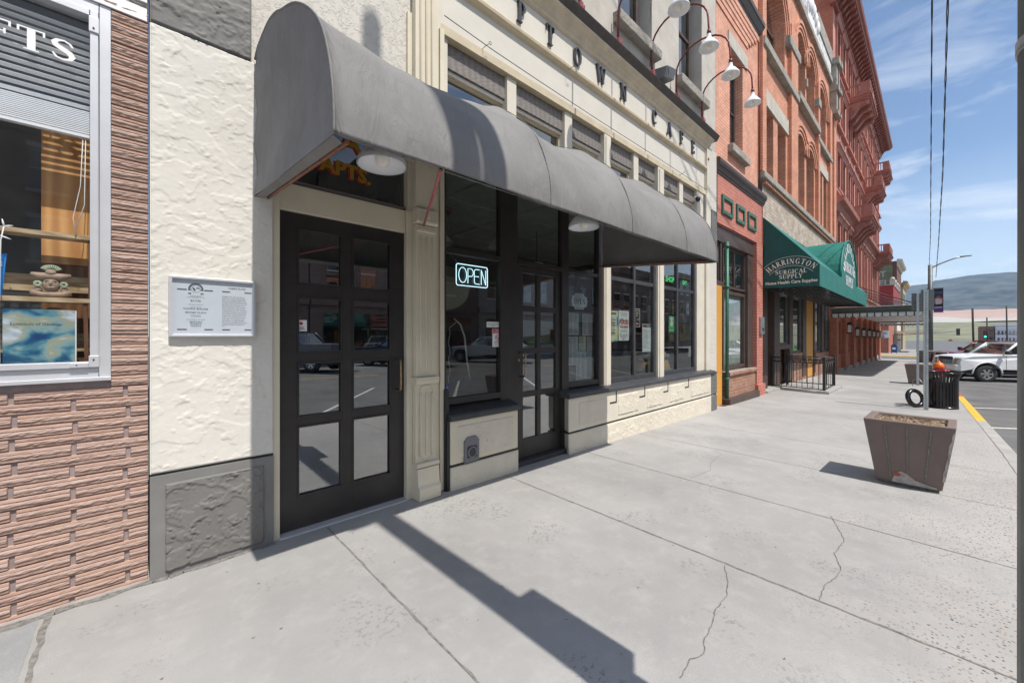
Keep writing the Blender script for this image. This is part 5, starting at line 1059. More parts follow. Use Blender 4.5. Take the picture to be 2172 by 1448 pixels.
for a, c, z0_, z1_, p_ in ((11.66, 15.5, 8.86, 9.09, .16), (15.5, 18.85, 9.02, 9.26, .18), (18.85, 21.8, 8.78, 8.98, .14), (14.33, 15.72, 10.2, 10.5, .15), (17.115, 17.285, 10.15, 10.45, .06), (18.74, 19.18, 10.1, 10.4, .15), (11.62, 22.3, 5.44, 5.61, .16)): b.box(a, c, 3.1-p_, 3.3, z0_, z1_)
b.build('stone_band', M['stone'], b2, bevel=.02)
for i in range(72): b = MB(); x = 11.9+i*.14; b.box(x, x+.075, 2.98, 3.069, 5.345, 5.435); b.build('dentil', M['brickA'], b2)
b = MB(); wall(b, 11.87, 22.9, 4.48, 5.44, 3.07, [], .1); b.build('pale_brick_course', M['brickP'], b2)
# parapet
b = MB(); b.box(11.62, 22.5, 2.98, 3.4, 12.305, 12.5); b.box(18.9, 22.0, 3.0, 3.4, 13.15, 13.75); b.build('coping', M['stone'], b2, bevel=.02)
b = MB(); b.box(18.9, 22.0, 3.04, 3.4, 12.505, 13.145); b.build('name_panel', paint('worn_white_panel', (.70, .70, .70), .7, wear=((.2,.2,.22), 9, .56)), b2)
b = MB()
for z0_, z1_, ex in ((10.95, 11.1, .06), (11.1, 11.95, 0), (11.95, 12.15, .08), (12.15, 13.1, 0), (13.1, 13.35, .1)):
    b.box(21.9-ex, 22.25+ex, 2.86-ex, 3.1, z0_, z1_); b.box(22.3-ex+.1, 22.6+ex, 2.84-ex, 3.1, z0_+.01, z1_+.01)
b.build('parapet_pier', M['stone'], b2)
b = MB(); b.box(17.0, 18.7, 3.0, 3.3, 12.505, 12.9)
for k in range(5): b.ball((17.2+.35*k, 3.0, 13.05+.14*math.sin(k)), (.14, .1, .28), 10)
b.prism([(16.95, 12.9), (18.75, 12.9), (18.6, 13.6), (17.85, 14.2), (17.1, 13.6)], 3.05, 3.2); b.build('parapet_ornament', M['white'], b2)
# shop front under the awning
for bx_ in ((11.87, 12.1, 3.2, 3.6, -.3, 4.5), (18.12, 19.5, 3.28, 3.34, -.2, 4.4), (12.9, 14.0, 3.62, 3.7, -.3, 4.4)): b = MB(); b.box(*bx_); b.build('ochre_panel', M['orange'], b2)
b = MB(); b.box(12.1, 12.9, 3.2, 3.5, -.3, 4.5); b.box(12.9, 14.05, 3.4, 3.6, 2.5, 4.5); b.box(13.6, 14.2, 3.2, 3.45, -.2, 4.4); b.box(15.6, 16.05, 3.24, 3.4, -.1, 4.4); b.box(17.55, 18.11, 3.24, 3.4, -.1, 4.4); b.box(19.5, 19.75, 3.24, 3.4, -.1, 4.4); b.box(21.1, 21.5, 3.24, 3.4, .7, 4.4); b.box(14.2, 15.6, 3.24, 3.38, .95, 1.1); b.box(22.7, 23.0, 3.24, 3.4, -.3, 4.4)
b.box(11.87, 23.0, 3.2, 3.5, 2.95, 3.2); b.build('shop_frame', M['brown'], b2, bevel=.004)
for a, c, z0_ in ((14.2, 15.6, 1.1), (16.05, 17.55, .8), (19.75, 21.1, .7), (21.5, 22.7, .7)): window(b2, a, c, z0_, 2.95, 3.3, M['steel_dull'], M['glass'], .06)
b = MB(); b.box(11.87, 23.0, 3.2, 3.9, 3.2, 4.5); b.box(14, 23, 4.4, 4.5, -.3, 3.2); b.build('shop_interior', M['dark_in'], b2)
b = MB(); b.box(16.05, 18.1, 3.26, 3.4, -.3, .78); b.box(19.6, 22.7, 3.24, 3.4, -.4, .68); b.box(14.3, 16.05, 3.5, 3.6, -.3, .9); b.build('knee_wall', M['kneebrick'], b2)
b = MB(); font(b, 'PHYSICAL', wallfn(14.28, 3.26, 2.62), .2, 0, sx=1.1); font(b, 'PLACE', wallfn(16.3, 3.26, 2.62), .2, 0, sx=1.1); b.build('window_lettering', M['white'], b2, rec=False)
b = MB(); b.box(12.1, 13.8, 3.0, 3.5, -.3, -.10); b.build('door_step', M['kerbc'], b2)
# ================================================================= GREEN AWNING
ga = thing('green_awning', 'green vinyl awning with white Harrington Surgical Supply lettering and a barrel dome', 'awning', (16.8, 3.0, 2.6))
ax0, ax1, yw, yf, zt, zf, zb = 11.9, 21.7, 3.055, 1.87, 4.48, 3.105, 2.58
dx0, dx1, dtop = 14.95, 18.55, 4.40
b = MB(); b.face([(ax0, yw, 2.62), (ax0, yf, zb), (ax0, yf, zf), (ax0, yw, zt)]); e = b.build('side_panel', M['canvas_teal_d'], ga, rec=False)
b = MB(); b.face([(ax1, yw, 2.6), (ax1, yf, zb), (ax1, yf, zf), (ax1, yw, zt)]); b.build('side_panel', M['canvas_teal_d'], ga, rec=False)
b = MB(); b.face([(ax0, yw, zt), (dx0, yw, zt), (dx0, yf, zf), (ax0, yf, zf)]); b.face([(dx1, yw, zt), (ax1, yw, zt), (ax1, yf, zf), (dx1, yf, zf)])
b.face([(ax0, yf, zb), (ax1, yf, zb), (ax1, yf, zf), (ax0, yf, zf)])
n = 20; ap = [((dx0+dx1)/2-(dx1-dx0)/2*math.cos(math.pi*i/n), zf+(dtop-zf)*math.sin(math.pi*i/n)) for i in range(n+1)]
for (x_, z_), (x2, z2) in zip(ap, ap[1:]): b.face([(x_, yf, z_), (x2, yf, z2), (x2, yw, z2), (x_, yw, z_)], 0, True)
b.face([(x_, yf, z_) for x_, z_ in ap]); b.build('canvas', M['canvas_teal'], ga, rec=False)
b = MB(); b.tube([(x_, yf-.01, z_) for x_, z_ in ap], .03, 6); b.build('dome_piping', M['canvas_teal'], ga)
b = MB()
for i in range(9): yy = yf+.05+i*.14; b.tube([(ax0+.05, yy, 2.60+.003*i), (ax1-.05, yy, 2.60+.003*i)], .014, 5)
for i in range(21): xx = ax0+.1+i*.48; b.tube([(xx, yf+.03, 2.615), (xx, yw-.02, 2.635)], .014, 5)
for i in range(6): xx = ax0+.3+i*1.8; b.tube([(xx, yf+.03, 3.0), (xx, yw, 4.3)], .016, 5)
b.build('support_grid', M['iron'], ga)
cr2 = paint('cream_lettering', (.80, .77, .66), .5, var=.03)
SF = lambda u, v, d: (ax0-.006-d*.2, yw-u, 2.60+v)
b = MB()
def arctext(q, s_, F, cx, cy, rad, size, sp_deg, m=0, bold=1.0, sx=1.0, ry=1.0):
    tot = sum(GL[c][0] for c in s_); a = 90+sp_deg/2
    for c in s_:
        aw = GL[c][0]/tot*sp_deg; am = R(a-aw/2); a -= aw
        ox, oy = cx+rad*math.cos(am), cy+rad*ry*math.sin(am); tx, ty = math.sin(am), -math.cos(am)*ry
        l_ = math.hypot(tx, ty); tx, ty = tx/l_, ty/l_; w_2 = GL[c][0]*size*sx/2
        serif(q, c, (lambda ox, oy, tx, ty, w_2: lambda u, v, d: F(ox+tx*(u-w_2)-ty*v, oy+ty*(u-w_2)+tx*v, d))(ox, oy, tx, ty, w_2), size, solid=False, sx=sx, bold=bold, m=m)
arctext(b, 'HARRINGTON', SF, .60, -.10, .68, .135, 88, sx=1.0)
for rad in (.87, .64):
    for k in range(24):
        sp_ = 104 if rad > .8 else 92; a0, a1 = R(90-sp_/2+sp_*k/24), R(90-sp_/2+sp_*(k+1)/24); b.face([SF(.60+r_*math.cos(a), -.10+r_*math.sin(a), 0) for r_, a in ((rad, a0), (rad, a1), (rad-.008, a1), (rad-.008, a0))])
serif(b, 'SURGICAL', lambda u, v, d: SF(.60+u, .335+v, d), .105, solid=False, align='c', sx=1.12, bold=1.05)
serif(b, 'SUPPLY', lambda u, v, d: SF(.60+u, .215+v, d), .105, solid=False, align='c', sx=1.12, bold=1.05)
font(b, 'Home Health Care Supplies', lambda u, v, d: SF(.60+u, .095+v, d), .105, align='c', off=.003, sx=.92)
b.build('side_lettering', cr2, ga, rec=False)
b = MB(); cxd = (dx0+dx1)/2
FF = lambda u, v, d: (cxd+u, yf-.012-d*.3, 2.6+v)
arctext(b, 'HARRINGTON', FF, 0, .62, 1.0, .30, 170, bold=1.2, sx=1.15, ry=.82)
serif(b, 'SURGICAL', lambda u, v, d: FF(u, .78+v, d), .31, solid=False, align='c', sx=1.25, bold=1.2)
serif(b, 'SUPPLY', lambda u, v, d: FF(u, .36+v, d), .31, solid=False, align='c', sx=1.25, bold=1.2)
b.build('front_lettering', M['white'], ga, rec=False)
# ================================================================= RAILING
rl = thing('iron_railing', 'black wrought iron railing on a low concrete kerb by the basement steps', 'railing', (14.3, 2.4, -.17))
def rail_run(a, c, name='panel', sp=.12):
    (xa, ya), (xb, yb) = a, c; q = MB(); L_ = math.hypot(xb-xa, yb-ya); P = lambda t, z: (xa+(xb-xa)*t, ya+(yb-ya)*t, g(xa+(xb-xa)*t)+z)
    for z in (.10, .80, .92): q.tube([P(0, z), P(1, z)], .014, 6)
    n_ = max(3, int(L_/sp))
    for i in range(1, n_): q.tube([P(i/n_, .10), P(i/n_, .80)], .008, 5)
    m_ = max(2, int(L_/max(sp, .12)))
    for i in range(m_):
        c_ = P((i+.5)/m_, .86); q.tube([(c_[0]+(xb-xa)/L_*.045*math.cos(R(t)), c_[1]+(yb-ya)/L_*.045*math.cos(R(t)), c_[2]+.045*math.sin(R(t))) for t in range(0, 361, 45)], .006, 5, caps=False)
    q.build(name, M['iron'], rl)
p1_, p2_, p3_, p0_ = (13.25, 1.99), (15.0, 2.02), (15.1, 3.2), (13.55, 3.25)
rail_run(p0_, p1_); rail_run(p1_, p2_, sp=.34); rail_run(p2_, p3_, sp=.16)
for (x, y) in (p1_, p2_, p0_, p3_):
    q = MB(); q.box(x-.03, x+.03, y-.03, y+.03, g(x)+.0, g(x)+.97); q.build('post', M['iron'], rl, bevel=.004)
q = MB(); q.hexa([(13.1, 1.86, -.4), (15.25, 1.86, -.4), (15.25, 2.12, -.4), (13.1, 2.12, -.4), (13.1, 1.86, -.08), (15.25, 1.86, -.10), (15.25, 2.12, -.10), (13.1, 2.12, -.08)]); q.hexa([(13.1, 2.121, -.4), (13.38, 2.121, -.4), (13.7, 3.2, -.4), (13.45, 3.2, -.4), (13.1, 2.121, -.10), (13.38, 2.121, -.10), (13.7, 3.2, -.10), (13.45, 3.2, -.10)])
q.build('kerb_base', M['kerbc'], rl, bevel=.01)
# ================================================================= RED BUILDING
rb = thing('red_hotel_building', 'tall dark red building with balconies on scroll brackets and a deep bracketed cornice', 'building', (34, 3.1, -.5))
RX0, RX1 = 22.9, 45.2
wx = []
x = 23.6
while x < 44.6:
    wx += [(x+.05, x+1.30), (x+1.62, x+2.87)] if x+2.9 < 45.2 else [(x+.05, x+1.25)]
    x += 3.37
lv = [(3.9, 6.75), (8.30, 10.0), (11.30, 13.0), (14.15, 16.05)]
ops = [(a, c, z0_, z1_) for z0_, z1_ in lv for a, c in wx]
b = MB(); wall(b, RX0, RX1, 2.6, 16.6, 3.12, ops, .30, 0, 1)
b.box(RX0, RX0+.02, 3.12, 18, 2.6, 17.2); b.box(RX1-.02, RX1, 3.12, 18, 2.6, 16.6); b.build('wall', [M['redwall'], M['redtrim']], rb)
b = MB(); b.box(RX0-.005, RX0-.001, 3.13, 18, 2.6, 17.2); b.build('side_wall', M['brickR'], rb)
first = None
for z0_, z1_ in lv:
    for a, c in wx:
        if first is None or abs((z1_-z0_)-first[2]) > .01:
            wv = window(rb, a, c, z0_, z1_, 3.36, M['redtrim'], M['glass_dark'], .09, rail_=((z0_+z1_)/2,)); first = (wv, (a, z0_), z1_-z0_)
        else:
            wv = copy_tree(first[0], rb); wv.location = (a-first[1][0], 0, z0_-first[1][1])
hood = None
for li, (z0_, z1_) in enumerate(lv):
    for a, c in wx:
        q = MB(); q.prismx([(3.119, z1_+.04), (3.05, z1_+.04), (2.98, z1_+.22), (2.94, z1_+.24), (2.94, z1_+.32), (3.119, z1_+.38)], a-.08, c+.08)
        q.box(a-.1, a-.001, 3.04, 3.119, z0_-.05, z1_+.039); q.box(a-.1, c+.1, 2.98, 3.119, z0_-.16, z0_-.051)
        if hood is None or li == 0 and a == wx[0][0]: ho_ = q.build('window_surround', M['redtrim_l'], rb); hood = (ho_, a, z0_, li)
        elif li == hood[3]: cc = copy_tree(hood[0], rb); cc.location = (a-hood[1], 0, z0_-hood[2])
        else: ho_ = q.build('window_surround', M['redtrim_l'], rb); hood = (ho_, a, z0_, li)
b = MB()
b.prismx([(3.12, 7.1), (3.02, 7.12), (2.90, 7.4), (2.72, 7.45), (2.68, 7.62), (3.12, 7.75)], RX0-.05, RX1+.1); b.box(RX0-.03, RX1+.05, 3.0, 3.119, 8.0, 8.1); b.box(RX0, RX1, 3.06, 3.119, 2.62, 3.1); b.box(RX0, RX1, 3.0, 3.119, 3.3, 3.42)
b.build('belt_course', M['redtrim_l'], rb)
b = MB()
b.prismx([(3.2, 16.3), (3.0, 16.3), (2.98, 16.5), (2.90, 16.55), (2.88, 16.75), (2.45, 16.80), (2.42, 16.88), (2.34, 16.93), (2.30, 17.05), (3.2, 17.15)], RX0-.3, RX1+.35)
b.build('cornice', M['redtrim'], rb)
for i in range(46): b = MB(); xx = RX0-.1+i*.49; b.prismx([(2.93, 16.45), (2.93, 16.79), (2.48, 16.79), (2.50, 16.68), (2.72, 16.62), (2.84, 16.46)], xx, xx+.17); b.build('cornice_bracket', M['redtrim'], rb)
def balcony(x0, x1, z):
    q = MB(); q.box(x0, x1, 2.2, 3.12, z-.16, z); q.box(x0-.05, x1+.05, 2.14, 3.12, z-.05, z+.02); q.box(x0+.06, x1-.06, 2.26, 3.12, z-.26, z-.161); o_ = q.build('balcony', M['redtrim_l'], rb)
    q = MB(); q.box(x0, x0+.08, 2.2, 2.28, z+.021, z+.62); q.box(x1-.08, x1, 2.2, 2.28, z+.021, z+.62)
    for xx in (x0, x1-.08):
        q.box(xx, xx+.08, 2.28, 2.55, z+.021, z+.62); q.box(xx, xx+.08, 2.55, 3.12, z+.54, z+.62)
        for k in range(4): q.box(xx+.015, xx+.065, 2.62+.14*k, 2.67+.14*k, z+.021, z+.54)
    q.box(x0+.08, x1-.08, 2.2, 2.28, z+.54, z+.62); k = x0+.2
    while k < x1-.15: q.box(k, k+.05, 2.215, 2.265, z+.021, z+.54); k += .16
    q.box((x0+x1)/2-.2, (x0+x1)/2+.2, 2.2, 2.28, z+.021, z+.54); q.build('balustrade', M['redtrim_l'], o_)
    n_ = 4
    for i in range(n_):
        xx = x0+.12+(x1-x0-.54)*i/(n_-1); q = MB()
        pr = [(3.12, z-.27), (2.28, z-.27), (2.26, z-.36), (2.32, z-.46), (2.45, z-.48), (2.62, z-.56), (2.76, z-.74), (2.86, z-.90), (2.98, z-1.0), (3.12, z-.98)]
        q.prismx(pr, xx, xx+.28)
        for cy, cz, r_ in ((2.94, z-.80, .17), (2.42, z-.37, .09)):
            q.tube([(xx-.012, cy+(r_-.03*t/60)*math.cos(R(t*1.5)), cz+(r_-.03*t/60)*math.sin(R(t*1.5))) for t in range(0, 300, 20)], .016, 5)
        q.build('bracket', M['redtrim_l'], o_)
for a, c, z in ((27.0, 30.2, 13.75), (33.5, 36.4, 10.72), (39.6, 42.4, 13.45), (28.2, 31.6, 7.75), (40.0, 43.3, 7.5)): balcony(a, c, z)
# ground floor: red brick with pilasters and dark windows
gw = [(23.5+1.12, 24.7+1.12)] ; gw = []
x = 23.55
while x < 44: gw.append((x, x+1.55)); x += 3.0
b = MB(); wall(b, RX0+.1, RX1, -.9, 2.6, 3.12, [(a, c, .45, 2.05) for a, c in gw], .18)
for i in range(8): xx = 25.35+i*3.0-.0; (b.box(xx, xx+.9, 2.96, 3.119, -.5, 2.6) if xx+.9 < RX1 else None)
b.box(RX0-.02, RX0+.5, 2.98, 3.3, -.35, 2.62); b.build('ground_floor_wall', M['brickR'], rb)
b = MB()
for i in range(8): xx = 25.3+i*3.0; (b.box(xx, xx+1.0, 2.90, 3.118, -.95, .12+g(xx)) if xx+.9 < RX1 else None)
b.box(RX0+.6, RX1, 3.03, 3.117, -.95, .04-.25); b.build('concrete_base', M['kerbc'], rb)
for a, c in gw: window(rb, a+.01, c-.01, .46, 2.04, 3.2, M['black'], M['glass_dark'], .06, mull=((a+c)/2,))
for i in range(7):
    xx = 25.8+i*3.0
    if i == 0:
        wl = thing('wall_lantern', 'black wall lanterns on the brick pilasters beneath the canopy', 'lantern', (xx, 2.9, 1.7), 'wall lanterns beneath the canopy'); q = MB(); q.box(xx-.09, xx+.09, 2.78, 2.94, 1.55, 1.9); q.build('lens', M['paper'], wl); q = MB()
        for sx_ in (-.1, .08):
            for sy in (2.77, 2.93): q.box(xx+sx_, xx+sx_+.02, sy, sy+.02, 1.52, 1.92)
        q.lathe([(.16, 0), (.06, .12), (0, .14)], (xx, 2.86, 1.92), 8); q.box(xx-.11, xx+.11, 2.76, 2.96, 1.48, 1.52); q.build('cage', M['iron'], wl)
    else: c = copy_tree(wl); c.location = (xx, 2.9, 1.7+g(xx)*.5)
# canopy
cn = thing('sidewalk_canopy', 'long grey-green sidewalk canopy with a scalloped white valance along the red building', 'canopy', (31, 1.6, 2.4))
grn = paint('dark_grey_green', (.07, .085, .075), .5, var=.15); whc = paint('canopy_white', (.72, .72, .70), .6)
b = MB(); b.box(21.5, 42.2, .25, 3.0, 2.52, 2.56); b.hexa([(21.45, .2, 2.40), (21.62, .2, 2.40), (21.62, 2.98, 2.40), (21.45, 2.98, 2.40), (21.40, .15, 2.50), (21.62, .15, 2.50), (21.62, 2.98, 2.53), (21.40, 2.98, 2.53)]); b.box(21.62, 42.1, .2, .35, 2.36, 2.519); b.box(42.1, 42.25, .2, 2.98, 2.36, 2.519); b.box(21.5, 21.6, .22, 2.98, 2.30, 2.40)
b.build('fascia', grn, cn)
b = MB(); b.box(21.36, 21.5, .12, 2.98, 2.531, 2.56); b.build('gutter_edge', whc, cn)
b = MB(); b.box(21.62, 42.1, .36, 2.98, 2.44, 2.50); b.build('soffit', whc, cn)
b = MB(); b2_ = MB()
def val(xp, dirx):
    n_ = 12
    for i in range(n_):
        y0 = .26+i*.225; P = [(y0+.03, 2.299), (y0+.215, 2.299), (y0+.215, 2.17), (y0+.1225, 2.11), (y0+.03, 2.17)]; b.prismx(P, xp, xp+.012)
        b2_.prismx([(y0+.215, 2.299), (y0+.255, 2.299), (y0+.255, 2.17), (y0+.24, 2.13), (y0+.23, 2.13), (y0+.215, 2.17)], xp-.006, xp+.02)
        b2_.tube([(xp-.004, y0+.03, 2.17), (xp-.004, y0+.1225, 2.108), (xp-.004, y0+.215, 2.17)], .007, 4)
val(21.53, 1); val(42.15, 1)
n_ = 90
for i in range(n_): x0_ = 21.65+i*.227; b.prism([(x0_, 2.359), (x0_+.19, 2.359), (x0_+.19, 2.19), (x0_+.095, 2.12), (x0_, 2.19)], .26, .272)
b.build('valance', whc, cn); b2_.build('valance_dividers', grn, cn)
b = MB()
for i in range(7):
    xx = 22.5+i*3.1; b.tube([(xx, .3, 2.56), (xx, 3.1, 3.9)], .018, 5); b.tube([(xx+.4, .9, 2.56), (xx+.4, 3.1, 3.4)], .012, 5)
b.build('tie_rod', M['iron'], cn)
b = MB(); b.lathe([(.5, 0), (.5, .04), (.42, .18), (.25, .30), (0, .36)], (34, .8, 2.56), 16); b.build('roof_vent', grn, cn)
# ================================================================= STREET FURNITURE
def planter(x, y, w, dd, h, lab, rz=0, chip=True, x0=None):
    t_ = thing('concrete_planter', lab, 'planter', (x, y, g(x)), 'brown concrete planters on the sidewalk'); z = g(x)
    q = MB(); tw, bw, td, bd = w/2, w*.36, dd/2, dd*.38
    def ring(hw, hd, zz): return [(x-hd, y-hw, zz), (x+hd, y-hw, zz), (x+hd, y+hw, zz), (x-hd, y+hw, zz)]
    A_, B_ = ring(bw, bd, z+.03), ring(tw, td, z+h); C_ = ring(tw-.06, td-.06, z+h); D_ = ring(tw-.07, td-.07, z+h-.05)
    for P, Q in ((A_, B_), (B_, C_), (C_, D_)):
        for i in range(4): q.face([P[i], P[(i+1) % 4], Q[(i+1) % 4], Q[i]])
    q.face(A_[::-1]); o = q.build('planter_body', M['planter'], t_, bevel=.008)
    # raised strips between the panels of each side
    q = MB()
    for k in (-.25, 0.0, .25):
        yb, yt = y+k*2*bw, y+k*2*tw
        q.hexa([(x-bd-.004, yb-.004, z+.035), (x-bd+.01, yb-.004, z+.035), (x-bd+.01, yb+.004, z+.035), (x-bd-.004, yb+.004, z+.035), (x-td-.004, yt-.005, z+h-.05), (x-td+.01, yt-.005, z+h-.05), (x-td+.01, yt+.005, z+h-.05), (x-td-.004, yt+.005, z+h-.05)])
    q.build('panel_joint', M['joint'], t_)
    q = MB(); q.box(x-bd+.03, x+bd-.03, y-bw+.03, y+bw-.03, z-.02, z+.029); q.build('foot', M['joint'], t_)
    q = MB(); n_ = 18; r2 = random.Random(int(x*10))
    vs = [(x-td+.068+(2*td-.136)*i/n_, y-tw+.068+(2*tw-.136)*j/n_, z+h-.045+r2.uniform(-.012, .018)) for i in range(n_+1) for j in range(n_+1)]
    q.mesh(vs, [(i*(n_+1)+j, (i+1)*(n_+1)+j, (i+1)*(n_+1)+j+1, i*(n_+1)+j+1) for i in range(n_) for j in range(n_)]); q.build('mulch', M['mulch'], t_)
    q = MB()
    for k in range(420 if chip else 60):
        a = r2.uniform(0, 3.2); cx, cy, cz = x+r2.uniform(-1, 1)*(td-.08), y+r2.uniform(-1, 1)*(tw-.08), z+h-.035+r2.uniform(0, .03); L_ = r2.uniform(.02, .06)
        d = Vector((math.cos(a), math.sin(a), r2.uniform(-.3, .45)))*L_/2; n2 = Vector((-math.sin(a), math.cos(a), 0))*.0022
        c = Vector((cx, cy, cz)); q.face([c-d-n2, c+d-n2, c+d+n2, c-d+n2])
    q.build('straw', M['straw'], t_)
    if chip:
        q = MB(); r2 = random.Random(11)
        base = [(.11, .035), (-.19, .035), (-.19, .05), (-.12, .065), (-.05, .085), (.0, .13), (.045, .15), (.085, .12), (.10, .07)]
        fx = lambda v: x-bd-(td-bd)*v/h-.003
        q.face([(fx(v), y+u, z+v) for u, v in base])
        for s_, (yy0) in ((1, -1),):
            pts = []
            for k in range(13): v = .12+k*.038; pts.append(((-bw-(tw-bw)*v/h), v, .010+.014*r2.random()))
            for a, c in zip(pts, pts[1:]): q.face([(fx(a[1])-.001, y+a[0]-.002, z+a[1]), (fx(a[1])-.001, y+a[0]+a[2], z+a[1]), (fx(c[1])-.001, y+c[0]+c[2], z+c[1]), (fx(c[1])-.001, y+c[0]-.002, z+c[1])])
        q.build('chipped_patch', M['planter_chip'], t_, rec=False)
        q = MB(); q.face([(fx(.115)-.002, y+.075+.03*math.cos(R(a)), z+.115+.02*math.sin(R(a))) for a in range(0, 360, 40)]); q.build('red_paint_patch', paint('old_red_paint', (.36, .09, .05), .8), t_, rec=False)
    return t_
p1 = planter(5.52, .16, .62, .56, .625, 'nearest brown concrete planter with a chipped corner and dry mulch')
p1.rotation_euler = (0, 0, R(-2))
planter(19.05, .34, .66, .6, .66, 'farther brown concrete planter standing beyond the litter bin', chip=False)
# perforated sign post
sp_ = thing('perforated_sign_post', 'perforated square steel post with a blank grey sign back beside the litter bin', 'post', (11.75, .105, g(11.75))); x, y = 11.75, .105
q = MB(); r_ = .036; z0_, z1_ = g(11.75), 2.32
q.box(x-r_, x+r_, y-r_, y+r_, z0_, z1_); q.build('post', M['steel'], sp_, bevel=.002)
q = MB(); z = z0_+.04
while z < z1_-.03:
    q.face([(x-r_-.0006, y+.011*math.cos(R(a)), z+.011*math.sin(R(a))) for a in range(0, 360, 45)]); q.face([(x+.011*math.cos(R(a)), y+r_+.0006, z+.011*math.sin(R(a))) for a in range(0, 360, 45)]); z += .05
q.build('punched_hole', M['ink'], sp_, rec=False)
q = MB(); q.box(x+.038, x+.044, y-.115, y+.075, 1.90, 2.33); q.build('sign_plate', paint('grey_green_back', (.16, .18, .17), .5), sp_)
sp2_ = thing('thin_sign_post', 'thin galvanised sign post standing by the farther planter', 'post', (18.3, .345, g(18.3)))
q = MB(); q.box(18.27, 18.33, .315, .375, g(18.3), 2.75); q.build('post', M['steel'], sp2_)
q = MB(); q.box(18.335, 18.345, .20, .49, 2.2, 2.75); q.build('sign_plate', M['steel_dull'], sp2_)
# litter bin
bx, by = 12.42, -.13; bz = g(bx); lb = thing('litter_bin', 'black slatted steel litter bin with a flared rim near the kerb', 'bin', (bx, by, bz))
q = MB(); n_ = 30
for k in range(n_):
    a0, a1 = 2*math.pi*(k+.12)/n_, 2*math.pi*(k+.88)/n_
    for i, (ra, za, rb_, zb_) in enumerate(((.235, .03, .235, .62), (.235, .62, .285, .745))):
        P = [(bx+r2*math.cos(a), by+r2*math.sin(a), bz+zz) for r2, a, zz in ((ra, a0, za), (ra, a1, za), (rb_, a1, zb_), (rb_, a0, zb_))]; I = [(bx+(r2-.006)*math.cos(a), by+(r2-.006)*math.sin(a), bz+zz) for r2, a, zz in ((ra, a0, za), (ra, a1, za), (rb_, a1, zb_), (rb_, a0, zb_))]
        q.face(P); q.face(I[::-1]); q.face([P[0], P[3], I[3], I[0]]); q.face([P[1], I[1], I[2], P[2]])
q.build('slats', M['black_gloss'], lb)
q = MB()
for r_, z, t in ((.225, .05, .014), (.225, .55, .010), (.285, .75, .014)): q = MB(); q.tube([(bx+r_*math.cos(R(a)), by+r_*math.sin(R(a)), bz+z) for a in range(0, 361, 12)], t, 8, caps=False); q.build('hoop', M['black_gloss'], lb)
q = MB(); q.lathe([(0, .0), (.24, .0), (.24, .04), (0, .04)], (bx, by, bz), 30); q.build('base', M['black_gloss'], lb)
q = MB(); q.lathe([(.20, .06), (.205, .66), (.195, .66), (.19, .08), (0, .08)], (bx, by, bz), 24); q.build('liner', M['iron'], lb)
# dome lid leaning on it: ring
ld = thing('bin_lid', 'black ring shaped bin lid leaning against the litter bin', 'lid', (12.1, .22, bz))
q = MB(); n_ = 36; c0 = Vector((12.06, .255, g(12.1)+.20)); ax = Vector((math.cos(R(232)), math.sin(R(232)), .25)).normalized(); u_ = ax.cross(Vector((0, 0, 1))).normalized(); v_ = u_.cross(ax).normalized()
vs = []; rings = [(.118, -.02), (.130, .01), (.165, .03), (.198, .0), (.205, -.03), (.198, -.045), (.13, -.03)]
for r_, h_ in rings:
    for k in range(n_): a = 2*math.pi*k/n_; vs.append(c0+u_*r_*math.cos(a)+v_*r_*math.sin(a)+ax*h_)
m_ = len(rings); q.mesh(vs, [(i*n_+k, i*n_+(k+1) % n_, ((i+1) % m_)*n_+(k+1) % n_, ((i+1) % m_)*n_+k) for i in range(m_) for k in range(n_)], 0, True); q.build('ring', M['black_gloss'], ld)
q = MB(); q.tube([(12.14, .10, g(12.1)+.44), (12.12, .22, g(12.1)+.62), (12.16, .30, g(12.1)+.58), (12.14, .31, g(12.1)+.44)], .006, 6); q.build('wire_loop', M['steel'], ld)
# hydrant
hx, hy = 20.3, -.13; hz_ = g(hx); hd = thing('fire_hydrant', 'red fire hydrant with an orange bonnet behind the litter bin', 'hydrant', (hx, hy, hz_))
hr = paint('hydrant_red', (.55, .035, .04), .4, var=.15); hor = paint('hydrant_orange', (.80, .16, .015), .4, var=.1)
q = MB(); q.lathe([(0, 0), (.15, 0), (.15, .04), (.10, .05), (.10, .47), (.13, .48), (.13, .52), (0, .52)], (hx, hy, hz_), 20); q.build('barrel', hr, hd)
q = MB(); q.lathe([(.135, .521), (.145, .54), (.14, .58), (.125, .63), (.09, .68), (.05, .70), (.035, .71), (.035, .75), (0, .75)], (hx, hy, hz_), 20); q.build('bonnet', hor, hd)
for d_, sz in (((-1, .0), .075), ((.0, 1), .055), ((0, -1), .055)):
    q = MB(); c1 = (hx+d_[0]*.08, hy+d_[1]*.08, hz_+.40); c2 = (hx+d_[0]*.20, hy+d_[1]*.20, hz_+.40); q.tube([c1, c2], sz*.8, 12); q.tube([c2, (c2[0]+d_[0]*.05, c2[1]+d_[1]*.05, c2[2])], sz, 6); q.build('outlet_cap', hr, hd)
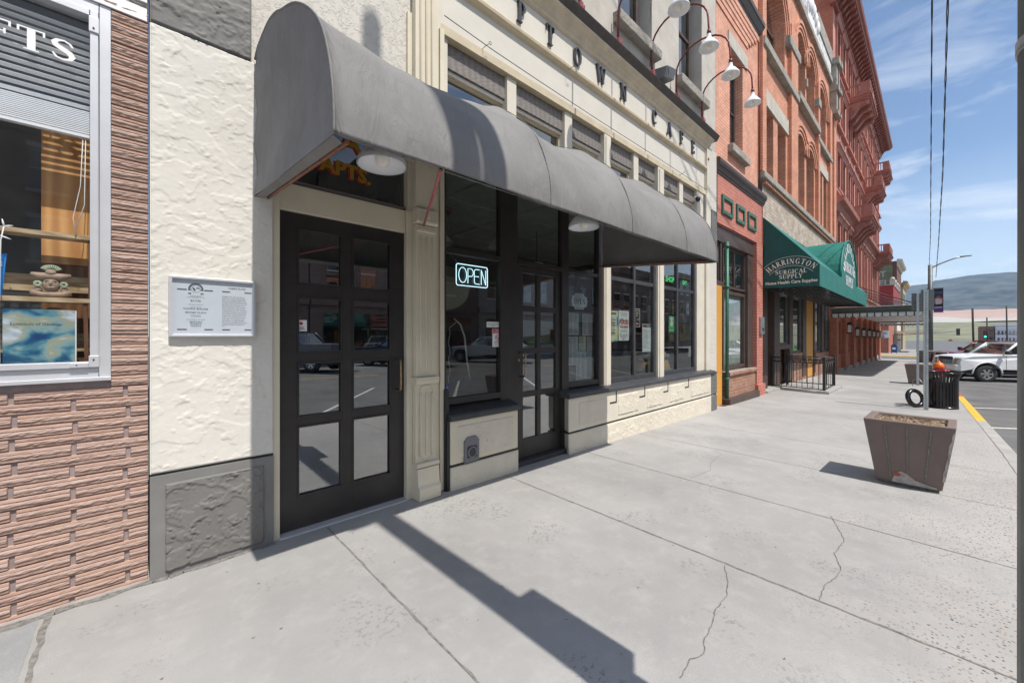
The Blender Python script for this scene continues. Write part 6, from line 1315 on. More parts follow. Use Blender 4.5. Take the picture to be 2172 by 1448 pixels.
# near steel pole that throws the long shadow
np_ = thing('steel_street_pole', 'tall weathered grey steel pole at the right edge, close to the camera', 'pole', (1.415, -.225, 0))
q = MB(); q.tube([(1.415, -.215, -.02), (1.415, -.215, 5), (1.415, -.215, 9.6)], [.089, .086, .08], 24); q.build('shaft', M['steel_dull'], np_)
q = MB()
for z in (2.02, 3.5): q = MB(); q.lathe([(.0885, -.014), (.091, -.014), (.091, .014), (.0885, .014)], (1.415, -.215, z), 24); q.build('band_clamp', M['steel'], np_)
q = MB(); q.hexa([(1.50, -.27, 1.92), (1.60, -.27, 2.02), (1.60, -.19, 2.02), (1.50, -.19, 1.92), (1.50, -.27, 2.95), (1.605, -.27, 2.95), (1.605, -.19, 2.95), (1.50, -.19, 2.95)]); q.build('control_box', M['steel_dull'], np_, bevel=.004)
q = MB(); q.tube([(1.40, -.2, 9.5), (1.30, -1.0, 10.0), (1.3, -2.2, 10.2)], .045, 10); q.box(1.18, 1.42, -2.8, -2.0, 10.15, 10.3); q.build('lamp_arm', M['steel_dull'], np_)
q = MB(); q.box(1.14, 1.32, -.26, -.21, 5.35, 5.95); q.build('banner_bracket', M['steel_dull'], np_)
# far street lamp with banner
def street_lamp(x, y, lab, h=7.1, banner=True, arm=-1):
    z = g(x); t_ = thing('street_lamp', lab, 'street lamp', (x, y, z))
    q = MB(); q.tube([(x, y, z), (x, y, z+h)], [.16, .12], 14); q.build('pole', M['steel_dull'] if banner else M['steel'], t_)
    q = MB(); q.tube([(x, y, z+h-.25), (x, y+arm*.5, z+h+.02), (x, y+arm*1.1, z+h+.28), (x, y+arm*1.55, z+h+.38)], .045, 8); q.build('arm', M['steel'], t_)
    q = MB(); q.hexa([(x-.12, y+arm*1.45, z+h+.34), (x+.12, y+arm*1.45, z+h+.34), (x+.12, y+arm*2.0, z+h+.38), (x-.12, y+arm*2.0, z+h+.38), (x-.1, y+arm*1.45, z+h+.42), (x+.1, y+arm*1.45, z+h+.42), (x+.1, y+arm*2.0, z+h+.42), (x-.1, y+arm*2.0, z+h+.42)]); q.build('lamp_head', M['steel_dull'], t_)
    return t_
sl = street_lamp(42.24, .16, 'grey street lamp with a curved arm and a picture banner past the canopy')
q = MB(); q.box(42.2, 42.26, -.5, .05, 4.78, 4.82); q.box(42.2, 42.26, -.5, .05, 3.04, 3.07); q.build('banner_arm', M['iron'], sl)
q = MB(); q.box(42.22, 42.235, -.49, -.01, 3.08, 4.77, 0); F = lambda u, v, d: (42.214-d, -.01-u, 3.08+v)
for (u0, u1, v0, v1, m_) in ((.03, .45, .05, .28, 1), (.03, .45, .95, 1.32, 4), (.03, .45, 1.32, 1.50, 2)): rct(q, F, u0, u1, v0, v1, m_)
q.face([F(u, v, .002) for u, v in ((.03, .95), (.12, 1.05), (.2, 1.2), (.3, 1.15), (.45, .98), (.45, .6), (.03, .6))], 3); q.face([F(u, v, .004) for u, v in ((.08, .95), (.2, 1.0), (.42, .92), (.4, .6), (.1, .55))], 5)
rct(q, F, .05, .43, .30, .38, 5, .001)
q.build('banner', [paint('banner_navy', (.02, .02, .05), .6), paint('banner_purple', (.16, .05, .30), .6), paint('banner_blue', (.06, .10, .18), .6), paint('banner_rust', (.40, .12, .08), .6), paint('banner_slate', (.04, .05, .08), .6), paint('banner_white', (.6, .6, .65), .6)], sl, rec=False)
q = MB(); q.box(42.0, 42.1, .18, .34, 3.35, 4.8); q.build('back_box', M['steel_dull'], sl)
pot = thing('round_street_pot', 'large round grey street pot at the foot of the far lamp', 'pot', (40.1, .38, g(40))); q = MB(); q.lathe([(0, 0), (.33, 0), (.42, .75), (.46, .76), (.46, .86), (.38, .86), (.36, .78), (0, .76)], (40.1, .38, g(40)), 24); q.build('bowl', paint('pot_grey', (.16, .17, .17), .7), pot)
# overhead twisted cables
for i, (pts, lab) in enumerate((([(1.4, -.02, 2.20+.0), (42.1, .18, 6.25)], 'left'), (0, 0))):
    pass
def cable(pts, lab, r=.012, tw=.02, name='overhead_cable'):
    q = MB(); P = [Vector(p) for p in pts]; n_ = 120
    def at(t):
        s_ = t*(len(P)-1); i = min(int(s_), len(P)-2); return P[i].lerp(P[i+1], s_-i)
    for ph in (0, math.pi):
        q.tube([at(k/n_)+Vector((0, tw*math.cos(k*.9+ph), tw*math.sin(k*.9+ph))) for k in range(n_+1)], r, 5)
    tag(q.build(name, M['iron']), lab, 'cable', 'overhead cables along the sidewalk')
cable([(3, -.005, 13.0), (8, .005, 9.6), (12, .02, 8.35), (20, .06, 7.3), (30, .10, 6.7), (42.1, .22, 6.28)], 'left of two twisted overhead cables running down the street', .009, .008)
cable([(3, -.065, 13.0), (8, -.17, 9.6), (12, -.20, 8.2), (20, -.22, 7.0), (30, -.18, 6.2), (42.1, -.12, 5.6)], 'right hand twisted overhead cable running down the street', .010, .012)
# ================================================================= VEHICLES
def vehicle(x, y, ang, sc, lab, cat, col, kind='pickup', name='parked_pickup', glassc=None, group='cars parked along the kerb', detail=True):
    z = g(x)-.13; t_ = thing(name, lab, cat, (x, y, z), group)
    h = Vector((-math.sin(ang), math.cos(ang), 0)); s_ = Vector((math.cos(ang), math.sin(ang), 0))   # heading, right-hand side
    W2 = .93
    def P(l, w, zz): return Vector((x, y, z))+(h*l+s_*w+Vector((0, 0, zz)))*sc
    body = paint(name+'_paint', col, .22, .05, var=.02, vs=2, bst=0)
    low = .46 if kind == 'pickup' else .26; hood = 1.18 if kind == 'pickup' else .92; roof = 1.78 if kind == 'pickup' else 1.38
    if kind == 'suv': hood, roof, low = 1.05, 1.72, .38
    LF, LR = .90, -4.3 ; wb = -3.3 if kind != 'car' else -2.8
    # side outline of the body (length, height) with wheel arches
    def archp(c, r_=.50): return [(c+r_*math.cos(R(a)), .38+r_*math.sin(R(a))) for a in range(0, 181, 20)]
    rr_ = .52 if kind != 'car' else .42
    top = [(LF, low+.1), (LF+.02, low+.35), (LF-.04, hood-.14), (LF-.12, hood-.06), (LF-.45, hood), (-.55, hood+.07)]
    cabx = (-.55, -1.15, -2.3, -2.75) if kind == 'pickup' else ((-.6, -1.4, -3.6, -4.1) if kind == 'suv' else (-.7, -1.5, -2.6, -3.5))
    belt = hood+.07
    out = [(LF, low)]+top+[(cabx[3], belt), (LR, belt if kind != 'car' else belt-.02), (LR-.05, low+.1), (LR, low)]
    bottom = [(LR, low)]+[p for p in [(wb+rr_*math.cos(R(a)), .38+rr_*math.sin(R(a))) for a in range(180, -1, -20)] if p[1] > low]+[p for p in [(rr_*math.cos(R(a)), .38+rr_*math.sin(R(a))) for a in range(180, -1, -20)] if p[1] > low]
    outline = out[:-1]+bottom
    q = MB()
    levels = [(-W2, .0), (-W2*.97, 1), (W2*.97, 1), (W2, 0)]
    def prj(l, zz, w):
        # shoulder tuck: narrow slightly at nose and above the belt
        k = 1-.10*max(0, (l-.2)/.8)**2-.05*max(0, (zz-.95))
        return P(l, w*k, zz)
    for sd in (-1, 1): q.face([prj(l, zz, sd*W2) for l, zz in outline])
    n_ = len(outline)
    for i in range(n_):
        a, b_ = outline[i], outline[(i+1) % n_]
        q.face([prj(a[0], a[1], -W2), prj(b_[0], b_[1], -W2), prj(b_[0], b_[1], W2), prj(a[0], a[1], W2)])
    bo = q.build('body', body, t_, bevel=.035*sc)
    # cab
    a0, a1, a2, a3 = cabx; wt = W2-.16
    def C(l, w, zz): return P(l, w, zz)
    q = MB(); base = [(a0, belt-.02), (a3, belt-.02)]; tp = [(a1, roof), (a2, roof)]
    q.face([C(a1, -wt, roof), C(a1, wt, roof), C(a2, wt, roof), C(a2, -wt, roof)]); e = .06
    q.face([C(a1, -wt, roof-e), C(a1, wt, roof-e), C(a2, wt, roof-e), C(a2, -wt, roof-e)])
    for (u, v, w_, r2) in ((a1, -wt, a2, -wt), (a1, wt, a2, wt)): q.face([C(u, v, roof-e), C(w_, r2, roof-e), C(w_, r2, roof), C(u, v, roof)])
    q.face([C(a1, -wt, roof-e), C(a1, wt, roof-e), C(a1, wt, roof), C(a1, -wt, roof)]); q.face([C(a2, -wt, roof-e), C(a2, wt, roof-e), C(a2, wt, roof), C(a2, -wt, roof)])
    def bar_(p, q_, r_=.035): q.tube([P(*p), P(*q_)], r_*sc, 6)
    for sd in (-1, 1):
        bar_((a0, sd*(W2-.06), belt-.03), (a1, sd*wt, roof-.03), .045); bar_((a3, sd*(W2-.06), belt-.03), (a2, sd*wt, roof-.03), .06)
        if kind != 'car' or True: bar_(((a1+a2)/2-.1, sd*(W2-.05), belt-.03), ((a1+a2)/2-.1, sd*wt, roof-.03), .04)
    q.build('cab', body, t_)
    q = MB(); i_ = .012
    q.face([C(a0, -(W2-.07), belt-.02), C(a0, (W2-.07), belt-.02), C(a1, wt-.01, roof-e), C(a1, -(wt-.01), roof-e)]); q.face([C(a3, -(W2-.07), belt-.02), C(a3, (W2-.07), belt-.02), C(a2, wt-.01, roof-e), C(a2, -(wt-.01), roof-e)])
    for sd in (-1, 1): q.face([C(a0, sd*(W2-.05), belt-.02), C(a3, sd*(W2-.05), belt-.02), C(a2, sd*wt, roof-e), C(a1, sd*wt, roof-e)])
    q.build('window_glass', M['glass'], t_, rec=False)
    q = MB(); q.face([C(a0, -.8, belt-.03), C(a3, -.8, belt-.03), C(a3, .8, belt-.03), C(a0, .8, belt-.03)])
    for sd in (-.38, .38): q.hexa([C(-1.9, sd-.22, belt-.02), C(-1.7, sd-.22, belt-.02), C(-1.7, sd+.22, belt-.02), C(-1.9, sd+.22, belt-.02), C(-2.0, sd-.2, roof-.2), C(-1.85, sd-.2, roof-.2), C(-1.85, sd+.2, roof-.2), C(-2.0, sd+.2, roof-.2)])
    q.build('interior', M['dark_in'], t_)
    # wheels
    tr = .38 if kind != 'car' else .33
    rubber = paint('tyre_rubber', (.035, .035, .036), .8, var=.2); rimm = paint('alloy', (.55, .56, .58), .3, .8, var=.05)
    for l in (0, wb):
        for sd in (-1, 1):
            q = MB(); cw = W2-.12; n2 = 30; prof_ = [(.22, .11), (tr*.66, .12), (tr-.03, .115), (tr, .085), (tr, -.085), (tr-.03, -.115), (.22, -.11)]
            vs = []
            for r_, o_ in prof_:
                for k in range(n2): a = 2*math.pi*k/n2; vs.append(P(l+r_*math.cos(a), sd*(cw+o_ if sd > 0 else cw+o_), tr+r_*math.sin(a)))
            q.mesh(vs, [(i*n2+k, i*n2+(k+1) % n2, (i+1)*n2+(k+1) % n2, (i+1)*n2+k) for i in range(len(prof_)-1) for k in range(n2)], 0, True); to = q.build('wheel', rubber, t_)
            q = MB(); ri = tr*.62
            def D_(r_, a, o_): return P(l+r_*math.cos(a), sd*(cw+o_), tr+r_*math.sin(a))
            for k in range(n2): a, b_ = 2*math.pi*k/n2, 2*math.pi*(k+1)/n2; q.face([D_(ri, a, .115), D_(ri, b_, .115), D_(ri*.88, b_, .10), D_(ri*.88, a, .10)])
            for k in range(6):
                a = math.pi/3*k; q.face([D_(.05, a-.7, .09), D_(.05, a+.7, .09), D_(ri*.9, a+.22, .105), D_(ri*.9, a-.22, .105)])
            q.face([D_(.06, 2*math.pi*k/10, .1) for k in range(10)]); q.build('rim', rimm, to, rec=False)
            q = MB(); q.face([D_(ri*.98, 2*math.pi*k/20, .04) for k in range(20)]); q.build('brake_disc', M['ink'], to, rec=False)
    q = MB(); q.hexa([P(LF-.1, -.75, low-.12), P(LR+.1, -.75, low-.12), P(LR+.1, .75, low-.12), P(LF-.1, .75, low-.12), P(LF-.05, -.8, low+.02), P(LR+.1, -.8, low+.02), P(LR+.1, .8, low+.02), P(LF-.05, .8, low+.02)]); q.build('underbody', M['ink'], t_)
    for l in (0, wb):
        q = MB(); q.hexa([P(l-rr_, -.82, .4), P(l+rr_, -.82, .4), P(l+rr_, .82, .4), P(l-rr_, .82, .4), P(l-rr_+.1, -.82, .85), P(l+rr_-.1, -.82, .85), P(l+rr_-.1, .82, .85), P(l-rr_+.1, .82, .85)]) if False else None
    # front
    fx = LF+.03
    def Fq(w0, w1, z0_, z1_, o_=0, k=0): return [P(fx+o_, w0, z0_), P(fx+o_, w1, z0_), P(fx+o_-k, w1, z1_), P(fx+o_-k, w0, z1_)]
    if detail:
        q = MB(); q.hexa([P(fx-.2, -.80, .52), P(fx+.08, -.78, .52), P(fx+.08, .78, .52), P(fx-.2, .80, .52), P(fx-.2, -.84, .76), P(fx+.10, -.80, .76), P(fx+.10, .80, .76), P(fx-.2, .84, .76)]); q.build('bumper', body, t_, bevel=.03)
        q = MB(); q.face(Fq(-.42, .42, .80, hood-.08, .012, .05)); go = q.build('grille', M['ink'], t_, rec=False)
        q = MB()
        for zz in (.84, .90, .96): q.tube([P(fx+.012, -.40, zz), P(fx+.012, .40, zz)], .012*sc, 6)
        q.tube([P(fx+.01, -.44, .79), P(fx+.01, .44, .79), P(fx-.03, .48, hood-.10), P(fx-.04, .40, hood-.06), P(fx-.04, -.40, hood-.06), P(fx-.03, -.48, hood-.10), P(fx+.01, -.44, .79)], .02*sc, 6)
        q.tube([P(fx+.016, .07*math.cos(R(a)), .91+.05*math.sin(R(a))) for a in range(0, 361, 30)], .008*sc, 5); q.build('grille_bars', M['alu'], go)
        for sd in (-1, 1):
            q = MB(); q.hexa([P(fx-.25, sd*.50, .80), P(fx+.008, sd*.50, .80), P(fx-.03, sd*.82, .82), P(fx-.30, sd*.87, .82), P(fx-.25, sd*.50, hood-.1), P(fx-.035, sd*.50, hood-.11), P(fx-.09, sd*.80, hood-.12), P(fx-.32, sd*.865, hood-.12)])
            q.build('headlight', paint('headlight_lens', (.45, .42, .30), .12, .2, var=.2, vs=10), t_, bevel=.01)
        q = MB(); q.face(Fq(-.5, .5, .60, .69, .085)); q.build('intake', M['ink'], t_, rec=False)
        q = MB(); q.face(Fq(-.17, .17, .58, .72, .095)); q.face([P(fx+.097, w_, zz) for w_, zz in ((-.12, .61), (.12, .61), (.12, .64), (-.12, .64))], 1); q.face([P(fx+.097, w_, zz) for w_, zz in ((-.13, .655), (.13, .655), (.13, .695), (-.13, .695))], 1); q.build('number_plate', [paint('plate_blue', (.04, .07, .30), .5), M['white']], t_, rec=False)
        for sd in (-1, 1): q = MB(); q.tube([P(-.62, sd*(W2-.0), belt+.04), P(-.62, sd*(W2+.10), belt+.08)], .03*sc, 6); q.hexa([P(-.56, sd*(W2+.05), belt), P(-.56, sd*(W2+.24), belt), P(-.68, sd*(W2+.24), belt), P(-.68, sd*(W2+.05), belt), P(-.56, sd*(W2+.05), belt+.16), P(-.56, sd*(W2+.24), belt+.16), P(-.68, sd*(W2+.24), belt+.16), P(-.68, sd*(W2+.05), belt+.16)]); q.build('mirror', M['ink'], t_, bevel=.01)
        q = MB()
        for ll in (-.66, -1.75): q.tube([P(ll, -(W2+.001), .5), P(ll, -(W2+.001), belt-.02)], .006*sc, 4)
        q.tube([P(-1.55, -(W2+.01), belt-.14), P(-1.68, -(W2+.01), belt-.14)], .014*sc, 5)
        q.build('door_seam', M['ink'], t_)
        q = MB(); q.tube([P(.52*math.cos(R(a)), -(W2+.0), .38+.52*math.sin(R(a))) for a in range(0, 181, 15)], .03*sc, 6); q.build('fender_flare', body, t_)
        q = MB(); q.box(0, 0, 0, 0, 0, 0) if False else q.hexa([P(-.50, -.9, .22), P(-.53, -.9, .22), P(-.53, -.68, .22), P(-.50, -.68, .22), P(-.44, -.9, .60), P(-.47, -.9, .60), P(-.47, -.68, .60), P(-.44, -.68, .60)]); q.build('mud_flap', M['ink'], t_)
    return t_
VA = R(31)
vehicle(24.75, -1.02, VA, .87, 'white pickup with grey wheels nearest the camera, parked nose to the kerb', 'pickup truck', (.80, .81, .82))
vehicle(28.0, -1.1, VA, .87, 'silver blue sport utility vehicle parked behind the white pickup', 'car', (.30, .36, .43), 'suv', 'parked_suv')
vehicle(31.0, -1.0, VA, .92, 'dark red pickup parked behind the silver blue vehicle', 'pickup truck', (.16, .012, .02), 'pickup')
vehicle(45.5, -1.3, VA, .85, 'bright green low car with a black bonnet past the red pickup', 'car', (.25, .62, .04), 'car', 'parked_car')
vehicle(50.5, -2.6, VA, .85, 'green and white sports car, the farther of two bright green cars', 'car', (.40, .70, .10), 'car', 'parked_car')
vehicle(64, -4.2, R(80), .9, 'dark grey car waiting beyond the crossing', 'car', (.05, .06, .08), 'suv', 'parked_car', detail=False)
vehicle(34.5, -2.3, VA, .95, 'red van with its roof showing above the other vehicles', 'van', (.5, .02, .02), 'suv', 'parked_van', detail=False)
vehicle(4.0, -14.6, R(180-37), .95, 'grey pickup parked across the street from the cafe', 'pickup truck', (.12, .13, .15), 'pickup', group='cars parked across the street')
vehicle(9.5, -14.8, R(180-37), .95, 'dark blue car parked across the street from the cafe', 'car', (.03, .05, .10), 'suv', 'parked_suv', group='cars parked across the street')
vehicle(15.5, -14.8, R(180-37), .95, 'white car parked across the street from the cafe', 'car', (.7, .7, .72), 'suv', 'parked_suv', group='cars parked across the street')
# ================================================================= FAR END OF THE STREET
s = MB(); s.face([(62, .6, g(62)-.0), (120, 2.0, g(120)), (120, 9, g(120)), (62, 9, g(62))]); s.face([(48, 18, g(48)), (62, 18, g(62)), (62, 9.0, g(62)), (48, 9, g(48))]) if False else None
struct(s.build('far_sidewalk', M['conc2']))
s = MB(); s.face([(62, .6, g(62)+.001), (62, 9, g(62)+.001), (61.9, 9, g(62)-.13), (61.9, .6, g(62)-.13)]); struct(s.build('far_kerb', M['kerb_y']))
def block(name, lab, x0, x1, y0, y1, z1, mat, cornice=None, wins=(), facemat=None, z0=None, extra=None):
    z0 = g(x0)-.4 if z0 is None else z0; t_ = thing(name, lab, 'building', ((x0+x1)/2, (y0+y1)/2, z0)); q = MB(); q.box(x0, x1, y0, y1, z0, z1); q.build('wall', mat, t_)
    if cornice:
        q = MB(); q.prismx([(y0, z1-.9), (y0-.15, z1-.85), (y0-.2, z1-.5), (y0-.6, z1-.25), (y0-.75, z1+.05), (y0-.75, z1+.2), (y0, z1+.35)], x0-.3, x1+.3); q.build('cornice', cornice, t_)
    for (a, c, za, zb_, yy) in wins:
        q = MB(); q.box(a, c, yy-.03, yy-.005, za, zb_); q.build('window', M['glass_dark'], t_)
    return t_
tb = block('corner_brick_building', 'plain orange brick building across the side street with a white TIC sign', 72, 82, 4.05, 14, 2.9, M['brickR'])
q = MB(); q.box(71.9, 71.98, 3.95, 5.0, 1.05, 2.0); q.face([(71.89, 4.98, 1.07), (71.89, 3.97, 1.07), (71.89, 3.97, 1.98), (71.89, 4.98, 1.98)]); tg = thing('pharmacy_sign', 'white sign with dark letters ending in TIC on the brick corner', 'sign', (71.9, 4.4, 1.05)); q.build('panel', M['white'], tg)
q = MB(); F = lambda u, v, d: (71.87-d, 4.95-u, 1.05+v); font(q, 'OTIC', F, .50, 0, off=.01, sx=.72, x0=-.25) if False else font(q, 'TIC', lambda u, v, d: F(.22+u, .45+v, d), .48, 0, off=.012, sx=.80); font(q, 'ESS>', lambda u, v, d: F(.20+u, .12+v, d), .26, 0, off=.006, sx=.75); q.build('lettering', M['ink'], tg, rec=False)
mb_ = thing('blue_mailbox', 'blue round topped mailbox at the brick corner across the side street', 'mailbox', (71, 3.45, g(71))); bl_ = paint('mail_blue', (.02, .06, .20), .4)
q = MB(); z = g(71); pf_ = [(3.2, z+.12), (3.75, z+.12), (3.75, z+.95)]+[(3.475+.275*math.cos(R(a)), z+.95+.25*math.sin(R(a))) for a in range(20, 180, 20)]+[(3.2, z+.95)]; q.prismx(pf_, 70.7, 71.3); q.build('box', bl_, mb_)
q = MB(); q.box(70.68, 70.699, 3.33, 3.62, z+.5, z+.78); q.build('emblem', M['white'], mb_); q = MB()
for yy in (3.22, 3.70):
    for xx in (70.72, 71.25): q.box(xx, xx+.05, yy, yy+.04, z, z+.12)
q.build('leg', bl_, mb_)
cr1 = block('columned_shopfront', 'pale shop front with tall thin posts under a row of marquee bulbs', 82.2, 92, 3.7, 12, 3.4, M['stone_l'], None, [(83+2.2*i, 84.4+2.2*i, -.6, 2.1, 3.7) for i in range(4)])
mq = thing('marquee_canopy', 'flat canopy edged with orange marquee bulbs beyond the side street', 'canopy', (86, 2.4, 2.0)); q = MB(); q.box(80, 92, .9, 3.69, 1.75, 1.95); q.build('deck', whc, mq)
q = MB(); eb = paint('amber_bulb', (.85, .35, .06), .3)
for i in range(12): q.ball((79.9, 1.0+i*.22, 1.72), .07, 8)
q.build('bulbs', eb, mq)
ht = block('hotel_sign_building', 'dark brick building with a faded green painted hotel wall sign', 98, 112, 4.45, 16, 14.6, paint('old_dark_brick', (.14, .07, .05), .9, var=.3), M['stone_l'], [(99+2.4*i, 100.3+2.4*i, z_, z_+1.8, 4.45) for i in range(5) for z_ in (3, 6.2, 9.4)])
q = MB(); q.box(97.9, 97.98, 5.0, 8.2, 9.6, 14.0); q.build('painted_wall_sign', paint('faded_green', (.13, .17, .10), .9, var=.4, vs=.8), ht)
q = MB(); F = lambda u, v, d: (97.88-d, 7.0-u, 9.6+v); font(q, 'HOT', lambda u, v, d: F(-1.55+u, 2.35+v, d), 1.45, 0, off=.03, sx=.86); font(q, 'EL', lambda u, v, d: F(.15+u, .75+v, d), 1.45, 0, off=.03, sx=1.0); q.build('painted_letters', paint('faded_white', (.42, .44, .40), .9), ht, rec=False)
rd = block('crimson_brick_building', 'crimson painted brick building with white capped pillars in front of the hotel wall', 84, 97.6, 4.2, 15, 9.1, paint('crimson_brick', (.27, .03, .03), .8, var=.2), None, [(86+2.6*i, 87.4+2.6*i, 4.6, 7.0, 4.2) for i in range(4)], z0=3.41)
q = MB()
for xx in (84, 88.4, 93, 97): q.box(xx, xx+.5, 4.0, 4.6, 9.1, 9.9); q.ball((xx+.25, 4.3, 10.05), .3, 8)
q.box(83.9, 97.7, 4.1, 4.3, 9.1, 9.3); q.build('parapet_cap', M['stone_l'], rd)
block('yellow_cornice_building', 'buff building with a heavy yellow stone cornice farthest along the left side', 114, 126, 4.3, 15, 12.2, paint('buff_stone', (.40, .32, .20), .85, var=.2), paint('yellow_stone', (.50, .38, .18), .8), [(115+2.4*i, 116.3+2.4*i, z_, z_+1.8, 4.3) for i in range(4) for z_ in (2, 5.2, 8.4)])
bkR = block('far_brick_house', 'plain brown brick building with two small windows beyond the traffic lights', 250, 262, -16.7, -13.1, 5.0, paint('brown_brick_far', (.22, .10, .07), .9, var=.2), None, [], z0=-8)
for yy in (-15.9,):
    for z_ in (-.2, 2.4): q = MB(); q.box(249.9, 249.98, yy-.5, yy+.4, z_, z_+1.5); q.build('window', M['glass_sky'], bkR)
whR = block('white_ornate_building', 'white ornate building with arched windows at the far right end of the street', 250, 275, -24, -17.0, 5.4, paint('white_brick_far', (.55, .57, .62), .8, var=.15), None, [], z0=-8)
q = MB()
for i in range(6):
    for z_ in (-1.2, 1.6): q.box(249.9, 249.98, -18.1-i*.95, -17.6-i*.95, z_, z_+1.6)
whw = q.build('window', M['glass_dark'], whR); whw['kind'] = 'stuff'
q = MB(); q.box(249.7, 251, -24, -17, 4.2, 4.5); q.box(249.7, 251, -24, -17, 5.3, 5.8); q.build('cornice', M['white'], whR)
def signal(x, y, z, lab, lit):
    t_ = thing('traffic_signal', lab, 'traffic light', (x, y, z), 'traffic lights over the far crossing'); q = MB(); q.box(x, x+.2, y-.16, y+.16, z, z+.85); q.build('housing', M['black_gloss'], t_)
    q = MB(); q.tube([(x+.25, y, z+.5), (x+.25, y-5 if lit else y+6, z+(.3 if lit else -.0))], .05, 6); q.build('mast_arm', M['steel_dull'], t_)
    for k in range(3):
        q = MB(); q.lathe([(0, -.01), (.09, -.01), (.09, .01)], (x-.012, y, z+.14+.28*k), 14, axis='x'); q.build('lens', emit('green_signal', (.05, 1, .55), 4) if (lit and k == 0) else M['ink'], t_)
signal(75, -2.13, 1.40, 'dark traffic light box hanging over the street, the left of two', False); signal(75, -4.32, 1.10, 'traffic light showing green in front of the brown brick building', True)
for i, (x, y, z0_, z1_, r_, lab) in enumerate(((110, -5.0, -1.6, 6.3, .14, 'leaning bare wooden utility pole, the left of the far ones'), (180, -14.4, -2, 9.8, .16, 'dark utility pole rising behind the brown brick building'), (200, -12.0, -2, 7.2, .16, 'short dark utility pole at the left edge of the brown brick building'))):
    q = MB(); q.tube([(x, y, z0_), (x, y+.15, z1_)], r_, 8); tag(q.build('utility_pole', paint('creosote', (.05, .04, .035), .9)), lab, 'utility pole', 'far utility poles')
# ================================================================= TERRAIN
def hnoise(x, y, s_, seed=0):
    from mathutils import noise as nn
    return nn.fractal(Vector((x*s_+seed, y*s_, seed*.37)), 1.0, 2.0, 6)
def terrain(name, x0, x1, y0, y1, nx, ny, hf, mat):
    q = MB(); vs = []
    for i in range(nx+1):
        for j in range(ny+1): x = x0+(x1-x0)*i/nx; k = x/x1; y = (y0+(y1-y0)*j/ny); vs.append((x, y, hf(x, y)))
    q.mesh(vs, [(i*(ny+1)+j, (i+1)*(ny+1)+j, (i+1)*(ny+1)+j+1, i*(ny+1)+j+1) for i in range(nx) for j in range(ny)], 0, True); o = q.build(name, mat); struct(o); return o
def lerp(a, b, t): t = max(0, min(1, t)); return a+(b-a)*t
gr = paint('dry_grass_hill', (.19, .19, .115), .95, var=.35, vs=.05, bs=.5, bst=.3); 
terrain('ground', -400, 320, -600, 600, 24, 40, lambda x, y: g(x)-.22-(.0 if x < 100 else .012*(x-100)), paint('gravel_ground', (.26, .25, .235), .95, var=.2, vs=.3))
terrain('grass_hill', 280, 620, -300, 300, 30, 50, lambda x, y: -3.9+.9*hnoise(x, y, .02)+lerp(0, 17.5, (x-300)/260)**1.0-.02*y*0, gr)
m, t, bb = newmat('mine_terraces'); v = coords(t, (1, 1, 1)); sp2 = N(t, 'ShaderNodeSeparateXYZ'); L(t, v, 0, sp2, 0)
n = noise(t, v, .012, 6, .6); zz = math_(t, 'MULTIPLY', sp2, 'Z', v=.018); nn_ = math_(t, 'MULTIPLY', n, 'Fac', v=1.2); a = math_(t, 'ADD', zz, 0, nn_, 0)
v5 = coords(t, (.004, .006, .35)); n5 = noise(t, v5, 1, 5, .6)
c = mixc(t, rng(t, a, 0, .95, 1.35), (.46, .44, .40), (.50, .32, .25)); c = mixc(t, rng(t, n5, 'Fac', .45, .62, 0, .45), c, (.36, .27, .22)); L(t, c, 2, bb, 'Base Color'); bb.inputs['Roughness'].default_value = .95
terrain('mine_hillside', 600, 2000, -900, 500, 50, 60, lambda x, y: 10+lerp(0, 72, ((x-620)/1380))+8*hnoise(x, y, .006)+2.5*math.sin(lerp(0, 34, (x-620)/1300)), m)
m, t, bb = newmat('forest_mountain'); v = coords(t); n = noise(t, v, .012, 9, .75); n2 = noise(t, v, .0022, 5, .6)
c = mixc(t, rng(t, n, 'Fac', .40, .60), (.010, .022, .028), (.11, .11, .10)); c = mixc(t, rng(t, n2, 'Fac', .5, .68, 0, .6), c, (.12, .11, .085)); L(t, c, 2, bb, 'Base Color'); bb.inputs['Roughness'].default_value = 1
def mh(x, y):
    ridge = 292-.10*abs(y+200)+12*hnoise(x*0, y, .002, 3)+ (14 if y < 0 else 0)
    k = max(0, min(1, (x-1850)/1150)); fall = 1 if x < 3000 else max(.2, 1-(x-3000)/1500)
    return 60+(ridge-60)*k**1.15*fall+18*hnoise(x, y, .0035)*(k*(1-k)*4)**.5+5*hnoise(x, y, .012)*k
terrain('mountain', 1800, 3900, -1500, 900, 110, 130, mh, m)
r2 = random.Random(21)
for i in range(7):
    x, y = 275+r2.uniform(0, 60), -2.2*i-2+r2.uniform(-1, 1); z = -3.6+(.06*(x-300) if x > 300 else 0); q = MB()
    q.hexa([(x, y-.9, z), (x+2, y-.9, z), (x+2, y+.9, z), (x, y+.9, z), (x, y-.9, z+.8), (x+2, y-.9, z+.8), (x+2, y+.9, z+.8), (x, y+.9, z+.8)]); q.hexa([(x+.2, y-.7, z+.8), (x+1.8, y-.7, z+.8), (x+1.8, y+.7, z+.8), (x+.2, y+.7, z+.8), (x+.3, y-.5, z+1.4), (x+1.6, y-.5, z+1.4), (x+1.6, y+.5, z+1.4), (x+.3, y+.5, z+1.4)])
    tag(q.build('distant_car', paint('distant_paint', r2.choice([(.05, .05, .06), (.5, .5, .5), (.3, .05, .04)]), .3), bevel=.1), 'tiny car parked in the far lot below the grass hill', 'car', 'distant cars in the far lot')
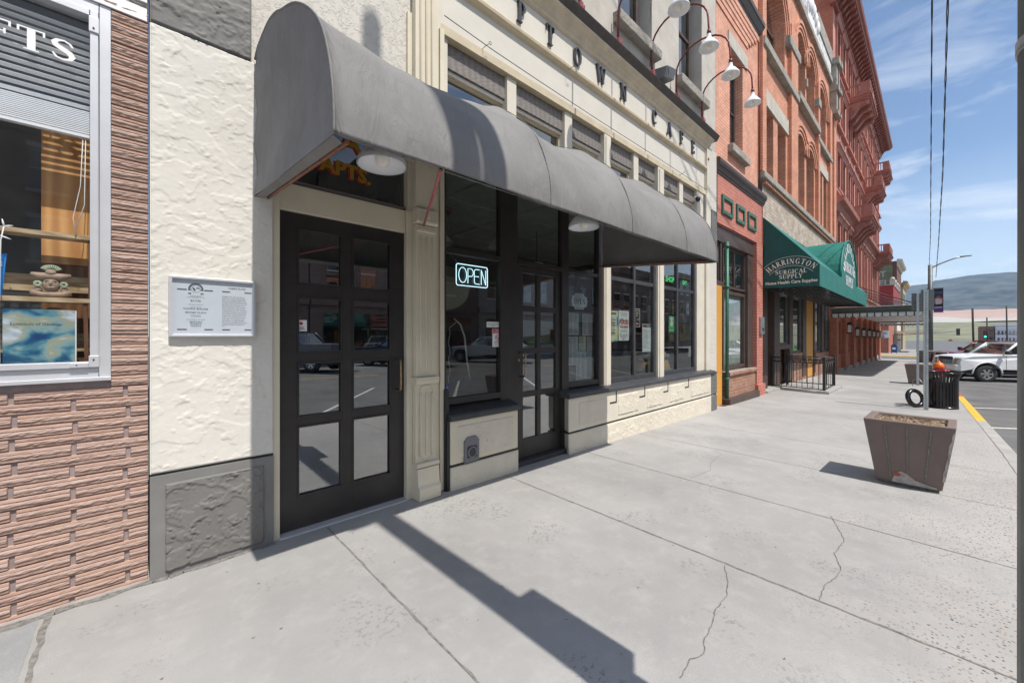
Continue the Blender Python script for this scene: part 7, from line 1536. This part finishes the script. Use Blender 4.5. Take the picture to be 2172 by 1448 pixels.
# ================================================================= ACROSS THE STREET (seen in the glass)
s = MB()
for a, b_ in ((-30, 1.5), (1.5, 20), (20, 46)): s.face([(a, -21.5, g(a)), (b_, -21.5, g(b_)), (b_, -18, g(b_)), (a, -18, g(a))]); s.face([(a, -18, g(a)), (b_, -18, g(b_)), (b_, -18, g(b_)-.13), (a, -18, g(a)-.13)])
struct(s.build('opposite_sidewalk', M['conc2']))
for i, (a, c, hgt, mat) in enumerate(((-22, -7, 9.5, M['brickP']), (-6.9, 8, 11, M['brick_far']), (8.1, 22, 8, M['brick_far']), (22.1, 43, 12, M['render_upper']), (43.1, 62, 10, M['brick_far']), (62.1, 84, 11, M['brickP']))):
    lab = ('pale brick', 'tall brown brick', 'low brown brick', 'grey rendered', 'mid height brown brick', 'farthest pale brick')[i]+' building across the street reflected in the cafe glass'
    t_ = thing('opposite_building', lab, 'building', ((a+c)/2, -21.5, 0)); q = MB()
    def flip(y): return y
    q.box(a, c, -33, -21.6, -.4, hgt); q.box(a-.1, c+.1, -21.6, -21.2, hgt-.6, hgt+.3); q.box(a, c, -21.6, -21.35, 3.4, 3.9); q.build('wall', mat, t_)
    x = a+1
    while x < c-1.5:
        for z_ in (4.8, 8.0):
            if z_+1.9 < hgt-.6:
                q = MB(); q.box(x, x+1.1, -21.59, -21.54, z_, z_+1.9); wn = q.build('window', M['glass_sky'], t_); q = MB(); q.box(x-.12, x+1.22, -21.59, -21.45, z_-.15, z_-.01); q.box(x-.1, x+1.2, -21.59, -21.5, z_+1.91, z_+2.1); q.box(x, x+1.1, -21.53, -21.5, z_+.92, z_+.98); q.build('frame', M['white'], wn)
        x += 2.3
    q = MB(); q.box(a+.8, c-.8, -21.59, -21.5, .5, 2.9); q.build('shop_window', M['glass_dark'], t_)
# ---------------------------------------------------------------- air
hzm = bpy.data.materials.new('haze'); hzm.use_nodes = True; t = hzm.node_tree; t.nodes.clear(); o = N(t, 'ShaderNodeOutputMaterial'); pv = N(t, 'ShaderNodeVolumePrincipled')
pv.inputs['Color'].default_value = (.50, .74, 1, 1); pv.inputs['Density'].default_value = .00015; pv.inputs['Anisotropy'].default_value = .2; L(t, pv, 0, o, 1)
q = MB(); q.box(-450, 4000, -1600, 1000, -20, 420); ho2 = q.build('haze', hzm); ho2['kind'] = 'stuff'
